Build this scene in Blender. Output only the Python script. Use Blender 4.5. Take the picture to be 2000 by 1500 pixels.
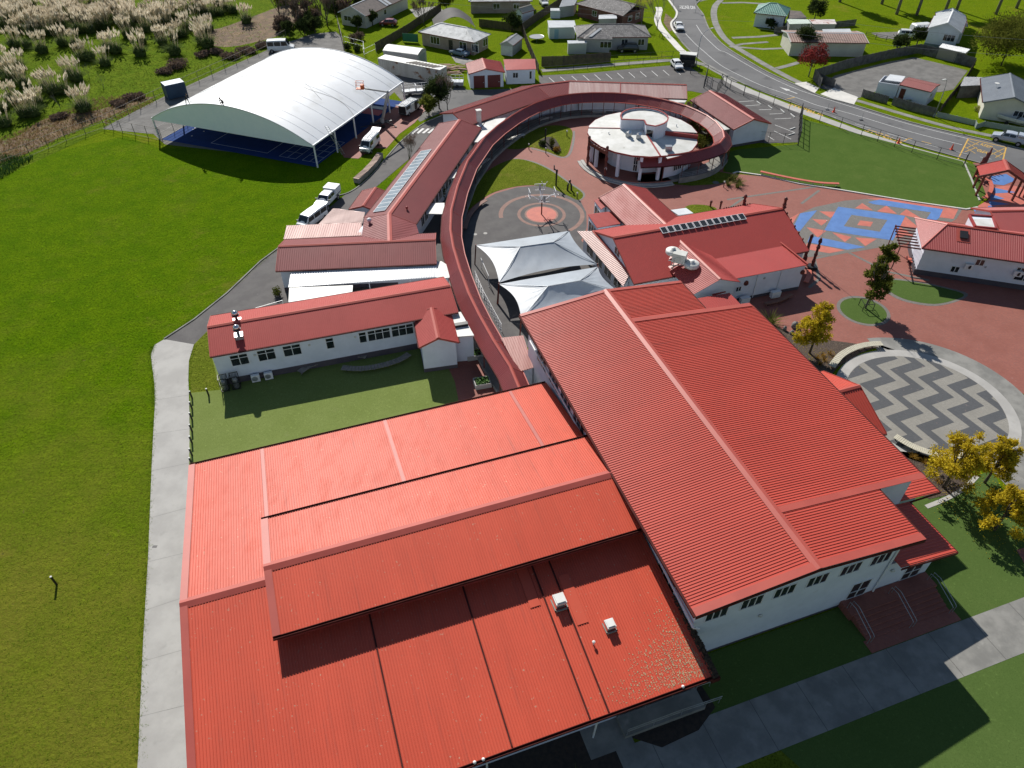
import bpy, math, random
from mathutils import Vector, Matrix, geometry
random.seed(7)
for _o in list(bpy.data.objects): bpy.data.objects.remove(_o, do_unlink=True)
SC = bpy.context.scene
COL = SC.collection
R = math.radians
# ------------------------------------------------------------------ camera, sky, sun, exposure
CAM_H = 50.0
PITCH = R(42.2)
FPX = 1387.0                                   # focal length in pixels of a 2000 px wide frame
cd = bpy.data.cameras.new('camera'); cam = bpy.data.objects.new('camera', cd); COL.objects.link(cam)
cam.location = (0, 0, CAM_H); cam.rotation_euler = (R(90) - PITCH, 0, 0)
cd.sensor_fit = 'HORIZONTAL'; cd.sensor_width = 36.0; cd.lens = 36.0 * FPX / 2000.0
cd.clip_end = 3000; cd.clip_start = 0.5
SC.camera = cam
SUN_AZ = R(-69.0)                              # plan direction in which shadows fall
SUN_EL = R(39.0)
wd = bpy.data.worlds.new('World'); SC.world = wd; wd.use_nodes = True
nt = wd.node_tree; nt.nodes.clear()
sky = nt.nodes.new('ShaderNodeTexSky'); sky.sky_type = 'NISHITA'; sky.sun_disc = False
sky.sun_elevation = SUN_EL
sx, sy = -math.cos(SUN_AZ), -math.sin(SUN_AZ)  # plan direction towards the sun
sky.sun_rotation = math.atan2(sx, sy)
sky.altitude = 50; sky.air_density = 1.15; sky.dust_density = 0.2
bg = nt.nodes.new('ShaderNodeBackground'); bg.inputs[1].default_value = 0.06
wo = nt.nodes.new('ShaderNodeOutputWorld')
nt.links.new(sky.outputs[0], bg.inputs[0]); nt.links.new(bg.outputs[0], wo.inputs[0])
sl = bpy.data.lights.new('sun', 'SUN'); sl.energy = 4.6; sl.angle = R(0.5); sl.color = (1.0, 0.95, 0.88)
so = bpy.data.objects.new('sun', sl); COL.objects.link(so)
_ld = Vector((math.cos(SUN_AZ) * math.cos(SUN_EL), math.sin(SUN_AZ) * math.cos(SUN_EL), -math.sin(SUN_EL)))
so.rotation_euler = _ld.to_track_quat('-Z', 'Y').to_euler(); so.location = (-30, 60, 90)
SC.view_settings.view_transform = 'Standard'; SC.view_settings.look = 'None'
SC.view_settings.gamma = 1.0; SC.view_settings.exposure = 0.38
SC.view_settings.use_curve_mapping = False
SC.cycles.max_bounces = 5; SC.cycles.diffuse_bounces = 2; SC.cycles.glossy_bounces = 2
SC.cycles.transparent_max_bounces = 6
# ------------------------------------------------------------------ surveying helper: photo point + height -> place in metres
_c, _s = math.cos(PITCH), math.sin(PITCH)
def G(x, y, z=0.0):
    u = (x - 1000.0) / FPX; v = (y - 750.0) / FPX
    t = (z - CAM_H) / -(_s + v * _c)
    return Vector((u * t, (_c - v * _s) * t, z))
# ------------------------------------------------------------------ materials
MATS = {}
def _nodes(name):
    m = bpy.data.materials.new(name); m.use_nodes = True
    n = m.node_tree; n.nodes.clear()
    o = n.nodes.new('ShaderNodeOutputMaterial'); b = n.nodes.new('ShaderNodeBsdfPrincipled')
    n.links.new(b.outputs[0], o.inputs[0]); MATS[name] = m
    return m, n, b
def _coord(n, scale=1.0, kind='Object'):
    if kind == 'World':
        g = n.nodes.new('ShaderNodeNewGeometry'); out = g.outputs['Position']
    else:
        t = n.nodes.new('ShaderNodeTexCoord'); out = t.outputs['Object']
    return out
def _noise(n, co, scale, detail=4, rough=.55, stretch=None):
    if stretch:
        mp = n.nodes.new('ShaderNodeMapping'); mp.inputs['Scale'].default_value = stretch
        n.links.new(co, mp.inputs[0]); co = mp.outputs[0]
    t = n.nodes.new('ShaderNodeTexNoise'); t.inputs['Scale'].default_value = scale
    t.inputs['Detail'].default_value = detail; t.inputs['Roughness'].default_value = rough
    n.links.new(co, t.inputs['Vector']); return t.outputs['Fac']
def _ramp(n, fac, lo, hi):
    r = n.nodes.new('ShaderNodeMapRange'); r.inputs['From Min'].default_value = lo; r.inputs['From Max'].default_value = hi
    r.interpolation_type = 'SMOOTHSTEP'
    n.links.new(fac, r.inputs['Value']); return r.outputs[0]
def _mix(n, a, b, fac, mode='MIX'):
    m = n.nodes.new('ShaderNodeMix'); m.data_type = 'RGBA'; m.blend_type = mode
    for sock, v in ((m.inputs['A'], a), (m.inputs['B'], b)):
        if isinstance(v, tuple): sock.default_value = (*v, 1)
        else: n.links.new(v, sock)
    if isinstance(fac, (int, float)): m.inputs['Factor'].default_value = fac
    else: n.links.new(fac, m.inputs['Factor'])
    return m.outputs['Result']
def _bump(n, b, h, strength, dist):
    bp = n.nodes.new('ShaderNodeBump'); bp.inputs['Strength'].default_value = strength; bp.inputs['Distance'].default_value = dist
    n.links.new(h, bp.inputs['Height']); n.links.new(bp.outputs[0], b.inputs['Normal'])
def pm(name, c1, c2=None, scale=1.0, rough=.6, bump=0.0, bscale=None, lo=.35, hi=.65, c3=None, scale3=8.0, lo3=.6, hi3=.75, spec=.5, metal=0.0, stretch=None, kind='World', coat=0.0, f3=1.0, bdist=.02):
    if name in MATS: return MATS[name]
    m, n, b = _nodes(name)
    co = _coord(n, kind=kind)
    col = c1
    if c2:
        col = _mix(n, c1, c2, _ramp(n, _noise(n, co, scale, 5, .6, stretch), lo, hi))
    if c3:
        f = _ramp(n, _noise(n, co, scale3, 3, .6), lo3, hi3)
        if f3 < 1:
            mu = n.nodes.new('ShaderNodeMath'); mu.operation = 'MULTIPLY'; mu.inputs[1].default_value = f3
            n.links.new(f, mu.inputs[0]); f = mu.outputs[0]
        col = _mix(n, col, c3, f)
    if isinstance(col, tuple): b.inputs['Base Color'].default_value = (*col, 1)
    else: n.links.new(col, b.inputs['Base Color'])
    b.inputs['Roughness'].default_value = rough; b.inputs['Metallic'].default_value = metal
    b.inputs['Specular IOR Level'].default_value = spec
    b.inputs['Coat Weight'].default_value = coat
    if bump: _bump(n, b, _noise(n, co, bscale or scale * 4, 4, .6), bump, bdist)
    return m
def roof_paint(name, c1, c2, rough=.42, speck=0.0, streak=.35, spec=.6, ax=None):
    if name in MATS: return MATS[name]
    m, n, b = _nodes(name); co = _coord(n, kind='World')
    big = _ramp(n, _noise(n, co, .16, 5, .6), .3, .7)
    col = _mix(n, c1, c2, big)
    st = _ramp(n, _noise(n, co, 1.1, 4, .7, (1, .35, 1)), .42, .75)
    mu = n.nodes.new('ShaderNodeMath'); mu.operation = 'MULTIPLY'; mu.inputs[1].default_value = streak
    n.links.new(st, mu.inputs[0])
    col = _mix(n, col, tuple(x * .72 for x in c1), mu.outputs[0])
    if speck:
        lich = _ramp(n, _noise(n, co, 4.5, 2, .5), .685, .72)
        zone = _ramp(n, _noise(n, co, .22, 3, .6), .36, .6)
        mz = n.nodes.new('ShaderNodeMath'); mz.operation = 'MULTIPLY'; n.links.new(lich, mz.inputs[0]); n.links.new(zone, mz.inputs[1])
        mz2 = n.nodes.new('ShaderNodeMath'); mz2.operation = 'MULTIPLY'; mz2.inputs[1].default_value = speck; n.links.new(mz.outputs[0], mz2.inputs[0])
        col = _mix(n, col, (.52, .36, .25), mz2.outputs[0])
    if ax:                                       # each sheet has faded a little differently; dirt runs down the slope
        mp = n.nodes.new('ShaderNodeMapping'); mp.vector_type = 'POINT'; mp.inputs['Rotation'].default_value = (0, 0, R(-18.9)); n.links.new(co, mp.inputs[0])
        sp = n.nodes.new('ShaderNodeSeparateXYZ'); n.links.new(mp.outputs[0], sp.inputs[0])
        fl_ = n.nodes.new('ShaderNodeMath'); fl_.operation = 'SNAP'; fl_.inputs[1].default_value = .77; n.links.new(sp.outputs['Y' if ax == 'u' else 'X'], fl_.inputs[0])
        wn = n.nodes.new('ShaderNodeTexWhiteNoise'); wn.noise_dimensions = '1D'; n.links.new(fl_.outputs[0], wn.inputs['W'])
        m1 = n.nodes.new('ShaderNodeMath'); m1.operation = 'MULTIPLY'; m1.inputs[1].default_value = .22; n.links.new(wn.outputs['Value'], m1.inputs[0])
        col = _mix(n, col, tuple(x * .7 for x in c1), m1.outputs[0])
        ds = _ramp(n, _noise(n, mp.outputs[0], 1.0, 4, .6, (.12, 3, 1) if ax == 'u' else (3, .12, 1)), .55, .8)
        m2 = n.nodes.new('ShaderNodeMath'); m2.operation = 'MULTIPLY'; m2.inputs[1].default_value = .3; n.links.new(ds, m2.inputs[0])
        col = _mix(n, col, (.17, .06, .05), m2.outputs[0])
    n.links.new(col, b.inputs['Base Color'])
    rr = n.nodes.new('ShaderNodeMapRange'); rr.inputs['To Min'].default_value = rough - .02; rr.inputs['To Max'].default_value = rough + .03
    n.links.new(st, rr.inputs['Value']); n.links.new(rr.outputs[0], b.inputs['Roughness'])
    b.inputs['Specular IOR Level'].default_value = spec
    _bump(n, b, _noise(n, co, 1.6, 2, .5), .05, .02)
    return m
PALE_PINK = dict(name='pale_pink_sheet', c1=(.44, .22, .19), c2=(.33, .13, .11), scale=.9, rough=.5, spec=.6, stretch=(1, .08, .08))
def grass_mat(name, a, b_, dry, dlo=.5, dhi=.75, dscale=.06, bump=.9, fine=7.0, dryzone=None, dirt=None, soft=0):
    if name in MATS: return MATS[name]
    m, n, b = _nodes(name); co = _coord(n, kind='World')
    col = _mix(n, a, b_, _ramp(n, _noise(n, co, .35, 6, .65), .3, .7))
    fn = _noise(n, co, fine, 5, .7)
    dk = tuple(x * (.8 if soft else .38) for x in a)
    col = _mix(n, dk, col, _ramp(n, fn, .3, .56))
    col = _mix(n, col, tuple(min(1, x * 1.5) for x in b_), _ramp(n, _noise(n, co, fine * .3, 5, .7), .55, .8))
    d = _ramp(n, _noise(n, co, dscale, 7, .68), dlo, dhi)
    if dryzone:                                  # dry grass grows in towards the trodden near-left corner of the field
        sp = n.nodes.new('ShaderNodeSeparateXYZ'); n.links.new(co, sp.inputs[0])
        mr = n.nodes.new('ShaderNodeMapRange'); mr.inputs['From Min'].default_value = dryzone[0]; mr.inputs['From Max'].default_value = dryzone[1]
        n.links.new(sp.outputs['Y'], mr.inputs['Value'])
        nn = _noise(n, co, .11, 6, .7)
        ad = n.nodes.new('ShaderNodeMath'); ad.operation = 'MULTIPLY_ADD'; ad.inputs[1].default_value = 1.9; ad.inputs[2].default_value = -1.02
        n.links.new(nn, ad.inputs[0])
        sm = n.nodes.new('ShaderNodeMath'); sm.operation = 'ADD'; sm.use_clamp = True
        n.links.new(mr.outputs[0], sm.inputs[0]); n.links.new(ad.outputs[0], sm.inputs[1])
        mx = n.nodes.new('ShaderNodeMath'); mx.operation = 'MULTIPLY'; mx.inputs[1].default_value = .62; n.links.new(sm.outputs[0], mx.inputs[0])
        m2 = n.nodes.new('ShaderNodeMath'); m2.operation = 'MAXIMUM'; n.links.new(mx.outputs[0], m2.inputs[0]); n.links.new(d, m2.inputs[1])
        d = m2.outputs[0]
    col = _mix(n, col, dry, d)
    if dirt:
        col = _mix(n, col, dirt, _ramp(n, _noise(n, co, 1.6, 5, .7), .64, .72))
    n.links.new(col, b.inputs['Base Color'])
    b.inputs['Roughness'].default_value = .9; b.inputs['Specular IOR Level'].default_value = .01
    n2 = _noise(n, co, fine * .3, 7, .8)
    _bump(n, b, n2, bump * (.25 if soft else 1), .3 if not soft else .1)
    return m
def paver_mat(name, c1, c2, mortar, bw=.22, bh=.11):
    if name in MATS: return MATS[name]
    m, n, b = _nodes(name); co = _coord(n, kind='World')
    mp = n.nodes.new('ShaderNodeMapping'); mp.inputs['Rotation'].default_value = (0, 0, R(20)); n.links.new(co, mp.inputs[0])
    t = n.nodes.new('ShaderNodeTexBrick'); n.links.new(mp.outputs[0], t.inputs['Vector'])
    t.inputs['Color1'].default_value = (*c1, 1); t.inputs['Color2'].default_value = (*c2, 1); t.inputs['Mortar'].default_value = (*mortar, 1)
    t.inputs['Scale'].default_value = 1.0; t.inputs['Mortar Size'].default_value = .008; t.inputs['Brick Width'].default_value = bw; t.inputs['Row Height'].default_value = bh
    col = _mix(n, t.outputs['Color'], tuple(x * .72 for x in c1), _ramp(n, _noise(n, co, .35, 6, .7), .4, .75))
    col = _mix(n, col, (.33, .22, .19), _ramp(n, _noise(n, co, 2.2, 5, .7), .6, .85))
    n.links.new(col, b.inputs['Base Color']); b.inputs['Roughness'].default_value = .75
    _bump(n, b, _noise(n, co, 9, 3, .6), .25, .01)
    return m
# paints, metals
M_HALL = roof_paint('roof_paint_hall', (.53, .082, .055), (.49, .074, .05), .5, 0, .15, .32, 'u')
M_GYM = roof_paint('roof_paint_lichened', (.60, .098, .054), (.56, .088, .049), .52, .75, .18, .24, 'v')
M_CLASS = roof_paint('roof_paint_classroom', (.41, .07, .06), (.38, .064, .055), .55, 0, .2, .2)
M_OLD = roof_paint('roof_paint_faded', (.25, .05, .05), (.22, .045, .046), .55, 0, .25, .3)
M_ADMIN = roof_paint('roof_paint_admin', (.40, .065, .055), (.37, .06, .052), .53, 0, .2, .28)
M_TRIM = pm('red_trim', (.34, .045, .038), (.28, .04, .035), .6, .45)
M_CAP = pm('ridge_flashing', (.42, .082, .060), (.38, .072, .054), .5, .5, spec=.4)
M_GUTTER = pm('dark_gutter', (.06, .014, .012), (.09, .022, .018), 1.0, .75, spec=.12)
M_WHITE = pm('white_wall_paint', (.70, .74, .82), (.64, .68, .76), .7, .6, c3=(.55, .54, .5), scale3=1.4, lo3=.62, hi3=.9, f3=.5)
M_PLINTH = pm('dark_plinth', (.06, .05, .07), (.08, .07, .08), .6, .7)
M_FRAME = pm('white_window_frame', (.72, .73, .74), rough=.4)
M_GLASS = pm('window_glass', (.012, .016, .02), (.03, .036, .042), .7, .06, spec=.8)
M_PALE = pm('pale_membrane_roof', (.66, .66, .63), (.54, .54, .50), .55, .5, c3=(.25, .24, .2), scale3=1.1, lo3=.63, hi3=.8, f3=.7)
M_WSHEET = pm('white_sheet_roof', (.70, .72, .73), (.62, .64, .66), .4, .38, c3=(.5, .5, .48), scale3=2.0, lo3=.6, hi3=.85)
M_STEEL = pm('galvanised_steel', (.42, .44, .46), (.34, .36, .38), 2.0, .38, metal=.6)
M_SILVER = pm('polished_flue', (.62, .63, .65), rough=.25, metal=.9)
M_BLACK = pm('black_coated_steel', (.018, .018, .02), rough=.45)
M_TIMBER = pm('weathered_timber', (.30, .27, .235), (.21, .19, .165), 2.5, .8, .3, 18)
M_FENCE = pm('grey_fence_timber', (.15, .145, .14), (.09, .085, .08), 1.4, .85, .3, 12)
M_BFENCE = pm('brown_fence_timber', (.10, .075, .055), (.06, .048, .038), 1.4, .85, .3, 12)
M_CARVE = pm('carved_red_timber', (.16, .028, .02), (.07, .015, .012), 5.0, .5, .5, 16)
M_REDSEAT = pm('terracotta_seat', (.52, .13, .08), (.46, .11, .07), 1.5, .6)
M_CONC = pm('pale_concrete', (.41, .40, .375), (.34, .33, .31), .35, .85, .15, 14, c3=(.25, .245, .23), scale3=.9, lo3=.6, hi3=.85, f3=.6)
M_CONC2 = pm('aged_concrete', (.25, .245, .225), (.17, .168, .155), .5, .88, .2, 12, c3=(.36, .35, .32), scale3=.7, lo3=.62, hi3=.8, f3=.6)
M_KERB = pm('kerb_concrete', (.45, .44, .41), (.36, .35, .33), 1.2, .85)
M_PALEPATH = pm('white_new_concrete', (.66, .64, .59), (.56, .55, .51), .6, .8)
M_ASPH = pm('asphalt', (.075, .076, .078), (.105, .105, .104), .22, .85, .3, 22, c3=(.05, .05, .052), scale3=.6, lo3=.58, hi3=.75)
M_ASPH2 = pm('warm_asphalt', (.098, .093, .09), (.075, .07, .07), .5, .85, .3, 22, c3=(.14, .13, .125), scale3=1.8, lo3=.6, hi3=.85)
M_ROAD = pm('chipseal_road', (.135, .135, .136), (.105, .105, .107), .12, .85, .3, 20, c3=(.075, .075, .078), scale3=.25, lo3=.58, hi3=.72)
M_GRAVEL = pm('grey_gravel', (.17, .165, .155), (.12, .117, .11), .5, .95, .6, 14, c3=(.23, .22, .2), scale3=6, lo3=.6, hi3=.8)
M_PAINT = pm('white_road_paint', (.62, .62, .6), (.42, .42, .41), 2.5, .7, lo=.45, hi=.7)
M_YPAINT = pm('yellow_road_paint', (.60, .36, .06), (.42, .27, .08), 2.5, .7, lo=.45, hi=.7)
M_BLUECOURT = pm('blue_court', (.018, .055, .2), (.015, .046, .17), .6, .85, spec=.1)
M_LINE = pm('court_line', (.55, .6, .68), rough=.6)
M_PVC = pm('white_canopy_membrane', (.83, .845, .85), (.78, .795, .80), .25, .42, c3=(.60, .60, .57), scale3=.3, lo3=.48, hi3=.8, f3=.7)
M_PVCG = pm('grey_green_valance', (.90, .95, .98), (.86, .92, .96), .8, .5)
M_POLE = pm('white_steel_post', (.74, .75, .76), rough=.4)
M_PAVE = paver_mat('red_pavers', (.31, .098, .068), (.25, .078, .058), (.17, .095, .075))
M_GREYPAVE = paver_mat('grey_pavers', (.19, .175, .155), (.14, .13, .115), (.11, .10, .09))
M_BLUEPAVE = pm('blue_mosaic_paint', (.085, .195, .46), (.07, .165, .40), .8, .7, c3=(.11, .2, .38), scale3=5, lo3=.55, hi3=.8)
M_REDPAVE = pm('coral_mosaic_paint', (.52, .145, .10), (.44, .12, .088), .9, .7, c3=(.36, .13, .10), scale3=5, lo3=.55, hi3=.8)
M_DARKPAVE = paver_mat('charcoal_pavers', (.088, .092, .097), (.07, .074, .08), (.055, .055, .06), .2, .1)
M_LIGHTPAVE = paver_mat('pale_pavers', (.29, .275, .24), (.24, .228, .2), (.17, .16, .14), .2, .1)
M_TURF = grass_mat('artificial_turf', (.155, .2, .055), (.175, .22, .066), (.21, .23, .1), .62, .85, .3, .5, 11, soft=1)
M_TURF2 = grass_mat('dark_artificial_turf', (.068, .118, .024), (.085, .135, .03), (.14, .165, .05), .6, .85, .12, .4, 11, soft=1)
M_TURF3 = grass_mat('near_artificial_turf', (.072, .118, .03), (.082, .128, .034), (.10, .13, .04), .62, .85, .25, .4, 11, soft=1)
M_FIELD = grass_mat('field_grass', (.078, .158, .002), (.118, .198, .003), (.205, .175, .03), .54, .74, .05, 1.0, 4.5, dryzone=(64, 22), dirt=(.14, .125, .035))
M_LAWN = grass_mat('lawn_grass', (.125, .165, .015), (.165, .195, .022), (.23, .195, .05), .55, .75, .12, .9, 6)
M_VERGE = grass_mat('neighbour_grass', (.12, .19, .004), (.155, .215, .006), (.22, .19, .03), .56, .76, .07, .9, 5)
M_ROUGH = grass_mat('rough_pasture', (.10, .17, .01), (.145, .205, .015), (.21, .17, .05), .66, .8, .09, 1.6, 2.2)
M_BARK = pm('bark_mulch', (.10, .07, .05), (.05, .036, .028), 7.0, .95, 1.0, 14, c3=(.20, .15, .11), scale3=10, lo3=.6, hi3=.7, bdist=.08)
M_SOIL = pm('dark_soil', (.045, .032, .024), (.025, .02, .017), 3.0, .95, .8, 9)
# ------------------------------------------------------------------ mesh helpers
class MB:
    def __init__(s): s.v = []; s.f = []
    def add(s, vs, fs):
        k = len(s.v); s.v += [tuple(p) for p in vs]; s.f += [tuple(i + k for i in f) for f in fs]; return s
    def poly(s, ps): return s.add(ps, [tuple(range(len(ps)))])
    def concave(s, ps):
        t = geometry.tessellate_polygon([[Vector(p) for p in ps]])
        out = []
        for a, b, c in t:
            n = (Vector(ps[b]) - Vector(ps[a])).cross(Vector(ps[c]) - Vector(ps[a]))
            out.append((a, b, c) if n.z >= 0 else (a, c, b))
        return s.add(ps, out)
    def box(s, x0, x1, y0, y1, z0, z1, M=None):
        vs = [Vector((x, y, z)) for z in (z0, z1) for (x, y) in ((x0, y0), (x1, y0), (x1, y1), (x0, y1))]
        if M: vs = [M @ v for v in vs]
        return s.add(vs, [(0, 3, 2, 1), (4, 5, 6, 7), (0, 1, 5, 4), (1, 2, 6, 5), (2, 3, 7, 6), (3, 0, 4, 7)])
    def slab(s, ps, dz):                        # polygon thickened downwards by dz
        n = len(ps); ps = [Vector(p) for p in ps]; lo = [p - Vector((0, 0, dz)) for p in ps]
        return s.add(ps + lo, [tuple(range(n)), tuple(range(2 * n - 1, n - 1, -1))] + [(i, i + n, (i + 1) % n + n, (i + 1) % n) for i in range(n)])
    def bar(s, a, b, w, h=None, up=Vector((0, 0, 1))):   # rectangular bar between two points
        a, b = Vector(a), Vector(b); h = h or w; t = (b - a).normalized()
        if abs(t.dot(up)) > .98: up = Vector((1, 0, 0))
        x = t.cross(up).normalized(); y = x.cross(t)
        c = [x * (i * w / 2) + y * (j * h / 2) for i, j in ((-1, -1), (1, -1), (1, 1), (-1, 1))]
        return s.add([a + k for k in c] + [b + k for k in c], [(3, 2, 1, 0), (4, 5, 6, 7), (0, 1, 5, 4), (1, 2, 6, 5), (2, 3, 7, 6), (3, 0, 4, 7)])
    def tube(s, pts, r, n=6, r1=None):
        pts = [Vector(p) for p in pts]; m = len(pts); base = len(s.v)
        for i, p in enumerate(pts):
            t = (pts[min(i + 1, m - 1)] - pts[max(i - 1, 0)]).normalized()
            u = Vector((0, 0, 1)) if abs(t.z) < .9 else Vector((1, 0, 0))
            x = t.cross(u).normalized(); y = x.cross(t)
            rr = r if r1 is None else r + (r1 - r) * i / (m - 1)
            for k in range(n):
                a = 2 * math.pi * k / n; s.v.append(tuple(p + x * (math.cos(a) * rr) + y * (math.sin(a) * rr)))
        for i in range(m - 1):
            for k in range(n):
                a, b = base + i * n + k, base + i * n + (k + 1) % n
                s.f.append((a, b, b + n, a + n))
        s.f.append(tuple(base + k for k in range(n))[::-1]); s.f.append(tuple(base + (m - 1) * n + k for k in range(n)))
        return s
    def lathe(s, prof, n=12, c=(0, 0, 0)):
        base = len(s.v)
        for (r, z) in prof:
            for k in range(n):
                a = 2 * math.pi * k / n; s.v.append((c[0] + r * math.cos(a), c[1] + r * math.sin(a), c[2] + z))
        for i in range(len(prof) - 1):
            for k in range(n):
                a, b = base + i * n + k, base + i * n + (k + 1) % n; s.f.append((a, b, b + n, a + n))
        s.f.append(tuple(base + k for k in range(n))[::-1]); s.f.append(tuple(base + (len(prof) - 1) * n + k for k in range(n)))
        return s
    def ball(s, c, rx, ry, rz, n=8, m=5, j=0.0):
        prof = []; base = len(s.v)
        for i in range(m + 1):
            t = math.pi * i / m - math.pi / 2
            for k in range(n):
                a = 2 * math.pi * k / n; q = 1 + random.uniform(-j, j)
                s.v.append((c[0] + rx * q * math.cos(t) * math.cos(a), c[1] + ry * q * math.cos(t) * math.sin(a), c[2] + rz * q * math.sin(t)))
        for i in range(m):
            for k in range(n):
                a, b = base + i * n + k, base + i * n + (k + 1) % n; s.f.append((a, b, b + n, a + n))
        return s
    def mesh(s, name, mat, smooth=False, off=None):
        me = bpy.data.meshes.new(name)
        vs = s.v if off is None else [(x - off[0], y - off[1], z - off[2]) for x, y, z in s.v]
        me.from_pydata(vs, [], s.f); me.materials.append(mat)
        if smooth: me.polygons.foreach_set('use_smooth', [True] * len(me.polygons))
        me.update(); return me
ROOT = {}
def thing(name, label, cat, loc=(0, 0, 0), rz=0.0, group=None):
    o = bpy.data.objects.new(name, None); COL.objects.link(o); o.location = loc; o.rotation_euler = (0, 0, rz)
    o.empty_display_size = .3; o['label'] = label; o['category'] = cat
    if group: o['group'] = group
    ROOT[o.name] = Vector(loc); return o
def part(name, mb, mat, parent, smooth=False, local=False, kind=None, label=None):
    """a mesh under a thing or part; mb in world metres unless local"""
    off = None if local else ROOT[parent.name]
    o = bpy.data.objects.new(name, mb.mesh(name, mat, smooth, off)); COL.objects.link(o); o.parent = parent
    ROOT[o.name] = ROOT[parent.name]
    if kind: o['kind'] = kind
    if label: o['label'] = label
    return o
def solo(name, mb, mat, label, cat, group=None, smooth=False, loc=(0, 0, 0)):
    o = bpy.data.objects.new(name, mb.mesh(name, mat, smooth, loc)); COL.objects.link(o); o.location = loc
    o['label'] = label; o['category'] = cat
    if group: o['group'] = group
    ROOT[o.name] = Vector(loc); return o
def struct(name, mb, mat, parent=None):
    o = bpy.data.objects.new(name, mb.mesh(name, mat)); COL.objects.link(o)
    if parent: o.parent = parent
    else: o['kind'] = 'structure'
    ROOT[o.name] = Vector((0, 0, 0)); return o
def dup(root, loc, rz=0.0, label=None, scale=None):
    r = root.copy(); COL.objects.link(r); r.location = loc; r.rotation_euler = (0, 0, rz); ROOT[r.name] = Vector(loc)
    if scale: r.scale = scale
    if label: r['label'] = label
    for ch in root.children:
        c = ch.copy(); COL.objects.link(c); c.parent = r
        for g in ch.children:
            d = g.copy(); COL.objects.link(d); d.parent = c
    return r
def catmull(pts, k=6, closed=False):
    P = [Vector(p) for p in pts]; n = len(P); out = []
    for i in range(n if closed else n - 1):
        g = (lambda j: P[j % n]) if closed else (lambda j: P[max(0, min(n - 1, j))])
        a, b, c, d = g(i - 1), g(i), g(i + 1), g(i + 2)
        for q in range(k):
            t = q / k
            out.append(.5 * ((2 * b) + (c - a) * t + (2 * a - 5 * b + 4 * c - d) * t * t + (3 * b - a - 3 * c + d) * t ** 3))
    if not closed: out.append(P[-1])
    return out
def P2(l, z=0.0): return [G(x, y, z) for x, y in l]
def sheet(name, px, z, mat, curve=0, parent=None):
    ps = P2(px)
    if curve: ps = catmull(ps, curve, True)
    return struct(name, MB().concave([(p.x, p.y, z) for p in ps]), mat, parent)
def strip_pts(line, w0, w1):
    L = [Vector((p[0], p[1], 0)) for p in line]; a = []; b = []
    for i, p in enumerate(L):
        t = (L[min(i + 1, len(L) - 1)] - L[max(i - 1, 0)]).normalized(); n = Vector((-t.y, t.x, 0))
        a.append(p + n * w0); b.append(p + n * w1)
    return a, b
def strip(mb, line, w0, w1, z, h=0.0):
    a, b = strip_pts(line, w0, w1)
    for i in range(len(a) - 1):
        q = [Vector((p.x, p.y, z)) for p in (b[i], b[i + 1], a[i + 1], a[i])]
        if h: mb.slab(q[::-1] if (q[1] - q[0]).cross(q[2] - q[0]).z < 0 else q, h)
        else:
            if (q[1] - q[0]).cross(q[2] - q[0]).z < 0: q = q[::-1]
            mb.poly(q)
    return mb
# ------------------------------------------------------------------ ribbed metal roof sheets
def ribbed(ps, pitch=.3, h=.04, thick=.06, rows=None, rib=.45):
    ps = [Vector(p) for p in ps]; mb = MB()
    n = Vector((0, 0, 0))
    for i in range(len(ps)): n += ps[i].cross(ps[(i + 1) % len(ps)])
    n.normalize()
    if n.z < 0: ps = ps[::-1]; n = -n
    mb.slab(ps, thick)
    dn = Vector((n.x, n.y, 0))
    s = (Vector((0, 0, -1)) - n * n.dot(Vector((0, 0, -1))))
    if s.length < 1e-4: s = Vector((0, -1, 0))
    if rows is not None: s = Vector(rows); s = s - n * n.dot(s)
    s.normalize(); a = n.cross(s).normalized(); o = ps[0]
    co = [((p - o).dot(a), (p - o).dot(s)) for p in ps]
    lo, hi = min(c[0] for c in co), max(c[0] for c in co)
    if pitch <= 0: return mb
    k = lo + pitch * .5
    while k < hi:
        xs = []
        for i in range(len(co)):
            (a0, s0), (a1, s1) = co[i], co[(i + 1) % len(co)]
            if (a0 - k) * (a1 - k) < 0: xs.append(s0 + (s1 - s0) * (k - a0) / (a1 - a0))
        if len(xs) >= 2:
            s0, s1 = min(xs), max(xs)
            if s1 - s0 > .08:
                w, t = pitch * rib * .5, pitch * rib * .28
                pts = []
                for q in (s0 + .01, s1 - .01):
                    c = o + a * k + s * q
                    pts += [c - a * w, c - a * t + n * h, c + a * t + n * h, c + a * w]
                mb.add(pts, [(0, 1, 5, 4), (1, 2, 6, 5), (2, 3, 7, 6), (0, 3, 2, 1), (4, 5, 6, 7)])
        k += pitch
    return mb
def cap(mb, a, b, w=.3, t=.05, lift=.05):
    a, b = Vector(a), Vector(b); d = (b - a).normalized(); x = d.cross(Vector((0, 0, 1))).normalized() * w
    up = Vector((0, 0, lift)); dr = Vector((0, 0, -t))
    vs = [a + up - x + dr, a + up + Vector((0, 0, t)), a + up + x + dr, b + up - x + dr, b + up + Vector((0, 0, t)), b + up + x + dr]
    return mb.add(vs, [(0, 3, 4, 1), (1, 4, 5, 2), (0, 1, 2), (3, 5, 4)])
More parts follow.
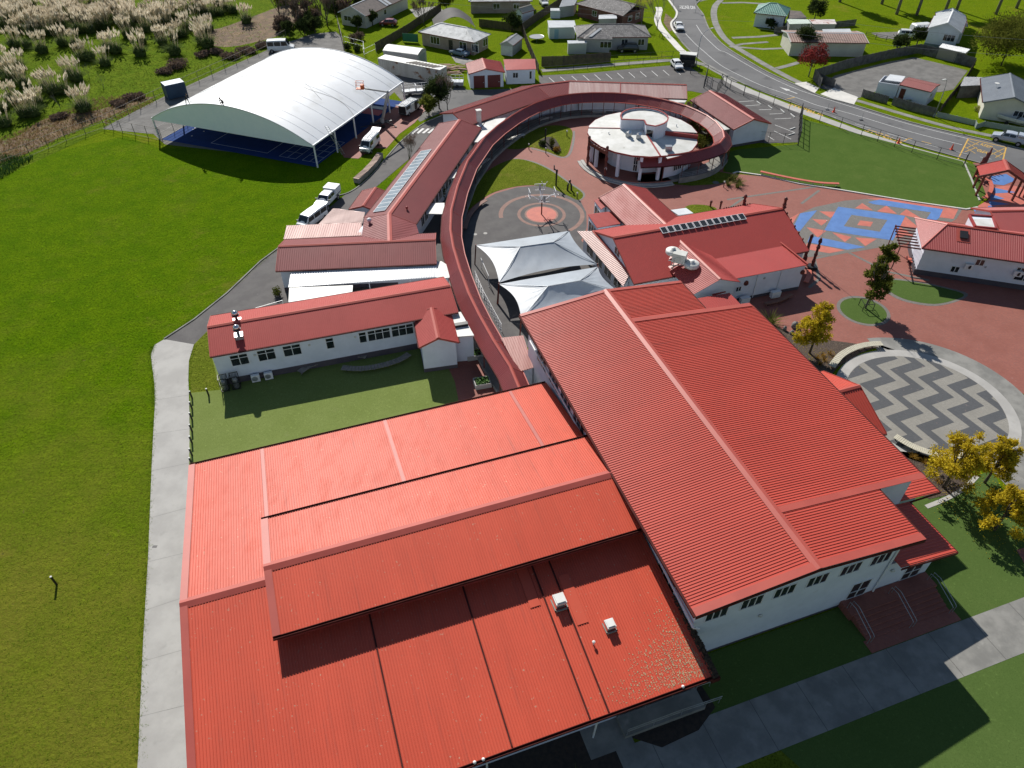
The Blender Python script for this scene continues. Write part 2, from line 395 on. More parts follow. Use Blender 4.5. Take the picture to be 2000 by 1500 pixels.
# ------------------------------------------------------------------ frames and wall openings
class Frame:
    def __init__(s, o, d):
        s.o = Vector((o[0], o[1], 0)); s.d = Vector((d[0], d[1], 0)).normalized(); s.n = Vector((-s.d.y, s.d.x, 0))
    def __call__(s, u, v, z=0.0): return s.o + s.d * u + s.n * v + Vector((0, 0, z))
    def uv(s, p):
        q = Vector((p[0], p[1], 0)) - s.o; return q.dot(s.d), q.dot(s.n)
def fbox(mb, F, u0, u1, v0, v1, z0, z1):
    vs = [F(u, v, z) for z in (z0, z1) for (u, v) in ((u0, v0), (u1, v0), (u1, v1), (u0, v1))]
    return mb.add(vs, [(0, 3, 2, 1), (4, 5, 6, 7), (0, 1, 5, 4), (1, 2, 6, 5), (2, 3, 7, 6), (3, 0, 4, 7)])
def window(parent, A, B, z0, z1, n=1, transom=0.0, fmat=None, gmat=None, name='window', depth=.05):
    """A,B: plan ends on the wall face, seen from outside left to right; n panes"""
    A, B = Vector((A[0], A[1], 0)), Vector((B[0], B[1], 0)); L = (B - A).length
    F = Frame(A, B - A); o = -depth; t = .07
    fr = MB(); fbox(fr, F, -.03, L + .03, o, .06, z0 - t, z0); fbox(fr, F, -.03, L + .03, o, .06, z1, z1 + t)
    for i in range(n + 1):
        u = L * i / n; fbox(fr, F, u - .035, u + .035, o + .004, .05, z0, z1)
    if transom: fbox(fr, F, 0, L, o + .008, .04, transom - .03, transom + .03)
    w = part(name, fr, fmat or M_FRAME, parent)
    for i in range(n):
        g = MB(); fbox(g, F, L * i / n + .035, L * (i + 1) / n - .035, -.015, .03, z0, z1); part('pane', g, gmat or M_GLASS, w)
    return w
def doorway(parent, A, B, z0, z1, mat, name='door', glass=False):
    A, B = Vector((A[0], A[1], 0)), Vector((B[0], B[1], 0)); L = (B - A).length; F = Frame(A, B - A)
    m = MB(); fbox(m, F, 0, L, -.04, .05, z0, z1)
    d = part(name, m, mat, parent)
    h = MB(); fbox(h, F, L * .85, L * .92, -.1, -.04, z0 + .95, z0 + 1.08); part('handle', h, M_STEEL, d)
    return d
# ------------------------------------------------------------------ gabled building from its ridge line
def gable(T, r0, r1, zr, ze, hn, hf, rmat, wmat=None, oh=.45, pitch=.3, plinth=None, hip=(0, 0), z0=0.0, trim=None, gutter=None, ribh=.035, wall=True, capw=.22, zen=None, zef=None):
    """r0,r1: ridge ends in plan; near side lies to the right of r0->r1. Returns the frame (u along ridge, v>0 far side)."""
    r0, r1 = Vector((r0[0], r0[1], 0)), Vector((r1[0], r1[1], 0)); F = Frame(r0, r1 - r0); L = (r1 - r0).length
    h0, h1 = hip; zn = ze if zen is None else zen; zf = ze if zef is None else zef
    near = [F(0, -hn, zn), F(L, -hn, zn), F(L - h1, 0, zr), F(h0, 0, zr)]
    far = [F(L, hf, zf), F(0, hf, zf), F(h0, 0, zr), F(L - h1, 0, zr)]
    part('roof_sheet', ribbed(near, pitch, ribh), rmat, T)
    part('roof_sheet', ribbed(far, pitch, ribh), rmat, T)
    if h0: part('roof_sheet', ribbed([F(0, hf, zf), F(0, -hn, zn), F(h0, 0, zr)], pitch, ribh), rmat, T)
    if h1: part('roof_sheet', ribbed([F(L, -hn, zn), F(L, hf, zf), F(L - h1, 0, zr)], pitch, ribh), rmat, T)
    c = cap(MB(), F(h0 - .02, 0, zr), F(L - h1 + .02, 0, zr), capw)
    if h0: cap(c, F(h0, 0, zr), F(0, -hn, zn), .14); cap(c, F(h0, 0, zr), F(0, hf, zf), .14)
    if h1: cap(c, F(L - h1, 0, zr), F(L, -hn, zn), .14); cap(c, F(L - h1, 0, zr), F(L, hf, zf), .14)
    part('ridge_cap', c, trim or M_CAP, T)
    g = gutter or M_GUTTER
    part('gutter', fbox(MB(), F, -.02, L + .02, -hn - .13, -hn - .005, zn - .12, zn - .005), g, T)
    part('gutter', fbox(MB(), F, -.02, L + .02, hf + .005, hf + .13, zf - .12, zf - .005), g, T)
    for u, hh in ((-.03, h0), (L + .03, h1)):
        if not hh:
            b = MB(); b.bar(F(u, -hn, zn - .06), F(u, 0, zr - .06), .05, .22); b.bar(F(u, hf, zf - .06), F(u, 0, zr - .06), .05, .22)
            part('barge_board', b, trim or M_CAP, T)
    if wall:
        sn, sf = (zr - zn) / hn, (zr - zf) / hf
        a, b_ = -hn + oh, hf - oh
        ta, tb = zn + oh * sn - .1, zf + oh * sf - .1
        u0, u1 = oh * .8, L - oh * .8
        if h0 or h1:
            w = MB(); fbox(w, F, oh, L - oh, a, b_, z0, min(ta, tb) - .12)
        else:
            pr = [(a, z0), (b_, z0), (b_, tb), (0, zr - .12), (a, ta)]
            w = MB(); vs = [F(u0, v, z) for v, z in pr] + [F(u1, v, z) for v, z in pr]
            w.add(vs, [(4, 3, 2, 1, 0), (5, 6, 7, 8, 9)] + [(i, (i + 1) % 5, (i + 1) % 5 + 5, i + 5) for i in range(5)])
        part('wall', w, wmat or M_WHITE, T)
        if plinth:
            p = MB(); fbox(p, F, u0 - .03, u1 + .03, a - .03, b_ + .03, z0 - .01, z0 + plinth); part('plinth', p, M_PLINTH, T)
    F.L, F.hn, F.hf, F.oh, F.zr, F.ze = L, hn, hf, oh, zr, ze
    return F
def wins_near(T, F, lst, z0, z1, transom=0.0):
    for u0, u1, n in lst: window(T, F(u0, -F.hn + F.oh), F(u1, -F.hn + F.oh), z0, z1, n, transom)
def wins_end(T, F, lst, z0, z1, end=0):
    """windows on a gable end; v positions; end 0 at u=0, 1 at u=L"""
    for v0, v1, n in lst:
        if end: u = F.L - F.oh * .8; window(T, F(u, v0), F(u, v1), z0, z1, n)
        else: u = F.oh * .8; window(T, F(u, v1), F(u, v0), z0, z1, n)
# ================================================================== THE SETTING
struct('ground', MB().poly([(-900, -60, 0), (900, -60, 0), (900, 1500, 0), (-900, 1500, 0)]), M_VERGE)
def W(x, y, z=0): return (x, y, z)
def wsheet(name, pts, z, mat, curve=0, parent=None):
    ps = [Vector((p[0], p[1], 0)) for p in pts]
    if curve: ps = catmull(ps, curve, True)
    return struct(name, MB().concave([(p.x, p.y, z) for p in ps]), mat, parent)
# hall frame: u along the hall's front, v into the picture along its ridge
_hz = G(1359, 1203.5, 8.0)
HF = Frame(_hz, (math.cos(R(18.9)), math.sin(R(18.9))))
wsheet('sports_field', [(-160, 10), (-12, 10), (-12, 26), (-22, 40), (-20, 60), (-12, 90), (-24, 112), (-30, 116), (-58, 113), (-66, 118), (-80, 108), (-160, 80)], .005, M_FIELD)
sheet('rough_paddock', [(-700, 470), (-200, 420), (0, 348), (65, 318), (195, 258), (330, 190), (530, 98), (620, 62), (660, 30), (700, -60), (640, -200), (-800, -200), (-1200, 300)], .010, M_ROUGH)
sheet('dead_grass_strip', [(-60, 330), (0, 318), (60, 296), (130, 262), (205, 232), (262, 206), (300, 190), (250, 196), (195, 214), (140, 222), (80, 236), (30, 268), (-60, 290)], .014,
      pm('dead_grass', (.22, .145, .075), (.13, .085, .05), .5, .95, 1.5, 2.5, lo=.3, hi=.62, c3=(.13, .16, .03), scale3=.7, lo3=.55, hi3=.7, bdist=.2), 4)
sheet('dead_grass_strip', [(380, 62), (430, 55), (500, 30), (560, 10), (600, 20), (560, 62), (500, 82), (440, 92), (395, 82)], .014, MATS['dead_grass'], 4)
sheet('gravel_yard', [(200, 252), (270, 214), (330, 184), (440, 134), (525, 97), (570, 80), (612, 66), (656, 62), (668, 72), (676, 108), (740, 130), (880, 148), (912, 182), (900, 205), (820, 238), (770, 180), (616, 316), (322, 282), (300, 262)], .018, M_GRAVEL)
sheet('service_yard', [(735, 128), (865, 142), (912, 176), (1052, 172), (1095, 158), (1080, 178), (950, 226), (905, 222), (872, 224), (840, 214), (790, 186)], .024, M_ASPH)
sheet('driveway', [(322, 664), (380, 626), (445, 574), (510, 512), (556, 478), (600, 440), (640, 408), (680, 376), (704, 362), (730, 338), (752, 312), (776, 284), (800, 262), (830, 240), (872, 222), (905, 214), (960, 214), (930, 262), (890, 262), (800, 310), (722, 376), (748, 420), (720, 500), (560, 610), (420, 640), (378, 674)], .030, M_ASPH2)
k = MB(); strip(k, [tuple(p) for p in P2([(322, 663), (380, 625), (445, 573), (510, 511), (556, 477), (600, 439), (640, 405)])], 0, .16, .13, .13); struct('kerb', k, M_CONC2)
k = MB(); strip(k, [tuple(p) for p in catmull(P2([(662, 383), (682, 377), (704, 363), (730, 339), (752, 313), (776, 285), (800, 263), (830, 241), (872, 223), (898, 214)]), 4)], 0, .16, .13, .13); struct('kerb', k, M_CONC2)
for i in range(4):
    a, b = G(805 + i * 10.5, 261 - i * .3), G(816.5 + i * 10.5, 251 + i * .2)
    struct('crossing_bar', strip(MB(), [tuple(a), tuple(b)], -.22, .22, .036), M_PAINT)
sheet('brick_apron', [(660, 285), (690, 268), (740, 226), (780, 198), (822, 200), (832, 214), (810, 240), (780, 262), (755, 290), (730, 290), (700, 310), (672, 308)], .036, M_PAVE)
# concrete path beside the field
pl = [G(x, y) for x, y in ((321, 663), (302, 674), (295, 692), (297, 712), (302, 750), (303, 790), (300, 840), (297, 900), (290, 1080), (280, 1250), (270, 1480))]
pl += [Vector((-17.0, -6, 0))]
pr = [Vector((-11.5, -6, 0)), Vector((-20.4, 18.2, 0)), Vector((-26.1, 34.3, 0))] + [G(x, y) for x, y in ((371, 905), (370, 800), (368, 740), (369, 705), (379, 673))]
path = wsheet('concrete_path', [p[:] for p in pl + pr], .036, M_CONC)
for (a, b) in (((303, 782), (369, 772)), ((300, 848), (371, 838)), ((296, 920), (369, 905)), ((293, 1012), (367, 992)), ((289, 1098), (362, 1080)), ((285, 1192), (356, 1168)), ((279, 1292), (356, 1270)), ((273, 1400), (362, 1378))):
    p, q = G(*a), G(*b); struct('expansion_joint', strip(MB(), [tuple(p), tuple(q)], -.012, .012, .040), M_CONC2, path)
struct('drain_grate', strip(MB(), [tuple(G(298, 1068)), tuple(G(307, 1068))], -.12, .12, .041), M_BLACK)
sheet('side_lawn', [(380, 672), (407, 645), (430, 765), (373, 768), (369, 705)], .034, M_LAWN)
sheet('artificial_turf', [(369, 930), (372, 768), (430, 762), (412, 690), (800, 630), (850, 690), (873, 714), (888, 745), (897, 790), (892, 850), (560, 900)], .042, M_TURF)
sheet('brick_paving', [(850, 690), (873, 714), (888, 745), (897, 790), (892, 850), (1010, 800), (985, 700), (935, 640), (880, 650)], .040, M_PAVE)
# brick plaza, from the courtyard out to the gate
sheet('brick_plaza', [(915, 650), (880, 520), (884, 430), (910, 340), (950, 275), (1010, 228), (1100, 196), (1230, 192), (1330, 212), (1400, 250), (1420, 300), (1412, 335), (1440, 340), (1492, 345), (1640, 371), (1905, 412), (1930, 392), (1905, 330), (1900, 318), (2150, 330), (2300, 420), (2350, 800), (2150, 840), (2010, 775), (1930, 735), (1850, 715), (1720, 680), (1640, 684), (1560, 665), (1500, 650), (1440, 660), (1340, 600), (1150, 640), (1010, 680)], .016, M_PAVE)
sheet('courtyard_asphalt', [(905, 500), (902, 455), (916, 420), (936, 396), (968, 378), (1010, 366), (1057, 362), (1105, 371), (1132, 390), (1145, 415), (1146, 445), (1135, 470), (1210, 540), (1235, 570), (1200, 620), (1080, 660), (1000, 690), (960, 640), (925, 560)], .026, M_ASPH2)
HC = G(1057.6, 419)
def ring(name, c, r0, r1, z, mat, n=56, a0=0, a1=360, parent=None):
    m = MB()
    for i in range(n):
        t0, t1 = R(a0 + (a1 - a0) * i / n), R(a0 + (a1 - a0) * (i + 1) / n)
        if r0 > 0: m.poly([(c[0] + r * math.cos(t), c[1] + r * math.sin(t), z) for r, t in ((r0, t0), (r1, t0), (r1, t1), (r0, t1))])
        else: m.poly([(c[0], c[1], z), (c[0] + r1 * math.cos(t0), c[1] + r1 * math.sin(t0), z), (c[0] + r1 * math.cos(t1), c[1] + r1 * math.sin(t1), z)])
    return struct(name, m, mat, parent)
M_BAND = pm('pink_paver_band', (.25, .145, .115), (.21, .12, .095), 1.2, .8)
ring('paver_ring', HC, 5.5, 6.1, .031, M_BAND, a0=-50, a1=190)
ring('paver_ring', HC, 3.0, 3.45, .031, M_BAND)
ring('coral_disc', HC, 0, 2.15, .036, M_REDPAVE)
ring('disc_edge', HC, 2.15, 2.4, .034, M_BAND)
for x, y in ((928, 458), (948, 456)): ring('drain_cover', G(x, y), 0, .28, .036, M_CONC, 16)
for x, y in ((1398, 357),): ring('drain_cover', G(x, y), 0, .5, .036, M_GREYPAVE, 16)
sheet('inner_yard', [(560, 560), (700, 470), (760, 440), (830, 300), (930, 240), (960, 262), (905, 330), (880, 430), (882, 520), (905, 600), (860, 640), (560, 620)], .012, M_ASPH2)
# lawns inside the spiral
sheet('courtyard_lawn', [(912, 412), (916, 385), (935, 352), (965, 326), (1004, 311), (1040, 317), (1075, 333), (1108, 356), (1138, 378), (1130, 391), (1108, 382), (1075, 367), (1040, 362), (1000, 366), (960, 378), (930, 398)], .033, M_LAWN, 4)
sheet('courtyard_lawn', [(985, 288), (1010, 270), (1045, 252), (1080, 245), (1108, 248), (1118, 258), (1116, 276), (1109, 300), (1096, 306), (1068, 296), (1038, 288), (1010, 292)], .033, M_LAWN, 4)
k = MB(); strip(k, [tuple(p) for p in catmull(P2([(1119, 256), (1118, 276), (1111, 300), (1097, 307), (1068, 297), (1038, 289)]), 4)], -.02, .35, .029); struct('lawn_edging', k, M_GREYPAVE)
k = MB(); strip(k, [tuple(p) for p in catmull(P2([(1004, 311), (1040, 317), (1075, 333), (1108, 356), (1138, 378), (1130, 391)]), 4)], -.02, .35, .029); struct('lawn_edging', k, M_GREYPAVE)
sheet('garden_bed', [(1052, 284), (1056, 274), (1068, 268), (1082, 270), (1090, 280), (1096, 294), (1086, 297), (1068, 290)], .040, M_SOIL, 4)
sheet('ramp_lawn', [(1250, 340), (1300, 344), (1350, 346), (1400, 335), (1428, 340), (1432, 352), (1400, 360), (1350, 363), (1290, 358)], .033, M_LAWN)
sheet('front_lawn', [(1335, 408), (1352, 400), (1385, 402), (1400, 410), (1370, 420), (1340, 424)], .033, M_LAWN, 3)
sheet('school_green', [(1416, 300), (1440, 292), (1558, 282), (1562, 231), (1640, 252), (1905, 322), (1912, 345), (1925, 378), (1908, 406), (1886, 408), (1780, 394), (1640, 371), (1560, 358), (1490, 342), (1440, 338), (1416, 335)], .030, M_TURF2)
k = MB(); strip(k, [tuple(p) for p in P2([(1430, 339), (1440, 336), (1490, 343), (1560, 359), (1640, 371), (1780, 394), (1886, 409), (1908, 405)])], -.2, .02, .15, .15); struct('kerb', k, M_PALEPATH)
k = MB(); strip(k, [tuple(p) for p in P2([(1884, 318), (1898, 350), (1914, 392)])], -.2, .02, .12, .12); struct('kerb', k, M_KERB)
ring('tree_circle_edge', G(1686, 607), 2.6, 3.0, .026, M_GREYPAVE, 40)
ring('tree_circle_turf', G(1686, 607), 0, 2.6, .030, M_TURF3, 40)
sheet('plaza_turf_edge', [(1722, 553), (1740, 544), (1790, 549), (1850, 562), (1890, 574), (1872, 588), (1825, 598), (1770, 590), (1735, 574)], .026, M_GREYPAVE, 4)
sheet('plaza_turf', [(1728, 554), (1742, 547), (1790, 552), (1848, 564), (1882, 575), (1868, 585), (1825, 594), (1772, 586), (1740, 571)], .031, M_TURF3, 4)
for a, b in (((1655, 492), (1730, 530)), ((1730, 530), (1815, 548)), ((1655, 492), (1590, 505)), ((1590, 505), (1600, 545)), ((1600, 545), (1580, 562)), ((1420, 390), (1600, 364)), ((1455, 385), (1420, 410)), ((1600, 372), (1565, 398)), ((1720, 676), (1760, 690))):
    struct('paving_band', strip(MB(), [tuple(G(*a)), tuple(G(*b))], -.2, .2, .022), M_GREYPAVE)
# mosaic
def mos(name, px, z, mat): return sheet(name, px, z, mat)
sheet('mosaic_ground', [(1545, 425), (1590, 405), (1650, 392), (1705, 388), (1760, 392), (1845, 402), (1880, 408), (1868, 428), (1846, 440), (1800, 460), (1765, 478), (1715, 484), (1670, 492), (1600, 500), (1560, 505), (1548, 480), (1540, 450)], .024, M_GREYPAVE)
mos('mosaic_coral', [(1690, 388), (1740, 387), (1872, 408), (1862, 428), (1830, 424), (1840, 409), (1735, 394)], .030, M_REDPAVE)
mos('mosaic_blue', [(1695, 395), (1718, 390), (1842, 409), (1834, 426), (1812, 424), (1818, 415), (1735, 403), (1705, 399)], .034, M_BLUEPAVE)
mos('mosaic_blue', [(1812, 424), (1834, 426), (1800, 452), (1795, 450)], .034, M_BLUEPAVE)
mos('mosaic_coral', [(1540, 428), (1562, 416), (1556, 424), (1543, 446)], .030, M_REDPAVE)
mos('mosaic_blue', [(1548, 446), (1563, 417), (1596, 411), (1578, 432), (1562, 452), (1551, 450)], .034, M_BLUEPAVE)
mos('mosaic_blue_frame', [(1637, 404), (1768, 422), (1744, 470), (1610, 450)], .034, M_BLUEPAVE)
mos('mosaic_grey_panel', [(1663, 420), (1733, 430), (1718, 453), (1648, 442)], .038, M_GREYPAVE)
mos('mosaic_coral_centre', [(1680, 431), (1705, 434), (1700, 443), (1674, 440)], .042, M_REDPAVE)
for t in (((1600, 413), (1636, 414), (1622, 426)), ((1586, 428), (1619, 430), (1604, 441)), ((1575, 444), (1614, 451), (1597, 464)),
          ((1670, 407), (1684, 397), (1705, 411)), ((1712, 413), (1731, 402), (1752, 418)), ((1757, 419), (1770, 409), (1803, 429)), ((1768, 423), (1796, 446), (1758, 442)), ((1757, 443), (1784, 460), (1748, 464)),
          ((1625, 454), (1663, 463), (1650, 473)), ((1670, 464), (1712, 467), (1690, 481))):
    mos('mosaic_triangle', list(t), .030, M_REDPAVE)
mos('mosaic_blue', [(1582, 461), (1620, 468), (1690, 483), (1655, 488), (1600, 478), (1577, 473)], .034, M_BLUEPAVE)
mos('mosaic_coral', [(1575, 476), (1600, 479), (1650, 489), (1620, 495), (1574, 487)], .030, M_REDPAVE)
# second mosaic by the gate
sheet('mosaic_ground', [(1905, 405), (1935, 388), (1945, 365), (1975, 362), (2060, 380), (2050, 412), (1960, 412)], .024, M_REDPAVE)
for t in (((1932, 378), (1962, 388), (1935, 392)), ((1930, 392), (1972, 399), (1934, 402)), ((1930, 402), (1970, 408), (1928, 411)), ((1938, 366), (1985, 376), (1942, 378)), ((1900, 408), (1922, 411), (1905, 416))):
    mos('mosaic_triangle', list(t), .030, M_BLUEPAVE)
mos('mosaic_blue', [(1935, 345), (1965, 340), (1985, 352), (1960, 362), (1940, 360)], .030, M_BLUEPAVE)
# ------------------------------------------------------------------ zigzag amphitheatre floor
ZC = G(1806, 790); ZR = 7.6
ZC = Vector((ZC.x, ZC.y, 0))
ring('sweeping_path', ZC, ZR + 1.1, ZR + 3.3, .022, M_CONC2, 60, -75, 100)
ring('concrete_ring', ZC, ZR, ZR + 1.1, .034, M_LIGHTPAVE if False else M_CONC, 72)
zf = ring('zigzag_floor', ZC, 0, ZR, .030, M_LIGHTPAVE, 72)
def clip_circle(poly, c, r, n=64):
    for k in range(n):
        t = 2 * math.pi * (k + .5) / n; nx, ny = math.cos(t), math.sin(t); out = []
        for i in range(len(poly)):
            a, b = poly[i], poly[(i + 1) % len(poly)]
            da = (a[0] - c[0]) * nx + (a[1] - c[1]) * ny - r; db = (b[0] - c[0]) * nx + (b[1] - c[1]) * ny - r
            if da <= 0: out.append(a)
            if da * db < 0: q = da / (da - db); out.append((a[0] + (b[0] - a[0]) * q, a[1] + (b[1] - a[1]) * q))
        poly = out
        if len(poly) < 3: return []
    return poly
V0, V1, V2 = G(1711, 714), G(1750, 744), G(1706, 758)
ZS = G(1805, 718) - G(1751, 703); ZT = V2 - V0; ZD = V1 - V0
for band in range(-6, 7):
    m = MB()
    for tooth in range(-5, 6):
        o = V0 + ZS * band + ZT * tooth
        for a, b in ((o, o + ZD), (o + ZD, o + ZT)):
            q = clip_circle([(p.x, p.y) for p in (a - ZS * .5, a, b, b - ZS * .5)], ZC, ZR - .05)
            if len(q) > 2: 
                p3 = [(p[0], p[1], .036) for p in q]
                if (Vector(p3[1]) - Vector(p3[0])).cross(Vector(p3[2]) - Vector(p3[0])).z < 0: p3 = p3[::-1]
                m.poly(p3)
    if m.f: struct('zigzag_band', m, M_DARKPAVE, zf)
# ground round the hall
wsheet('hall_turf', [HF(17, -3.4)[:2], HF(60, -3.4)[:2], HF(42, 3)[:2], HF(34.5, 6)[:2], HF(32.6, 9.5)[:2], HF(27, 7.4)[:2], HF(22, 5)[:2], HF(20, .6)[:2], HF(-2, .6)[:2], HF(-2, -3.4)[:2]], .020, M_TURF3)
sheet('turf_corner', [(1840, 988), (1905, 930), (1928, 922), (1945, 932), (1962, 965), (1985, 1050), (2012, 1100), (1900, 1130)], .0212, M_TURF3)
hp = wsheet('front_path', [HF(-60, -6.9)[:2], HF(70, -6.9)[:2], HF(70, -3.35)[:2], HF(-60, -3.35)[:2]], .030, M_CONC2)
for i in range(-9, 16): struct('expansion_joint', strip(MB(), [HF(i * 3.9, -6.9)[:], HF(i * 3.9, -3.35)[:]], -.02, .02, .034), pm('joint_filler', (.09, .088, .082), rough=.9), hp)
wsheet('front_turf', [HF(4, -6.9)[:2], HF(70, -6.9)[:2], HF(70, -30)[:2], HF(14, -30)[:2]], .022, M_TURF3)
wsheet('near_grass', [HF(-60, -7)[:2], HF(4, -6.9)[:2], HF(14, -30)[:2], HF(-60, -30)[:2]], .024, M_LAWN)
wsheet('under_eave_planting', [HF(-33, -6)[:2], HF(-7.8, -6)[:2], HF(-6.4, -4.6)[:2], HF(-6.4, -3.2)[:2], HF(-8, -.5)[:2], HF(-33, -.5)[:2]], .038, M_SOIL)
wsheet('under_eave_planting', [HF(-5.2, -.5)[:2], HF(1.2, -.5)[:2], HF(1.4, -3.0)[:2], HF(-.5, -4.0)[:2], HF(-3.4, -4.2)[:2], HF(-5.0, -3.0)[:2]], .038, M_SOIL)
wsheet('ramp_pad', [HF(-8.2, -3.4)[:2], HF(-5.0, -3.4)[:2], HF(-5.0, .2)[:2], HF(-8.2, .2)[:2]], .042, M_CONC2)
sheet('bark_garden', [(1500, 630), (1540, 648), (1600, 662), (1660, 670), (1716, 678), (1680, 690), (1640, 715), (1620, 735), (1560, 720)], .034, M_BARK)
sheet('bark_garden', [(1740, 880), (1790, 885), (1840, 900), (1860, 915), (1900, 912), (1893, 942), (1860, 965), (1815, 975), (1760, 950)], .034, M_BARK)
k = MB(); strip(k, [tuple(p) for p in catmull(P2([(1806, 988), (1845, 972), (1880, 952), (1905, 928)]), 4)], -.35, .05, .045, .05); struct('garden_edging', k, M_CONC)
sheet('brick_corner', [(1985, 1075), (2060, 1050), (2080, 1110), (2000, 1100)], .036, M_PAVE)
sheet('side_path', [(1962, 830), (1985, 870), (1975, 950), (1985, 1040), (2000, 1075), (2100, 1075), (2100, 800)], .018, M_CONC2)
# ------------------------------------------------------------------ road
near_e = [(1290, -60), (1298, -10), (1312, 12), (1320, 24), (1318, 34), (1309, 45), (1311, 56), (1318, 66), (1335, 88), (1362, 114), (1390, 134), (1425, 152), (1473, 174), (1540, 199), (1600, 221), (1681, 251), (1780, 283), (1886, 312), (2000, 342), (2300, 420)]
far_e = [(2300, 350), (2000, 292), (1934, 275), (1890, 265), (1780, 239), (1665, 204), (1605, 188), (1560, 168), (1500, 141), (1460, 118), (1427, 98), (1405, 80), (1388, 60), (1380, 44), (1374, 28), (1363, 14), (1361, 8), (1370, 0), (1385, -60)]
sheet('road', near_e + far_e, .020, M_ROAD)
sheet('cross_street', [(900, -16), (1290, -14), (1318, 2), (1361, 5), (1420, -10), (1700, -30), (1700, -46), (900, -40)], .018, M_ROAD)
for e, s in ((near_e[2:], 1), (far_e[1:-1], 1)):
    k = MB(); strip(k, [tuple(p) for p in catmull(P2(e), 3)], 0, .3, .12, .12); struct('kerb', k, M_CONC2 if e is not near_e[2:] else M_KERB)
k = MB(); strip(k, [tuple(p) for p in catmull(P2([(1301, -4), (1314, 14), (1320, 24), (1318, 34), (1309, 45), (1311, 56), (1318, 66)]), 4)], 0, .45, .14, .14); struct('pale_kerb', k, M_PALEPATH)
for l in ([(1339, 66), (1356, 84), (1374, 100), (1407, 127), (1444, 147), (1487, 167), (1527, 181), (1567, 195), (1600, 207), (1657, 221), (1780, 258), (1879, 283)],
          [(1360, 49), (1372, 67), (1390, 85), (1405, 98), (1419, 103), (1453, 123), (1500, 149), (1553, 173), (1600, 189), (1670, 211), (1780, 244), (1890, 271)],
          ):
    struct('lane_line', strip(MB(), [tuple(p) for p in catmull(P2(l), 4)], -.06, .06, .026), M_PAINT)
def dashes(l, mat, n, w=.06, duty=.5):
    p = catmull(P2(l), 8); m = len(p)
    for i in range(n):
        a, b = int(i * (m - 1) / n), int((i + duty) * (m - 1) / n)
        if b > a: struct('lane_dash', strip(MB(), [tuple(x) for x in p[a:b + 1]], -w, w, .026), mat)
dashes([(1580, 213), (1657, 238), (1780, 274), (1879, 299), (1960, 316)], M_PAINT, 7, .05)
m = MB(); a, b = G(1522, 170), G(1557, 183); d = (b - a).normalized(); n = Vector((-d.y, d.x, 0))
z = Vector((0, 0, .026)); q = a + d * 2.2
m.poly([a + z, q + n * -.5 + z, q + n * .5 + z]); m.poly([q - n * .12 + z, b - n * .12 + z, b + n * .12 + z, q + n * .12 + z]); struct('road_arrow', m, M_PAINT)
def text(name, s, p, az, size, mat, z=.028, sx=1.0, parent=None):
    c = bpy.data.curves.new(name, 'FONT'); c.body = s; c.size = size; c.align_x = 'CENTER'; c.align_y = 'CENTER'; c.extrude = 0.0; c.offset = size * .012
    o = bpy.data.objects.new(name, c); COL.objects.link(o); o.location = (p[0], p[1], z); o.rotation_euler = (0, 0, az); o.scale = (sx, 1, 1)
    dg = bpy.context.evaluated_depsgraph_get(); me = bpy.data.meshes.new_from_object(o.evaluated_get(dg)); bpy.data.objects.remove(o)
    me.materials.clear(); me.materials.append(mat)
    o = bpy.data.objects.new(name, me); COL.objects.link(o); o.location = (p[0], p[1], z); o.rotation_euler = (0, 0, az); o.scale = (sx, 1, 1)
    if parent: o.parent = parent
    else: o['kind'] = 'structure'
    return o
text('road_lettering', 'NO ENTRY', G(1342, 14), R(180 - 6), 4.2, M_PAINT, .028, .19)
rd = (G(1780, 270) - G(1681, 240)); ra = math.atan2(rd.y, rd.x)
text('road_lettering', 'STOP', G(1712, 261), ra, 1.7, M_YPAINT, .028, 1.0)
text('road_lettering', 'BUS', G(1744, 272), ra, 1.7, M_YPAINT, .028, 1.1)
text('road_lettering', 'STOP', G(1560, 210), ra + .1, 1.7, M_YPAINT, .028, 1.0)
text('road_lettering', 'BUS', G(1592, 221), ra + .1, 1.7, M_YPAINT, .028, 1.1)
struct('bus_stop_line', strip(MB(), [tuple(G(1757, 280)), tuple(G(1776, 270))], -.09, .09, .026), M_YPAINT)
dashes([(1776, 270), (1800, 276), (1850, 290)], M_YPAINT, 2, .08, .4)
struct('bus_stop_line', strip(MB(), [tuple(G(1531, 195)), tuple(G(1553, 190))], -.09, .09, .026), M_YPAINT)
# keep-clear box
kc = [(1891, 271), (1965, 288), (1959, 312), (1871, 311)]
for a, b in ((kc[0], kc[1]), (kc[1], kc[2]), (kc[0], kc[3])): struct('keep_clear_line', strip(MB(), [tuple(G(*a)), tuple(G(*b))], -.1, .1, .027), M_YPAINT)
for a, b in (((1888, 279), (1920, 298)), ((1884, 287), (1905, 300)), ((1890, 274), (1912, 284)), ((1886, 290), (1912, 278)), ((1884, 297), (1908, 288)), ((1940, 290), (1960, 302)), ((1936, 298), (1954, 308)), ((1936, 302), (1962, 290)), ((1944, 308), (1962, 298))):
    struct('keep_clear_line', strip(MB(), [tuple(G(*a)), tuple(G(*b))], -.06, .06, .029), M_YPAINT)
text('road_lettering', 'KEEP', G(1926, 285), ra, 1.5, M_YPAINT, .031, .55)
text('road_lettering', 'CLEAR', G(1921, 297), ra, 1.5, M_YPAINT, .031, .45)
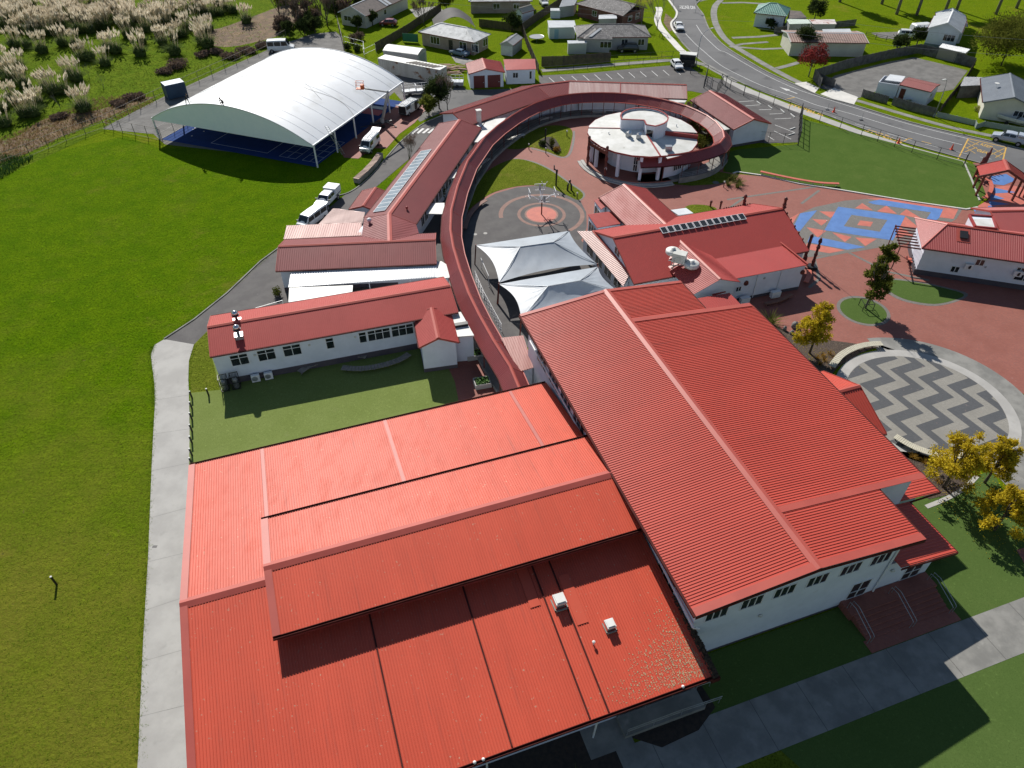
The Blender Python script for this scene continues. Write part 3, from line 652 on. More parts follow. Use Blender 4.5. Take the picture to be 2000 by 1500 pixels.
# footpaths, verges, drives
sheet('school_footpath', [(1404, 139), (1425, 155), (1473, 177), (1540, 203), (1600, 225), (1681, 255), (1780, 287), (1886, 316), (1900, 322), (1886, 326), (1780, 297), (1681, 265), (1600, 235), (1540, 213), (1473, 186), (1455, 180), (1415, 158)], .026, M_CONC)
k = MB(); strip(k, [tuple(p) for p in catmull(P2([(1286, 14), (1288, 22), (1284, 36), (1288, 50), (1300, 66), (1315, 82), (1330, 98), (1350, 112)]), 4)], -.8, .8, .030); struct('white_footpath', k, M_PALEPATH)
k = MB(); strip(k, [tuple(p) for p in catmull(P2([(1408, 0), (1398, 10), (1394, 24), (1397, 44), (1408, 66), (1425, 84), (1450, 100), (1490, 124), (1530, 146), (1562, 162), (1590, 172)]), 4)], -.75, .75, .030); struct('footpath', k, M_CONC2)
k = MB(); strip(k, [tuple(p) for p in catmull(P2([(1672, 196), (1700, 204), (1760, 222), (1830, 242), (1870, 252), (1940, 266), (2010, 280)]), 4)], -.6, .6, .026); struct('footpath', k, M_CONC2)
k = MB(); strip(k, [tuple(p) for p in P2([(1345, 118), (1380, 128), (1404, 141), (1440, 160)])], -.8, .8, .028); struct('footpath', k, M_CONC2)
for l, w in (([(1426, 92), (1450, 86), (1500, 82)], .5), ([(1430, 74), (1480, 72), (1520, 68)], .6), ([(1438, 92), (1490, 96), (1540, 94)], .5), ([(1517, 134), (1540, 128), (1560, 122)], .6), ([(1410, 6), (1450, 5), (1500, 8)], .6)):
    struct('side_walk', strip(MB(), [tuple(p) for p in P2(l)], -w, w, .028), M_CONC2)
sheet('concrete_crossing', [(1552, 163), (1575, 160), (1600, 172), (1590, 183)], .034, M_PALEPATH)
sheet('concrete_crossing', [(1602, 184), (1628, 172), (1676, 190), (1668, 204), (1640, 198)], .034, M_PALEPATH)
sheet('gravel_carpark', [(1600, 172), (1630, 148), (1730, 122), (1785, 112), (1860, 130), (1890, 138), (1862, 175), (1835, 180), (1720, 175), (1676, 192), (1640, 180)], .026, M_GRAVEL)
sheet('upper_carpark', [(1055, 172), (1052, 148), (1150, 143), (1250, 133), (1308, 128), (1340, 126), (1370, 146), (1420, 158), (1462, 180), (1490, 190), (1390, 186), (1350, 178), (1200, 176)], .022, M_ASPH2)
for i in range(12):
    x = 1072 + i * 22.3; y = 151.5 - i * 1.45
    struct('stall_line', strip(MB(), [tuple(G(x, y)), tuple(G(x + 12, y + 10.5))], -.06, .06, .028), M_PAINT)
struct('carpark_footpath', strip(MB(), [tuple(p) for p in P2([(1058, 138), (1120, 133), (1200, 126), (1300, 118), (1345, 120)])], -.8, .8, .026), M_CONC2)
sheet('side_carpark', [(1386, 186), (1455, 182), (1500, 190), (1565, 222), (1560, 278), (1500, 280), (1432, 276), (1400, 230)], .020, M_ASPH2)
for a, b in (((1478, 198), (1486, 204)), ((1500, 206), (1508, 212)), ((1524, 213), (1532, 220)), ((1544, 222), (1552, 229))): struct('wheel_stop', MB().bar(G(*a, .1), G(*b, .1), .16, .14), M_PALE)
for a, b in (((1542, 253), (1553, 249)), ((1540, 264), (1552, 260))): struct('wheel_stop', MB().bar(G(*a, .1), G(*b, .1), .16, .14), M_PALE)
for a, b in (((1482, 214.5), (1506, 214)), ((1503, 223), (1528, 222)), ((1513, 232.5), (1545, 231)), ((1513, 244), (1552, 259)), ((1512, 256), (1545, 272)), ((1500, 266), (1512, 274)), ((1456, 207), (1484, 205)), ((1443, 199), (1472, 197))): struct('stall_line', strip(MB(), [tuple(G(*a)), tuple(G(*b))], -.06, .06, .026), M_PAINT)
sheet('house_drive', [(800, 18), (855, 12), (868, 22), (840, 30), (812, 34)], .022, M_CONC2)
sheet('house_drive', [(880, 108), (905, 112), (935, 122), (922, 130), (890, 122)], .022, M_CONC2)
sheet('gravel_pad', [(1700, 64), (1760, 62), (1790, 70), (1760, 78), (1720, 74)], .022, M_GRAVEL)
sheet('worn_earth', [(1340, 40), (1318, 40), (1300, 26), (1296, 44), (1308, 62)], .016, MATS['dead_grass'])
# ================================================================== THE HALL
T = thing('assembly_hall', 'large hall with wide red ribbed roof and white walls, biggest building in front', 'hall', HF(9, 17))
ZE, ZR_ = 8.0, 8.9; HZ0 = .75
def hz(u): return ZR_ - (ZR_ - ZE) * (9.2 - u) / 9.2 if u <= 9.2 else ZR_ - (u - 9.2) * .0955
def hp3(u, v, dz=0): return HF(u, v, hz(u) + dz)
part('roof_sheet', ribbed([hp3(0, 0), hp3(9.2, 0), hp3(9.2, 34.35), hp3(0, 34.35)], .22, .042, rib=.32), M_HALL, T)
part('roof_sheet', ribbed([hp3(9.2, 5.05), hp3(23, 5.05), hp3(23, 28.9), hp3(9.2, 28.9)], .22, .042, rib=.32), M_HALL, T)
part('roof_sheet', ribbed([hp3(9.2, 0), hp3(18.4, 0), hp3(18.4, 5.05), hp3(9.2, 5.05)], .22, .042, rib=.32), M_HALL, T)
part('roof_sheet', ribbed([hp3(9.2, 28.9), hp3(17.8, 28.9), hp3(17.8, 34.35), hp3(9.2, 34.35)], .22, .042, rib=.32), M_HALL, T)
part('ridge_cap', cap(MB(), hp3(9.2, -.05), hp3(9.2, 34.4), .36, .06, .08), M_CAP, T)
for v in (5.05, 28.9):
    m = MB(); m.bar(hp3(9.5, v, .06), hp3(23.0 if v < 10 else 22.9, v, .06), .55, .04); part('step_flashing', m, M_CAP, T)
m = MB(); m.bar(hp3(-.02, .25, .06), hp3(9.2, .25, .06), .6, .04); m.bar(hp3(9.2, .25, .06), hp3(18.42, .25, .06), .6, .04); part('verge_flashing', m, M_CAP, T)
m = MB(); m.bar(hp3(0, 34.2, .06), hp3(9.2, 34.2, .06), .4, .04); m.bar(hp3(9.2, 34.2, .06), hp3(17.8, 34.2, .06), .4, .04); part('verge_flashing', m, M_CAP, T)
m = MB(); m.bar(hp3(-.02, -.06, -.16), hp3(9.2, -.06, -.16), .05, .3); m.bar(hp3(9.2, -.06, -.16), hp3(18.42, -.06, -.16), .05, .3); part('barge_board', m, M_GUTTER, T)
for u, v0, v1 in ((-.08, 0, 34.3), (23.08, 5.05, 28.9), (18.48, 0, 5.0), (17.88, 28.95, 34.3)):
    part('gutter', MB().bar(hp3(u, v0, -.1), hp3(u, v1, -.1), .15, .16), M_GUTTER, T)
def wallpoly(us, v0, v1, top, z0=0.0):
    m = MB(); n = len(us); vs = [HF(u, v0, z0) for u in us] + [HF(u, v0, top(u)) for u in us] + [HF(u, v1, z0) for u in us] + [HF(u, v1, top(u)) for u in us]
    f = []
    for i in range(n - 1):
        f += [(i, i + 1, n + i + 1, n + i), (2 * n + i + 1, 2 * n + i, 3 * n + i, 3 * n + i + 1), (n + i, n + i + 1, 3 * n + i + 1, 3 * n + i)]
    f += [(0, n, 3 * n, 2 * n), (n - 1, 3 * n - 1, 4 * n - 1, 2 * n - 1)]
    return m.add(vs, f)
tw = lambda u: hz(u) - .1
part('wall', wallpoly([.75, 9.2, 17.7], .75, 33.8, tw), M_WHITE, T)
part('wall', wallpoly([17.7, 22.3], 5.2, 28.7, tw), M_WHITE, T)
part('wall', wallpoly([17.7, 22.6], .78, 5.2, lambda u: 4.0), M_WHITE, T)
part('plinth', fbox(MB(), HF, .7, 22.6, .72, 20, 0, .22), M_PLINTH, T)
# high windows along the front, each a three-pane unit
for c in (2.5, 5.3, 7.95, 10.7, 13.55, 16.2):
    window(T, HF(c - .86, .75), HF(c + .86, .75), 5.1, 6.25, 3)
for i, v in enumerate((3.4, 19.6, 22.6, 25.6, 28.8)):
    window(T, HF(.75, v + 2.4), HF(.75, v), 4.75, 6.0, 3)
for c in (15.75, 20.9):
    w = window(T, HF(c - .85, .75 if c < 17 else .78), HF(c + .85, .75 if c < 17 else .78), HZ0 + .02, HZ0 + 2.1, 2, HZ0 + .9, name='glazed_door')
for c, z in ((6.6, 3.2), (18.35, 3.1)):
    part('bulkhead_light', MB().ball(HF(c, .68, z), .17, .12, .17), M_PALE, T, True)
part('downpipe', MB().tube([HF(17.45, .55, 7.5), HF(17.45, .66, 7.2), HF(17.45, .66, HZ0)], .07, 8), M_POLE, T)
part('rain_head_pipe', MB().tube([HF(.62, 33, 5.6), HF(.62, 21.0, 5.2), HF(.62, 17.8, 4.9)], .09, 8), M_POLE, T)
part('rain_head_pipe', MB().tube([HF(.6, 7.6, 6.9), HF(.6, 6.8, 6.2), HF(.6, .4, 5.4), HF(1.0, .3, 5.35)], .09, 8), M_POLE, T)
# verandahs and the porch gable on the right side
part('verandah_roof', ribbed([HF(17.9, .05, 4.65), HF(23.4, .05, 4.05), HF(23.4, 5.15, 4.05), HF(17.9, 5.15, 4.65)], .26, .04, rows=HF.d), M_HALL, T)
part('verandah_roof', ribbed([HF(22.4, 5.2, 4.5), HF(26.5, 5.2, 4.05), HF(26.5, 11.8, 4.05), HF(22.4, 11.8, 4.5)], .26, .04, rows=HF.d), M_HALL, T)
for a, b in ((HF(17.9, -.02, 4.5), HF(23.45, -.02, 3.93)), (HF(23.45, 0, 3.95), HF(23.45, 5.2, 3.95)), (HF(23.4, 5.14, 3.95), HF(26.5, 5.14, 3.95)), (HF(26.56, 5.1, 3.95), HF(26.56, 11.8, 3.95))):
    part('fascia', MB().bar(a, b, .06, .22), M_GUTTER, T)
part('verandah_wall', fbox(MB(), HF, 22.3, 25.6, 6.1, 11.6, 0, 4.0), pm('pale_teal_wall', (.42, .52, .54), rough=.6), T)
PF0, PF1 = HF(22.2, 16.6), HF(27.0, 16.6)
gable(T, PF0, PF1, 5.9, 4.0, 4.5, 4.45, M_HALL, oh=.7, pitch=.26, gutter=M_GUTTER)
# entry steps with steel handrails
S = thing('entry_steps', 'dark brick entry steps with three pairs of steel handrails below the hall wall', 'steps', HF(18.5, -1.2))
part('landing', fbox(MB(), HF, 14.5, 22.6, -.55, .74, 0, HZ0), M_PAVE, S)
for i in range(5):
    z = HZ0 - (i + 1) * HZ0 / 6
    part('tread', fbox(MB(), HF, 14.7, 22.4, -.55 - (i + 1) * .36, -.55 - i * .36 + .002, 0, z), M_PAVE, S)
part('foot_pad', fbox(MB(), HF, 14.4, 22.7, -3.3, -2.34, 0, .06), M_PAVE, S)
for u in (14.72, 18.6, 22.35):
    for k in (-.16, .16):
        part('handrail', MB().tube([HF(u + k, .1, .75), HF(u + k, .1, 1.6), HF(u + k, -.5, 1.7), HF(u + k, -2.4, 1.0), HF(u + k, -2.55, .9), HF(u + k, -2.55, .05)], .028, 6), M_STEEL, S)
# ================================================================== THE LOW GYM BLOCK (lichened red roof)
T = thing('gym_block', 'broad low building with stepped lichen-speckled red roof beside the concrete path', 'school building', HF(-15, 12))
zl = lambda v: 6.5 - (abs(v - 12.8)) * (2.3 / 15.3)
def gp(u, v, dz=0): return HF(u, v, zl(v) + dz)
part('roof_sheet', ribbed([gp(-32, 12.8), gp(-26.1, 12.8), gp(-26.1, 28.1), gp(-32, 28.1)], .19, .036, rib=.34), M_GYM, T)
part('roof_sheet', ribbed([gp(-26.1, 17.0), gp(.55, 17.0), gp(.55, 28.1), gp(-26.1, 28.1)], .19, .036, rib=.34), M_GYM, T)
part('roof_sheet', ribbed([gp(-32, -2.5), gp(-26.1, -2.5), gp(-26.1, 12.8), gp(-32, 12.8)], .19, .036, rib=.34), M_GYM, T)
part('roof_sheet', ribbed([gp(-26.1, -2.5), gp(.6, -2.5), gp(.6, 8.9), gp(-26.1, 8.9)], .19, .036, rib=.34), M_GYM, T)
part('ridge_cap', cap(MB(), gp(-32.05, 12.8), gp(-26.0, 12.8), .4, .08, .06), M_CAP, T)
m = MB(); m.bar(gp(-31.8, -2.5, .05), gp(-31.8, 12.8, .05), .5, .05); m.bar(gp(-31.8, 12.8, .05), gp(-31.8, 28.1, .05), .5, .05); part('verge_flashing', m, M_CAP, T)
zu = lambda v: 7.85 - abs(v - 12.9) * (.85 / 4.9)
def up(u, v, dz=0): return HF(u, v, zu(v) + dz)
part('upper_roof_sheet', ribbed([up(-26.15, 12.9), up(.72, 12.9), up(.72, 17.85), up(-26.15, 17.85)], .19, .036, rib=.34), M_GYM, T)
part('upper_roof_sheet', ribbed([up(-26.15, 8.0), up(.72, 8.0), up(.72, 12.9), up(-26.15, 12.9)], .19, .036, rib=.34), M_GYM, T)
part('ridge_cap', cap(MB(), up(-26.2, 12.9), up(.72, 12.9), .4, .08, .06), M_CAP, T)
m = MB(); m.bar(up(-25.95, 8.0, .05), up(-25.95, 12.9, .05), .5, .05); m.bar(up(-25.95, 12.9, .05), up(-25.95, 17.85, .05), .5, .05); part('verge_flashing', m, M_CAP, T)
part('clerestory_wall', fbox(MB(), HF, -25.9, .7, 8.3, 17.5, 4.6, 6.95), M_TRIM, T)
for v0, f, nm in ((28.2, gp, 'gutter'), (-2.6, gp, 'gutter'), (17.95, up, 'gutter'), (7.9, up, 'gutter')):
    u0, u1 = (-32, .5) if f is gp else (-26.2, .65)
    a, b = f(u0, v0, -.08), f(u1, v0, -.08)
    g = MB(); dn = HF.n * .09
    g.bar(a + dn + Vector((0, 0, .04)), b + dn + Vector((0, 0, .04)), .035, .2); g.bar(a - dn + Vector((0, 0, .04)), b - dn + Vector((0, 0, .04)), .035, .2); g.bar(a + Vector((0, 0, -.06)), b + Vector((0, 0, -.06)), .2, .03)
    part(nm, g, M_GUTTER, T)
part('wall', wallpoly([-31.5, -26, -10, 0.6], -1.4, 27.4, lambda u: 3.95), M_WHITE, T)
m = MB(); vs = [HF(-31.5, -1.4, 3.9), HF(-31.5, 12.8, 6.35), HF(-31.5, 27.4, 3.9), HF(-31.3, -1.4, 3.9), HF(-31.3, 12.8, 6.35), HF(-31.3, 27.4, 3.9)]
m.add(vs, [(0, 2, 1), (3, 4, 5), (0, 1, 4, 3), (1, 2, 5, 4)]); part('gable_wall', m, M_WHITE, T)
for u in (-20.0, -13.4, -8.2, -6.9):                                   # lap flashings running down the slope
    part('lap_flashing', MB().bar(gp(u, -2.4, .055), gp(u, 8.4, .055), .12, .03), M_GUTTER, T)
part('lap_flashing', MB().bar(gp(-15.2, 17.2, .055), gp(-15.2, 28, .055), .3, .03), M_CAP, T)
part('lap_flashing', MB().bar(gp(-26.0, 17.2, .055), gp(-26.0, 28, .055), .3, .03), M_CAP, T)
part('lap_flashing', MB().bar(gp(-3.2, 17.2, .055), gp(-3.2, 28, .055), .3, .03), M_CAP, T)
part('vent_flashing', MB().bar(gp(-9.0, 5.4, .05), gp(-9.0, 8.4, .05), .75, .03), M_GYM, T)
part('vent_flashing', MB().bar(gp(-6.3, 3.3, .05), gp(-6.3, 7.0, .05), .8, .03), M_GYM, T)
for (x, y, s) in ((1092, 1182, 1.0), (1191, 1222, .8)):
    p = G(x, y, 5.2); u, v = HF.uv(p); b = gp(u, v)
    m = MB(); M_ = Matrix.Translation(b) @ Matrix.Rotation(R(18.9), 4, 'Z')
    m.box(-.28 * s, .28 * s, -.3 * s, .3 * s, 0, .55 * s, M_); ve = part('roof_vent', m, M_STEEL, T)
    m = MB(); m.box(-.4 * s, .4 * s, -.42 * s, .42 * s, .5 * s, .72 * s, M_); m.box(-.32 * s, .32 * s, -.34 * s, .34 * s, .72 * s, .8 * s, M_); part('hood', m, M_PALE, ve)
    m = MB(); m.box(-.5 * s, .5 * s, -.55 * s, -.45 * s, 0, .1, M_); m.box(-.5 * s, -.4 * s, -.55 * s, .5 * s, 0, .1, M_); m.box(.4 * s, .5 * s, -.55 * s, .5 * s, 0, .1, M_); part('flashing_collar', m, M_TIMBER, ve)
p = G(1159, 1258, 4.9); u, v = HF.uv(p); b = gp(u, v); part('vent_pipe', MB().lathe([(.05, 0), (.05, .3), (.11, .3), (.11, .38), (.03, .42)], 10, b), M_PALE, T)
for x, y, z, c in ((1141, 1059, 6.9, (.75, .28, .06)), (1334, 1341, 4.3, (.8, .78, .75)), (927, 1489, 4.3, (.8, .78, .75)), (944, 1483, 4.3, (.8, .78, .75))):
    p = G(x, y, z); solo('ball', MB().ball((0, 0, 0), .11, .11, .11, 10, 7), pm('ball_%d' % x, c, rough=.5), {1141: 'small orange ball stuck in the gutter below the raised red roof', 1334: 'lone white ball in the gutter at the roof corner near the hall', 927: 'left of two white balls in the front gutter of the red roof', 944: 'right of two white balls in the front gutter of the red roof'}[x], 'ball', 'balls caught in the gutters', True).location = p
part('gutter_antenna', MB().tube([HF(-.6, 8.2, 6.75), HF(.5, 8.05, 6.75)], .03, 6).tube([HF(.0, 8.1, 6.75), HF(.0, 8.1, 7.0)], .02, 6), M_POLE, T)
# lichen crust in the right near corner
m = MB()
for i in range(1700):
    a = abs(random.gauss(0, 1)); u = .3 - a * 2.6; v = -2.3 + abs(random.gauss(0, 1)) * 2.4 * (1 - min(.8, a * .25))
    if u < -9 or v > 7: continue
    s = random.uniform(.015, .055); p = gp(u, v, .012 + random.uniform(0, .006)); an = random.uniform(0, 3)
    m.poly([p + HF.d * (s * math.cos(an + q)) + HF.n * (s * math.sin(an + q)) for q in (0, 1.4, 2.9, 4.5)])
part('lichen', m, pm('lichen', (.42, .33, .19), (.30, .26, .16), 2.0, .95), T, kind='stuff')
m = MB()
for i in range(1500):
    u = random.uniform(.5, 1.0); v = random.uniform(-2.6, 3.2); p = HF(u, v, zl(v) - .1 + random.uniform(0, .15)); s = random.uniform(.03, .1); an = random.uniform(0, 6)
    m.poly([p + Vector((s * math.cos(an + q), s * math.sin(an + q), random.uniform(-.03, .05))) for q in (0, 1.6, 3.1, 4.6)])
part('leaf_litter', m, pm('leaf_litter', (.10, .065, .035), (.04, .028, .018), 6, .95), T, kind='stuff')
part('box_gutter', fbox(MB(), HF, .5, 1.1, -2.7, 3.4, 3.6, 4.05), M_GUTTER, T)
# ramp with rails at the gym corner
S = thing('access_ramp', 'grey concrete ramp with steel rails under the red roof corner', 'ramp', HF(-2, -2.8))
part('slab', fbox(MB(), HF, -5.5, .6, -2.9, -1.5, 0, .45), M_CONC2, S)
for v in (-2.85, -1.6):
    m = MB()
    for z in (1.35, 1.05): m.tube([HF(-5.4, v, z), HF(-1.2, v, z), HF(1.8, v, z - .25)], .03, 6)
    for u in (-5.4, -3.4, -1.3, .6, 1.7): m.tube([HF(u, v, .1), HF(u, v, 1.3 if u < 0 else 1.05)], .025, 6)
    part('rail', m, M_STEEL, S)
for u in (-7.5, -15): solo('support_post', MB().tube([HF(u, -2.1, 0), HF(u, -2.3, 4.1)], .07, 8), M_POLE, ['white steel post under the front eave right of centre', 'white steel post under the front eave further left'][u < -10], 'post')
# ================================================================== CLASSROOM BLOCKS
def upx(F, x, y, z): return F.uv(G(x, y, z))[0]
# --- block beside the turf
a, b = G(405.4, 638.6, 5.2), G(878.5, 557.9, 5.2)
T = thing('classroom_block', 'long red-roofed classroom with two steel flues, behind the walled turf', 'classroom', (a + b) / 2 * Vector((1, 1, 0)) if False else ((a.x + b.x) / 2, (a.y + b.y) / 2, 0))
F = gable(T, a, b, 5.2, 4.1, 3.6, 3.5, M_CLASS, pitch=.2, plinth=.8, ribh=.02, oh=.15)
CF = F
yl = lambda x: 699.5 - (x - 451) * (64.5 / 354)
for x0, x1, n in ((451, 485, 2), (503.5, 537, 2), (553, 587, 2), (636, 651, 1), (700, 714, 1), (717, 760, 3), (763, 805, 3)):
    window(T, F(upx(F, x0, yl(x0), 2.9), -F.hn + F.oh), F(upx(F, x1, yl(x1), 2.9), -F.hn + F.oh), 2.3, 3.6, n, 3.2)
for x in (497, 603, 692): p = F(upx(F, x, yl(x) - 4, 3.2), -F.hn + F.oh); part('wall_vent', MB().ball((p.x, p.y, 3.2), .16, .1, .16), M_PALE, T, True)
for x, y in ((463, 620), (466, 648)):
    p = G(x, y + 6, 4.9); z = 4.55
    m = MB().lathe([(.16, 0), (.16, 1.0), (.3, 1.02), (.3, 1.1), (.2, 1.12), (.34, 1.25), (.34, 1.42), (.1, 1.62)], 14, (p.x, p.y, z)); fl = part('flue', m, M_SILVER, T, True)
    m = MB(); M_ = Matrix.Translation((p.x, p.y, z)) @ Matrix.Rotation(R(17.6), 4, 'Z'); m.box(-.42, .42, -.42, .42, 0, .42, M_); part('flue_base', m, M_STEEL, fl)
    m = MB().lathe([(.31, 0), (.4, .02), (.4, .1), (.31, .12)], 14, (p.x, p.y, z + 1.02)); part('collar', m, M_BLACK, fl)
# porch wing at its right end
a, b = G(843, 601, 4.6), G(856, 660, 4.6)
F2 = gable(T, b, a, 4.6, 3.7, 2.1, 2.05, M_CLASS, pitch=.22, oh=.3, ribh=.02, plinth=.5)
u0 = F.L - 6.2
part('flat_roof', MB().slab([G(871, 612, 3.7), G(900, 609, 3.7), G(926, 655, 3.7), G(886, 658, 3.7)], .15), M_PALE, T)
m = MB(); q = [G(871, 614, 3.55), G(898, 611, 3.55), G(924, 654, 3.55), G(884, 657, 3.55)]; m.slab(q, 3.55); part('wall', m, M_WHITE, T)
m = MB(); c = G(901, 636, 3.71); m.box(-.7, .7, -.25, .25, 0, .3, Matrix.Translation(c) @ Matrix.Rotation(R(15), 4, 'Z')); part('skylight', m, M_BLACK, T)
# heat pumps and water tanks against its wall
for i, (x, y) in enumerate(((499, 733), (524, 725))):
    S = thing('heat_pump', ['left white heat pump on the ground below the classroom windows', 'right white heat pump on the ground below the classroom windows'][i], 'heat pump', CF(upx(CF, x, y, .5), -CF.hn - .25), R(17.6), 'heat pumps by the classroom wall')
    part('case', MB().box(-.42, .42, -.16, .16, .1, .95), M_FRAME, S, local=True); part('fan_grille', MB().lathe([(.3, 0), (.3, .02), (.05, .03)], 14), M_STEEL, S, local=True).matrix_local = Matrix.Translation((-.08, -.165, .52)) @ Matrix.Rotation(R(90), 4, 'X')
    part('foot', MB().box(-.4, -.3, -.2, .2, 0, .1), M_BLACK, S, local=True); part('foot', MB().box(.3, .4, -.2, .2, 0, .1), M_BLACK, S, local=True)
for i, (x, y) in enumerate(((439, 760), (461, 755))):
    S = thing('gas_cylinder_cage', ['left black gas cylinder cage at the classroom corner', 'right black gas cylinder cage at the classroom corner'][i], 'cage', CF(upx(CF, x, y, .5), -CF.hn - .55), R(17.6), 'gas cages at the classroom corner')
    part('cylinder', MB().lathe([(.26, 0), (.28, .1), (.28, 1.1), (.2, 1.3), (.08, 1.36), (.08, 1.45)], 14), M_STEEL, S, True, True)
    m = MB()
    for sx_ in (-.4, .4):
        for sy_ in (-.4, .4): m.bar((sx_, sy_, 0), (sx_, sy_, 1.75), .05)
    for z in (.1, .9, 1.7):
        for a_, b_ in (((-.4, -.4), (.4, -.4)), ((.4, -.4), (.4, .4)), ((.4, .4), (-.4, .4)), ((-.4, .4), (-.4, -.4))): m.bar((*a_, z), (*b_, z), .05)
    for k in range(7): m.bar((-.4 + k * .133, -.4, 0), (-.4 + k * .133, -.4, 1.7), .03); m.bar((-.4 + k * .133, -.4, 1.72), (-.4 + k * .133, .4, 1.72), .04)
    part('cage', m, M_BLACK, S, local=True)
# --- middle block and its white roofs
a, b = G(544, 481, 4.37), G(850, 467.6, 4.37)
T = thing('classroom_block', 'red-roofed classroom with pale ribbed lean-to, next to the white flat roofs', 'classroom', ((a.x + b.x) / 2, (a.y + b.y) / 2, 0))
F = gable(T, a, b, 4.37, 3.2, 3.65, 3.5, M_OLD, pitch=.26, plinth=.5)
part('lean_to_roof', ribbed([G(554, 467, 3.15), G(706, 460, 3.15), G(706, 434.6, 2.75), G(560, 440.6, 2.75)], .3, .045), pm(**PALE_PINK), T)
part('carport_roof', ribbed([G(651, 407, 2.6), G(713, 414.5, 2.75), G(708, 436, 2.75), G(622, 438, 2.6)], .3, .045), MATS['pale_pink_sheet'], T)
q = [G(557, 466, 2.6), G(706, 460, 2.6), G(706, 438, 2.6), G(563, 444, 2.6)]; part('wall', MB().slab(q, 2.6), M_WHITE, T)
for p in ((624, 440), (652, 409)): c = G(*p, 2.6); part('post', MB().tube([(c.x + .2, c.y, 0), (c.x + .2, c.y, 2.55)], .05), M_POLE, T)
w = [G(568, 532, 2.95), G(851.5, 519, 2.95), G(853, 541, 2.65), G(563.5, 561, 2.65)]
S = thing('covered_way', 'white ribbed covered way roof between two red classroom roofs', 'canopy', (G(700, 540).x, G(700, 540).y, 0))
part('roof_sheet', ribbed(w, .3, .02), M_WSHEET, S)
for x, y in ((566, 560), (640, 556), (720, 551), (800, 546), (850, 541)):
    c = G(x, y, 2.6); part('post', MB().tube([(c.x, c.y + .2, 0), (c.x, c.y + .2, 2.6)], .05), M_POLE, S)
part('beam', MB().bar(G(564, 560, 2.5), G(852, 540.5, 2.5), .08, .16), M_BLACK, S)
for i, (q, z, lab) in enumerate((([(565, 562), (689, 557), (688, 571), (563.5, 590)], 2.75, 'white flat membrane roof left of the long covered way'), ([(592, 527), (640, 524), (640, 530), (590, 534)], 2.9, 'small white roof strip above the covered way, left'), ([(765, 519), (862, 510), (878, 520), (878, 542), (853, 545), (852, 519)], 2.85, 'stained white roof patch against the curved walkway'))):
    o = solo('flat_roof_annex', MB().slab(P2(q, z), .12), M_PALE, lab, 'annex', loc=G(*q[0]))
    m = MB(); c = sum(P2(q, z), Vector()) / len(q); m.slab([c + (p - c) * .9 - Vector((0, 0, .13)) for p in P2(q, z)], z - .14); part('wall', m, M_WHITE, o)
m = MB()
for x, y in ((480, 622), (505, 615), (530, 607), (555, 600)):
    c = G(x, y); m.bar(c, c + Vector((0, 0, 1.0)), .05)
for z in (.55, 1.0): m.bar(G(480, 622) + Vector((0, 0, z)), G(555, 600) + Vector((0, 0, z)), .04)
solo('ramp_rail', m, M_POLE, 'white ramp railing beside the white flat roof', 'railing', loc=G(480, 622))
# --- solar block running up to the right
a, b = G(760, 417.5, 4.2), G(897.5, 233.75, 4.2)
T = thing('classroom_block', 'long red-roofed classroom with a row of solar panels, beside the driveway', 'classroom', ((a.x + b.x) / 2, (a.y + b.y) / 2, 0))
F = gable(T, a, b, 4.2, 3.2, 3.6, 3.6, M_OLD, pitch=.2, ribh=.02, capw=.3)
SOL = F
c0, c1 = F(0, 0, 4.2), G(761.5, 471, 4.3)
part('roof_sheet', ribbed([F(0, 3.6, 3.2), c0, c1, G(706, 461, 3.2)], .45, .03), M_OLD, T)
part('roof_sheet', ribbed([c0, F(0, -3.6, 3.2), G(818, 455, 3.2), c1], .45, .03), M_OLD, T)
part('ridge_cap', cap(MB(), c0, c1, .3), M_CAP, T)
part('wall', fbox(MB(), F, -5.5, .3, -3.1, 3.1, 0, 3.05), M_WHITE, T)
for u in [3 + i * 1.55 for i in range(15)]: window(T, F(u, -3.15), F(u + 1.1, -3.15), 1.0, 2.6, 2)
M_SOLAR = pm('solar_glass', (.26, .30, .33), (.20, .24, .27), .6, .16, spec=.7); M_SOLD = pm('dark_solar_glass', (.035, .037, .04), (.02, .022, .026), .8, .2)
sl_ = (4.2 - 3.2) / 3.6
for i in range(16):
    u0 = 1.0 + i * 1.22; S = part('solar_panel', MB().add([F(u, v, 4.2 - sl_ * v + dz) for dz in (.08, .13) for u, v in ((u0, 1.0), (u0 + 1.18, 1.0), (u0 + 1.18, 2.75), (u0, 2.75))], [(3, 2, 1, 0), (4, 5, 6, 7), (0, 1, 5, 4), (1, 2, 6, 5), (2, 3, 7, 6), (3, 0, 4, 7)]), M_FRAME, T)
    part('pane', MB().poly([F(u, v, 4.2 - sl_ * v + .134) for u, v in ((u0 + .05, 1.05), (u0 + 1.13, 1.05), (u0 + 1.13, 2.7), (u0 + .05, 2.7))]), M_SOLAR, S)
p = G(722, 436, 3.5); m = MB().lathe([(.16, 0), (.16, .5), (.3, .5), (.3, .75), (.1, .9)], 12, (p.x, p.y, 3.35)); part('roof_cowl', m, M_POLE, T, True)
p = G(795, 410, 3.7); part('roof_cowl', MB().lathe([(.09, 0), (.09, .45), (.17, .45), (.17, .6), (.05, .68)], 10, (p.x, p.y, 3.55)), M_TRIM, T, True)
# small shed beside it
a, b = G(734, 366, 3.0), G(709, 402, 3.0)
T = thing('garden_shed', 'small faded red gabled shed beside the solar roof', 'shed', ((a.x + b.x) / 2, (a.y + b.y) / 2, 0))
gable(T, b, a, 3.0, 2.3, 2.1, 2.1, roof_paint('worn_red', (.40, .085, .065), (.30, .05, .045), .42, .7, .5), pitch=.25, oh=.2)
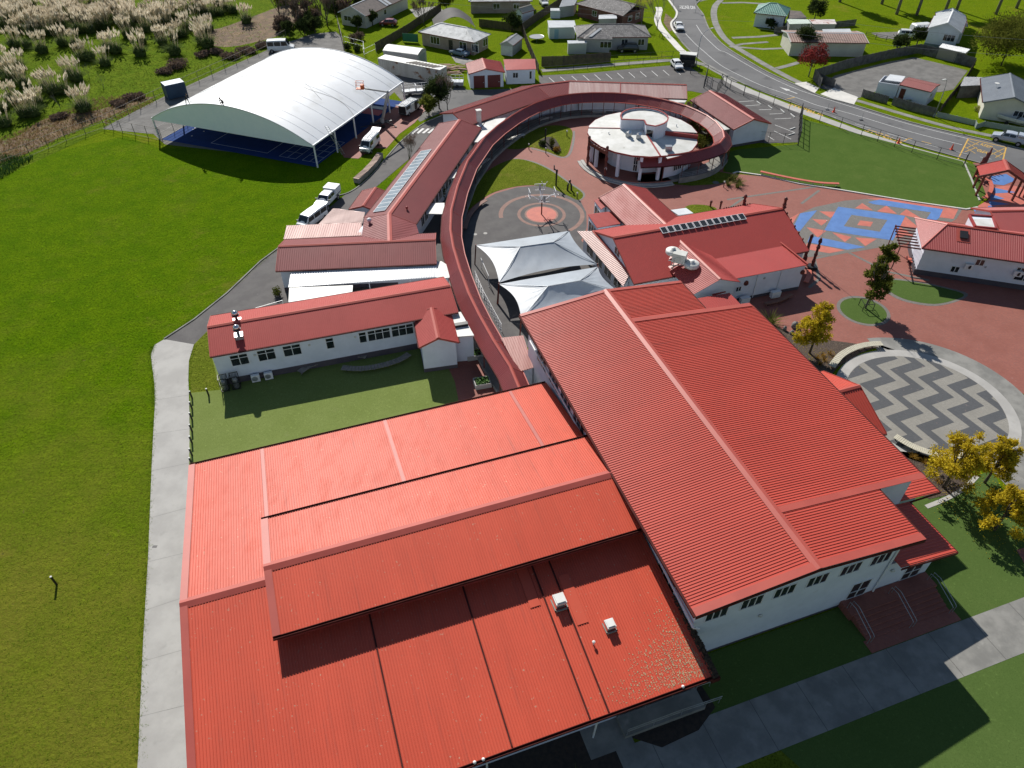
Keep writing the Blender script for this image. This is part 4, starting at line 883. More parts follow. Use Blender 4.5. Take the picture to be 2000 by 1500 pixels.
# white porch roofs between the solar block and the curved walkway
for i, (q, lab) in enumerate((([(836, 397), (868, 396), (868, 418), (832, 417)], 'white porch slab roof nearest the solar roof end'), ([(875, 335), (893, 330), (889, 347), (872, 350)], 'small white porch slab, lower of two beside the solar roof'), ([(902, 302), (917, 301), (911, 317), (896, 318)], 'small white porch slab, upper of two beside the solar roof'))):
    o = solo('porch_roof', MB().slab(P2(q, 2.75), .14), M_PALE, lab, 'porch', loc=G(*q[0], 0))
    for k in (0, 2): c = P2(q, 2.7)[k]; part('post', MB().tube([(c.x, c.y, 0), (c.x, c.y, 2.62)], .05), M_BLACK, o)
q = [(905, 252), (950, 234), (958, 236), (985, 228), (988, 234), (962, 258), (940, 278), (922, 278), (930, 262)]
o = solo('link_roof', MB().slab(P2([(903, 246), (950, 234), (988, 230), (970, 254), (940, 278), (921, 277), (929, 260)], 2.95), .14), M_PALE, 'weathered white link roof between the two upper classroom blocks', 'link roof', loc=G(930, 250))
part('wall', MB().slab(P2([(908, 248), (950, 237), (980, 234), (966, 252), (940, 273), (925, 272), (930, 260)], 2.8), 2.8), M_WHITE, o)
part('seam', MB().bar(G(950, 235, 2.97), G(930, 262, 2.97), .08, .05), M_GUTTER, o)
# --- bent block along the top of the spiral
zr, ze = 4.35, 3.2
T = thing('bent_classroom_block', 'angled pink-red classroom roof curving round the top of the spiral walkway', 'classroom', (G(1080, 175).x, G(1080, 175).y, 0))
N0, N1 = G(950, 233, ze), G(1089, 184.5, ze); F = Frame(N0, N1 - N0); L1 = (N1 - N0).length
gable(T, F(-4.2, 3.6), F(L1 - 2.0, 3.6), zr, ze, 3.6, 3.6, M_OLD, pitch=.26, oh=.4)
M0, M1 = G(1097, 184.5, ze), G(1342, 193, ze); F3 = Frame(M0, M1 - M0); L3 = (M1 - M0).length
gable(T, F3(1.2, 3.6), F3(L3, 3.6), zr, ze, 3.6, 3.6, pm('paler_pink_sheet', (.46, .30, .27), (.38, .2, .18), 1.2, .5, spec=.9, stretch=(1, .05, .05)), pitch=.26, oh=.4)  # straight section: paler, streaky pink sheet, glossier than its neighbours
part('roof_sheet', ribbed([F(L1 - 2.0, 0, ze), F3(1.2, 0, ze), F3(1.2, 3.6, zr), F(L1 - 2.0, 3.6, zr)], .3, .03), M_OLD, T)
part('roof_sheet', ribbed([F(L1 - 2.0, 3.6, zr), F3(1.2, 3.6, zr), F3(1.2, 7.2, ze), F(L1 - 2.0, 7.2, ze)], .3, .03), M_OLD, T)
part('ridge_cap', cap(MB(), F(L1 - 2.0, 3.6, zr), F3(1.2, 3.6, zr), .25), M_CAP, T)
part('wall', MB().slab([F(L1 - 2.5, .5, 3.1), F3(1.6, .5, 3.1), F3(1.6, 6.8, 3.1), F(L1 - 2.5, 6.8, 3.1)], 3.1), M_WHITE, T)
part('expansion_flashing', MB().bar(F3(L3 * .47, 0, ze + .06), F3(L3 * .47, 3.6, zr + .06), .16, .05), M_TRIM, T)
for u in (3, 6.5, 10, 14, 18, 22):
    if u < L3 - 2: window(T, F3(u, .42), F3(u + .9, .42), 1.2, 2.3, 1)
p = G(935, 228, 4.0); m = MB(); m.box(-.35, .35, -.3, .3, 2.6, 5.0, Matrix.Translation((p.x, p.y, 0)) @ Matrix.Rotation(R(20), 4, 'Z')); m.box(-.45, .45, -.4, .4, 5.0, 5.15, Matrix.Translation((p.x, p.y, 0)) @ Matrix.Rotation(R(20), 4, 'Z')); part('chimney', m, M_PALE, T)
o = solo('flat_roof_annex', MB().slab(P2([(1086, 186), (1140, 176), (1150, 182), (1100, 194)], 3.05), .12), M_PALE, 'white flat roof sliver between bent block and curved walkway', 'annex', loc=G(1110, 186))
o2 = solo('flat_roof_annex', MB().slab(P2([(1295, 190), (1342, 194), (1338, 200), (1318, 200)], 3.05), .12), M_PALE, 'white flat roof sliver at the right end of the bent block', 'annex', loc=G(1320, 196))
for o_, q in ((o, [(1092, 187), (1138, 178), (1146, 182), (1102, 192)]), (o2, [(1300, 191), (1338, 194.5), (1335, 199), (1318, 199)])): part('wall', MB().slab(P2(q, 2.9), 2.9), M_WHITE, o_)
# --- right-hand gabled block by the side car park
a, b = G(1386, 177, 4.4), G(1473, 232.5, 4.4)
T = thing('classroom_block', 'red gabled classroom with white end wall beside the side car park', 'classroom', ((a.x + b.x) / 2, (a.y + b.y) / 2, 0))
F = gable(T, a, b, 4.4, 3.2, 3.6, 3.6, M_OLD, pitch=.26, oh=.3, plinth=.4, capw=.3)
for u in (2.0, 3.4, 5.0, 6.6): window(T, F(u, -3.3), F(u + 1.2, -3.3), .9, 2.6, 2)
o = solo('flat_roof_annex', MB().slab(P2([(1391, 227), (1400, 226), (1434, 250), (1414, 254)], 2.95), .12), M_PALE, 'white lean-to roof between the curved walkway and the car park classroom', 'annex', loc=G(1412, 240))
part('wall', MB().slab(P2([(1394, 229), (1401, 228), (1432, 250), (1415, 252)], 2.8), 2.8), pm('olive_wall', (.16, .165, .14), rough=.7), o)
# ================================================================== THE SPIRAL WALKWAY
ZW, ZEV, HWD = 3.9, 2.8, 1.3
WPX = [(1025, 782), (997, 716), (964, 664), (937, 616), (916, 573), (898, 524), (885.5, 482), (880, 449), (881.5, 410), (894, 362), (913.5, 314), (947, 267), (972, 245), (1000, 225), (1022, 212), (1045, 201), (1067, 193.5), (1090, 187.5), (1112, 184), (1135, 182), (1157, 181), (1180, 181), (1202, 181.5), (1225, 183), (1247, 185.5), (1270, 189), (1294, 193.5), (1318, 199.5), (1340, 206), (1360, 214.5), (1381, 225), (1399, 238), (1412, 254), (1415, 268), (1406, 279), (1387, 287), (1360, 294.5), (1330, 300), (1294, 304), (1249, 306)]
WP = [G(x, y, ZW) for x, y in WPX]
T = thing('spiral_walkway', 'covered walkway with red gabled roof spiralling round the courtyard', 'walkway', (WP[10].x, WP[10].y, 0))
nrm = []
for i, p in enumerate(WP):
    t0 = (WP[i] - WP[max(i - 1, 0)]).normalized() if i else None; t1 = (WP[min(i + 1, len(WP) - 1)] - WP[i]).normalized() if i < len(WP) - 1 else None
    t = ((t0 or t1) + (t1 or t0)).normalized(); n = Vector((t.y, -t.x, 0))          # right of travel = courtyard side
    kx = max(.75, n.dot(Vector(((t0 or t1).y, -(t0 or t1).x, 0)))); nrm.append(n / kx)
dz = Vector((0, 0, ZEV - ZW))
M_WALK = roof_paint('roof_paint_walkway', (.25, .042, .040), (.20, .036, .036), .42, 0, .4)
for i in range(len(WP) - 1):
    a, b, na, nb = WP[i], WP[i + 1], nrm[i] * HWD, nrm[i + 1] * HWD
    part('roof_panel', ribbed([a + na + dz, b + nb + dz, b, a], .22, .018), M_WALK, T)
    part('roof_panel', ribbed([b - nb + dz, a - na + dz, a, b], .22, .018), M_WALK, T)
    part('ridge_cap', cap(MB(), a, b, .16), M_CAP, T)
    for s in (1, -1):
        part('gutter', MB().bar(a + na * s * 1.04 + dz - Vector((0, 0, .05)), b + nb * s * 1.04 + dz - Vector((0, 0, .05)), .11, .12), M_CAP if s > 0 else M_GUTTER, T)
    if i: part('joint_strip', MB().bar(a + Vector((0, 0, .03)), a + na + dz + Vector((0, 0, .03)), .06, .03), M_CAP, T)
    deck = [Vector((q.x, q.y, .42)) for q in (a + na * .95, b + nb * .95, b - nb * .95, a - na * .95)]
    part('deck', MB().slab(deck, .41), M_CONC2, T)
    for s in (1, -1):
        q = a + na * s * .86; 
        if i: part('post', MB().bar((q.x, q.y, .4), (q.x, q.y, ZEV - .05), .1), M_CARVE, T)
        q2 = b + nb * s * .86
        if s > 0 and 6 < i < 31: part('rail', MB().bar((q.x, q.y, 1.35), (q2.x, q2.y, 1.35), .05, .06).bar((q.x, q.y, .9), (q2.x, q2.y, .9), .04), M_BLACK, T)
m = MB()
e = WP[0]; na = nrm[0] * HWD; m.add([e + na + dz, e - na + dz, e], [(0, 1, 2)]); part('gable_end', m, M_TRIM, T)
# seats and steps in front of the walkway
for i, (x, y, w) in enumerate(((1012, 271, 2.6), (1066, 236, 2.6), (947, 320, 2.4), (1170, 223, 2.4))):
    S = thing('bench', ['pale slab bench under the walkway, second from the left', 'pale slab bench under the walkway near its top left', 'pale slab bench under the walkway at far left', 'pale slab bench behind the round building'][i], 'bench', G(x, y), R((35, 25, 55, 0)[i]), 'slab benches along the walkway')
    part('seat', MB().box(-w / 2, w / 2, -.3, .3, .42, .5), M_PALE, S, local=True)
    for k in (-1, 1): part('leg', MB().box(k * w * .38 - .08, k * w * .38 + .08, -.25, .25, 0, .42), M_CONC2, S, local=True)
# ================================================================== THE ROUND BUILDING
RC = Vector((20.5, 109.2, 0)); RR = 8.6
T = thing('round_building', 'round white building with pale segmented roof inside the spiral walkway', 'building', RC)
RZ = 4.3
def rp(r, a, z): return RC + Vector((r * math.cos(R(a)), r * math.sin(R(a)), z))
N = 20
m = MB()
for i in range(N):
    a0, a1 = 360 * i / N, 360 * (i + 1) / N
    low = 285 <= (a0 + 9) % 360 or (a0 + 9) % 360 <= 340 and (a0 + 9) > 285
    z = RZ - (.55 if 280 < (a0 + 9) % 360 < 352 else 0)
    part('roof_segment', MB().slab([rp(RR, a0, z), rp(RR, a1, z), rp(.4, a1, z + .55), rp(.4, a0, z + .55)], .12), M_PALE, T)
    part('fascia', MB().bar(rp(RR + .04, a0, z - .12), rp(RR + .04, a1, z - .12), .06, .24), M_TRIM, T)
    if not (190 < (a0 + 9) % 360 < 283): part('wall', MB().add([rp(RR - .45, a0, 0), rp(RR - .45, a1, 0), rp(RR - .45, a1, z - .1), rp(RR - .45, a0, z - .1)], [(0, 1, 2, 3)]), M_WHITE, T)
    else: part('wall', MB().add([rp(RR - 2.6, a0, .5), rp(RR - 2.6, a1, .5), rp(RR - 2.6, a1, z - .05), rp(RR - 2.6, a0, z - .05)], [(0, 1, 2, 3)]), M_WHITE, T)
for a in (280, 352):
    part('step_wall', MB().add([rp(.6, a, RZ - .1), rp(RR, a, RZ - .65), rp(RR, a, RZ + .08), rp(.6, a, RZ + .6)], [(0, 1, 2, 3)]), M_TRIM, T)
    part('parapet_cap', MB().bar(rp(.6, a, RZ + .62), rp(RR, a, RZ + .06), .22, .1), M_TRIM, T)
part('parapet_cap', MB().bar(rp(.6, 168, RZ + .62), rp(RR, 168, RZ + .06), .14, .08), M_TRIM, T)
# lantern drum, part round, part square
LC = rp(1.6, 60, 0) + Vector((-.6, -.2, 0))
def drum(c, r, z0, z1, n, a0, a1):
    m = MB(); pts = [(c.x + r * math.cos(R(a0 + (a1 - a0) * i / n)), c.y + r * math.sin(R(a0 + (a1 - a0) * i / n))) for i in range(n + 1)]
    return m, pts
m, pts = drum(LC, 3.7, 0, 0, 14, -60, 190)
pts2 = pts + [(LC.x - 3.7, LC.y - .9), (LC.x - .2, LC.y - 1.3), (LC.x - .1, LC.y - 3.0), (LC.x + 1.2, LC.y - 3.6)]
n = len(pts2)
w = MB(); w.add([(x, y, RZ - .2) for x, y in pts2] + [(x, y, RZ + 2.0) for x, y in pts2], [(i, (i + 1) % n, (i + 1) % n + n, i + n) for i in range(n)]); lw = part('lantern_wall', w, M_WHITE, T)
w = MB().concave([(x, y, RZ + 1.75) for x, y in pts2]); part('lantern_roof', w, M_PALE, T)
w = MB()
for i in range(n): w.bar((*pts2[i], RZ + 2.03), (*pts2[(i + 1) % n], RZ + 2.03), .2, .12)
part('lantern_coping', w, M_TRIM, T)
window(T, (LC.x + .05, LC.y - 3.07), (LC.x + 1.0, LC.y - 3.5), RZ + .25, RZ + 1.3, 1)
for a, r in ((222, 3.4), (250, 3.1)):
    p = rp(r, a, RZ + .3); m = MB(); m.box(-.35, .35, -.3, .3, 0, .75, Matrix.Translation(p) @ Matrix.Rotation(R(a), 4, 'Z')); h = part('roof_fan', m, M_STEEL, T); part('hood', MB().tube([p + Vector((0, 0, .7)), p + Vector((.1, -.5, .95))], .26, 8), M_SILVER, h)
p = rp(6.4, 300, RZ - .4); m = MB(); m.box(-.5, .5, -.35, .35, 0, .7, Matrix.Translation(p)); part('roof_unit', m, M_STEEL, T)
for a, r in ((100, 6), (20, 6), (190, 5.5), (265, 4.2)): p = rp(r, a, RZ + .1); part('vent_pipe', MB().lathe([(.07, 0), (.07, .35), (.12, .35), (.12, .42)], 8, p), M_POLE, T)
for a in (192, 207, 238, 262, 281):
    p = rp(RR - .3, a, 0); m = MB(); m.box(-.22, .22, -.22, .22, 0, RZ - .1, Matrix.Translation(p) @ Matrix.Rotation(R(a), 4, 'Z')); part('column', m, M_WHITE, T)
w0 = RR - 2.6
window(T, rp(w0 - .02, 252, 0)[:2], rp(w0 - .02, 258, 0)[:2], .7, 2.9, 2, 1.7); window(T, rp(RR - .42, 300, 0)[:2], rp(RR - .42, 312, 0)[:2], 1.3, 2.6, 4); window(T, rp(RR - .42, 318, 0)[:2], rp(RR - .42, 326, 0)[:2], 1.3, 2.6, 3)
for i in range(3):
    m = MB(); r0 = RR + 1.5 - i * .5; q = [rp(r0, 186 + k * 9, 0) for k in range(13)]
    base = [RC + Vector((0, 0, 0))]
    z = .14 * (i + 1)
    for k in range(12): m.slab([Vector((q[k].x, q[k].y, z)), Vector((q[k + 1].x, q[k + 1].y, z)), rp(RR - 3, 186 + (k + 1) * 9, z), rp(RR - 3, 186 + k * 9, z)], .14)
    part('step', m, M_PAVE if i == 2 else M_CONC, T)
# carved gateway in front of it
ga, gb = rp(9.1, 199, 0), rp(9.1, 227, 0)
S = thing('carved_gateway', 'dark red carved timber gateway before the round building', 'gateway', (ga + gb) / 2)
for p in (ga, gb):
    m = MB(); m.bar(p, p + Vector((0, 0, 4.6)), .34); m.ball(p + Vector((0, 0, 4.75)), .24, .24, .34, 8, 6); m.ball(p + Vector((0, -.1, 3.1)), .27, .27, .5, 8, 6, .12); m.ball(p + Vector((0, -.1, 1.4)), .28, .28, .6, 8, 6, .12); part('carved_post', m, M_CARVE, S)
m = MB(); m.bar(ga + Vector((0, 0, 3.9)), gb + Vector((0, 0, 3.9)), .22, .5)
for i in range(7): p = ga.lerp(gb, (i + .5) / 7) + Vector((0, 0, 4.12)); m.ball(p, .12, .1, .16, 6, 4, .2)
part('lintel', m, M_CARVE, S)
part('emblem', MB().ball(gb + Vector((-.0, -.28, 1.5)), .2, .06, .34), M_PALE, S, True)
# ramp wall below it
m = MB(); strip(m, [tuple(p) for p in catmull(P2([(1325, 358), (1360, 352), (1395, 340), (1412, 322), (1418, 300)]), 4)], -.12, .12, .9, .9)
S = solo('ramp_wall', m, M_CONC2, 'curved grey ramp wall below the round building on the right', 'ramp', loc=G(1380, 345))
m = MB(); pts = catmull(P2([(1325, 358), (1360, 352), (1395, 340), (1412, 322)]), 4)
for z in (1.1, 1.35, 1.6): m.tube([p + Vector((0, 0, z)) for p in pts], .025, 5)
for p in pts[::3]: m.tube([p + Vector((0, 0, .8)), p + Vector((0, 0, 1.62))], .025, 5)
part('rail', m, M_STEEL, S)
# ================================================================== SHADE SAILS
def sail(label, C, r0, r1, z0, z1, posts):
    C = [G(x, y, z0) for x, y in C]; a, b = G(*r0, z1), G(*r1, z1); ctr = sum(C, Vector()) / 4
    T = thing('shade_sail', label, 'shade sail', (ctr.x, ctr.y, 0), 0, 'shade sails in the courtyard')
    nu, nv = 14, 7
    for k in range(4):
        A, B = C[k], C[(k + 1) % 4]
        ra, rb = ((a, a), (a, b), (b, b), (b, a))[k]
        m = MB()
        for i in range(nu + 1):
            t = i / nu; e = A.lerp(B, t); e = e + (ctr - e) * (.10 * 4 * t * (1 - t)); e.z = z0 + .25 * 4 * t * (1 - t); q = ra.lerp(rb, t)
            for j in range(nv + 1):
                s = j / nv; p = e.lerp(q, s); p.z -= .55 * s * (1 - s) + .03 * math.sin(i * 1.7 + j) * s * (1 - s) * 4; m.v.append(tuple(p))
        for i in range(nu):
            for j in range(nv): n = nv + 1; m.f.append((i * n + j, (i + 1) * n + j, (i + 1) * n + j + 1, i * n + j + 1))
        part('fabric_panel', m, pm('shade_cloth', (.36, .40, .44), (.32, .355, .395), .35, .5, c3=(.29, .32, .35), scale3=.4, lo3=.45, hi3=.85), T, True)
    m = MB(); m.tube([a, b], .06)
    for i, c in enumerate(C): m.tube([c, (a if i in (0, 1) else b)], .035)
    part('ridge_cable', m, M_STEEL, T)
    for i in posts: c = C[i]; o = (c - ctr).normalized() * .25; part('post', MB().tube([(c.x + o.x, c.y + o.y, 0), (c.x, c.y, z0 + .1)], .08, 8), M_CARVE, T)
    return T
sail('white hipped shade sail in front of the hoop circle', [(974.5, 552), (929.5, 479), (1111, 451), (1167, 516)], (1016, 482), (1081, 473), 2.9, 4.3, (0, 1, 2, 3))
sail('white hipped shade sail tucked behind the hall roof', [(1018, 622), (974.5, 555), (1168, 521), (1206, 568)], (1070, 559), (1133, 548), 2.9, 4.3, (0, 1, 2, 3))
# ================================================================== ADMIN BUILDING
r0, r1 = G(1197.5, 463.5, 5.8), G(1529, 406.5, 5.8)
T = thing('admin_building', 'red-roofed admin building with cross wings and rooftop dish, right of the shade sails', 'school building', ((r0.x + r1.x) / 2, (r0.y + r1.y) / 2, 0))
F = Frame(r0, r1 - r0)
hn = -F.uv(G(1217, 559.5, 3.4))[1]; hf = F.uv(G(1472, 398, 3.4))[1]
hn = max(5.0, min(6.6, hn)); hf = max(4.6, min(6.2, hf))
F = gable(T, r0, r1, 5.8, 3.4, hn, hf, M_ADMIN, pitch=.2, ribh=.02, oh=.4, capw=.25)
AF = F
# verandah across the left gable end
v = [G(1127, 451.5, 2.9), G(1158, 451.5, 3.5), G(1230, 534, 3.5), G(1217, 559.5, 2.9)]
part('verandah_roof', ribbed(v, .3, .04), MATS['pale_pink_sheet'], T); part('verandah_flashing', MB().bar(v[1] + Vector((0, 0, .06)), v[2] + Vector((0, 0, .06)), .3, .06), M_CAP, T)
q = [v[1], v[2], v[3].lerp(v[2], .45), v[0].lerp(v[1], .45)]; part('wall', MB().slab([p - Vector((0, 0, .45)) if False else Vector((p.x, p.y, 2.8)) for p in q], 2.8), M_WHITE, T)
for t in (.1, .32, .54, .76):
    A_, B_ = q[3].lerp(q[2], t), q[3].lerp(q[2], t + .16); window(T, A_[:2], B_[:2], .9, 2.3, 2)
wins_end(T, F, [(-1.6, -.2, 2)], 3.8, 4.7, 0)
# north wing
a, b = G(1218.5, 360, 4.7), G(1301, 438, 4.7)
FN = gable(T, a, b, 4.7, 3.4, 3.65, 3.65, M_ADMIN, pitch=.3, ribh=.035, oh=.35, capw=.28)
part('entry_roof', ribbed([G(1148, 418.5, 3.0), G(1196, 412.5, 3.0), G(1212.5, 436.5, 3.0), G(1166, 445, 3.0)], .3, .02, rows=(1, .2, 0)), M_ADMIN, T)
part('entry_wall', MB().slab([Vector((p.x, p.y, 2.9)) for p in (G(1150, 420, 3.0), G(1196, 415, 3.0), G(1212, 437, 3.0), G(1168, 444, 3.0))], 2.9), M_WHITE, T)
A_, B_ = G(1150, 420, 3.0), G(1168, 444, 3.0); window(T, A_.lerp(B_, .1)[:2], A_.lerp(B_, .9)[:2], .8, 2.4, 3)
part('bay_roof', ribbed([G(1160, 391, 3.0), G(1170, 387, 3.1), G(1183, 403, 3.1), G(1174, 409, 3.0)], .3, .02), M_ADMIN, T)
part('bay_wall', MB().slab([Vector((p.x, p.y, 2.85)) for p in (G(1162, 391, 3.0), G(1171, 388, 3.0), G(1182, 403, 3.0), G(1174, 408, 3.0))], 2.85), M_WHITE, T)
A_, B_ = G(1162, 391, 3.0), G(1174, 408, 3.0); window(T, A_.lerp(B_, .1)[:2], A_.lerp(B_, .9)[:2], 1.0, 2.4, 2)
part('porch_slab', MB().slab(P2([(1310, 410), (1340, 406), (1354, 416), (1325, 420)], 2.6), .12), M_WSHEET, T)
for k in ((1314, 410), (1338, 407)): c = G(*k, 2.5); part('porch_post', MB().bar((c.x, c.y, 0), (c.x, c.y, 2.5), .1), M_POLE, T)
# row of propped solar panels at the ridge
for i in range(13):
    u0 = F.uv(G(1293, 451, 5.9))[0] + i * ((F.uv(G(1456, 421, 5.9))[0] - F.uv(G(1293, 451, 5.9))[0]) / 13)
    d_ = ((F.uv(G(1456, 421, 5.9))[0] - F.uv(G(1293, 451, 5.9))[0]) / 13) - .07
    S = part('solar_panel', MB().add([F(u, v_, z + dz2) for dz2 in (0, .05) for u, v_, z in ((u0, -.85, 5.66), (u0 + d_, -.85, 5.66), (u0 + d_, .15, 5.92), (u0, .15, 5.92))], [(3, 2, 1, 0), (4, 5, 6, 7), (0, 1, 5, 4), (1, 2, 6, 5), (2, 3, 7, 6), (3, 0, 4, 7)]), M_FRAME, T)
    part('pane', MB().poly([F(u, v_, z + .056) for u, v_, z in ((u0 + .07, -.8, 5.672), (u0 + d_ - .07, -.8, 5.672), (u0 + d_ - .07, .1, 5.906), (u0 + .07, .1, 5.906))]), M_SOLD, S)
# south wing: low lean-to and the gable with the dish
sq = [G(1361, 481.5, 4.1), G(1502, 457.5, 4.1), G(1577, 517.5, 3.5), G(1427, 546, 3.5)]
part('wing_roof', ribbed(sq, .2, .02), roof_paint('roof_paint_wing', (.46, .075, .062), (.41, .066, .055), .42, 0, .2), T)
for i in (0, 1, 3): part('parapet', MB().bar(sq[i] + Vector((0, 0, .08)), sq[(i + 1) % 4] + Vector((0, 0, .08)), .2, .2), M_CAP if i != 3 else M_TRIM, T)
c = sum(sq, Vector()) / 4
wq = [c + (p - c) * .97 for p in sq]; part('wall', MB().slab([Vector((p.x, p.y, p.z - .12)) for p in wq], 3.4), M_WHITE, T)
wall_l, wall_r = wq[3], wq[2]
part('plinth', MB().bar((wall_l.x, wall_l.y, .2), (wall_r.x, wall_r.y, .2), .08, .4), M_PLINTH, T)
for t, w_ in ((.1, .07),): window(T, wall_l.lerp(wall_r, t)[:2], wall_l.lerp(wall_r, t + w_)[:2], 1.5, 2.1, 2)
for t in (.22, .985): p = wall_l.lerp(wall_r, t); part('wall_carving', MB().ball((p.x, p.y - .08, 2.5), .3, .1, .34, 8, 6, .15), M_CARVE, T)
p = wall_l.lerp(wall_r, .46); part('round_vent', MB().ball((p.x, p.y - .03, 2.7), .16, .06, .16), M_STEEL, T, True)
for t in (.36, .68): p = wall_l.lerp(wall_r, t); part('downpipe', MB().tube([(p.x, p.y - .1, 0.2), (p.x, p.y - .1, 3.3)], .05), M_POLE, T)
for i, t in enumerate((.2, .62)):
    p = wall_l.lerp(wall_r, t); S = thing('heat_pump', ['left white heat pump by the admin building wall', 'right white heat pump by the admin building wall'][i], 'heat pump', (p.x + .3, p.y - .6, 0), math.atan2(wall_r.y - wall_l.y, wall_r.x - wall_l.x), 'heat pumps by the admin wall')
    part('case', MB().box(-.6, .6, -.25, .25, .08, .9), M_FRAME, S, local=True); part('foot', MB().box(-.5, .5, -.2, .2, 0, .08), M_BLACK, S, local=True)
a, b = G(1326.5, 468, 5.0), G(1407.5, 545, 5.0)
FG = Frame(a, b - a); LG = (b - a).length; hl = -FG.uv(G(1352, 573, 3.7))[1]; hl = max(3.0, min(4.6, hl))
part('roof_sheet', ribbed([FG(0, 0, 5.0), FG(LG, 0, 5.0), FG(LG, -hl, 3.7), FG(-.6, -hl, 3.7)], .26, .035), M_ADMIN, T)
part('roof_sheet', ribbed([FG(LG, 0, 5.0), FG(0, 0, 5.0), FG(.6, 2.7, 4.1), FG(LG, 2.9, 3.9)], .26, .035), M_ADMIN, T)
part('ridge_cap', cap(MB(), FG(0, 0, 5.0), FG(LG, 0, 5.0), .22), M_CAP, T)
m = MB(); us = [(-hl + .4, 0), (2.5, 0), (2.5, 3.9), (0, 4.85), (-hl + .4, 3.75)]
m.add([FG(.5, v_, z) for v_, z in us] + [FG(LG - .4, v_, z) for v_, z in us], [(4, 3, 2, 1, 0), (5, 6, 7, 8, 9)] + [(i, (i + 1) % 5, (i + 1) % 5 + 5, i + 5) for i in range(5)]); part('wall', m, M_WHITE, T)
part('hood_roof', ribbed([G(1382, 562, 3.1), G(1406, 556, 3.1), G(1418, 570, 2.7), G(1393, 577, 2.7)], .26, .03), M_ADMIN, T)
for t in (FG(2.2, -1.9, 4.45), FG(3.8, -2.2, 4.4)): part('roof_strip', MB().bar(t - FG.n * 1.2 + Vector((0, 0, -.35)), t + FG.n * 1.2 + Vector((0, 0, .45)), .5, .04), MATS['pale_pink_sheet'], T)
# rooftop heat exhaust: two round drums and a duct box on stilts
p = G(1325, 515, 4.6)
S = part('exhaust_frame', MB(), M_STEEL, T) if False else None
m = MB()
for dx in (-.7, .7):
    for dy in (-.5, .5): m.bar(p + Vector((dx, dy, -.5)), p + Vector((dx, dy, 1.0)), .07)
m.bar(p + Vector((-1.1, -.5, .1)), p + Vector((1.3, -.5, .1)), .07); m.bar(p + Vector((-1.1, .5, .1)), p + Vector((1.3, .5, .1)), .07)
S = part('exhaust_unit', m, M_STEEL, T)
m = MB(); m.box(-.75, .75, -.55, .55, .35, 1.5, Matrix.Translation(p) @ Matrix.Rotation(R(-25), 4, 'Z')); part('duct_box', m, M_PALE, S)
for dx, dy, dz2, r in ((-.7, .75, .95, .8), (1.35, -.75, .15, .85)):
    part('fan_drum', MB().lathe([(r, 0), (r * 1.05, .1), (r * 1.05, .4), (r * .9, .5), (r * .35, .52), (r * .3, .75)], 18, p + Vector((dx, dy, dz2))), M_PALE, S, True)
# link roof between the admin building and the hall
o = solo('link_roof', ribbed([G(1360, 583, 3.6), G(1425, 572, 3.6), G(1450, 598, 3.4), G(1380, 608, 3.4)], .26, .03), M_ADMIN, 'pink-red link roof between the hall and the admin building', 'link roof', loc=G(1400, 590))
part('wall', MB().slab([Vector((q_.x, q_.y, 3.3)) for q_ in (G(1370, 586, 3.5), G(1422, 576, 3.5), G(1444, 596, 3.5), G(1384, 604, 3.5))], 3.3), M_WHITE, o)
# carved figures on its gable ends
def tekoteko(label, p, h, name='carved_figure', grp=None, cat='carving'):
    S = thing(name, label, cat, p, random.uniform(0, 3), grp)
    m = MB(); m.bar((0, 0, 0), (0, 0, h), .26, .3); m.ball((0, 0, h * .55), .26, .24, h * .2, 9, 6, .12); m.ball((0, -.06, h * .25), .27, .27, h * .16, 9, 6, .12); part('body', m, M_CARVE, S, local=True)
    m = MB(); m.ball((0, 0, h + .12), .22, .22, .3, 9, 6, .08); m.ball((.0, -.18, h + .1), .08, .1, .08); part('head', m, M_CARVE, S, True, True)
    m = MB(); m.bar((-.3, 0, h * .7), (.3, 0, h * .62), .12); part('arm', m, M_CARVE, S, local=True)
    return S
e1 = AF(AF.L + .1, 0, 0)
tekoteko('carved red figure standing at the ridge end of the admin roof', (e1.x, e1.y, 5.6), 1.3)
e2 = AF(AF.L - 1.5, AF.hf, 0); tekoteko('carved red figure at the far eave corner of the admin roof', (e2.x, e2.y, 3.3), 1.3)
m = MB()
for i in range(12): p = AF(AF.L - 4.5 + i * .36, AF.hf, 3.45); m.ball(p, .1, .1, .16, 6, 4, .2)
part('cresting', m, M_CARVE, T)
for i in range(5): p = AF(AF.L + .05, -1 - i, 5.8 - (1 + i) * (2.4 / AF.hn) + .12); part('barge_carving', MB().ball(p, .12, .16, .16, 6, 4, .2), M_CARVE, T)
p = G(1567, 519, 0)
S = tekoteko('tall carved red post with a head at the admin building corner', (p.x, p.y, 0), 4.2)
# flag pole and the carved pole beside it
p = G(1585, 523)
S = thing('carved_pole', 'tall dark carved pole on a square base beside the admin building', 'carving', p)
m = MB(); m.tube([(0, 0, .3), (0, 0, 2.2), (0, 0, 4.3)], .2, 8, .13); 
for z in (1.0, 2.0, 3.0, 3.9): m.ball((0, 0, z), .24, .24, .35, 8, 5, .12)
part('shaft', m, M_CARVE, S, local=True); part('plinth', MB().box(-.55, .55, -.55, .55, 0, .35), M_BLACK, S, local=True)
p = G(1586, 519)
S = thing('flagpole', 'slim white flagpole rising beside the dark carved pole', 'flagpole', p)
part('pole', MB().tube([(0, 0, 0), (0, 0, 6.4)], .045, 8, .025), M_POLE, S, local=True); part('finial', MB().ball((0, 0, 6.45), .08, .08, .08), M_POLE, S, True, True)
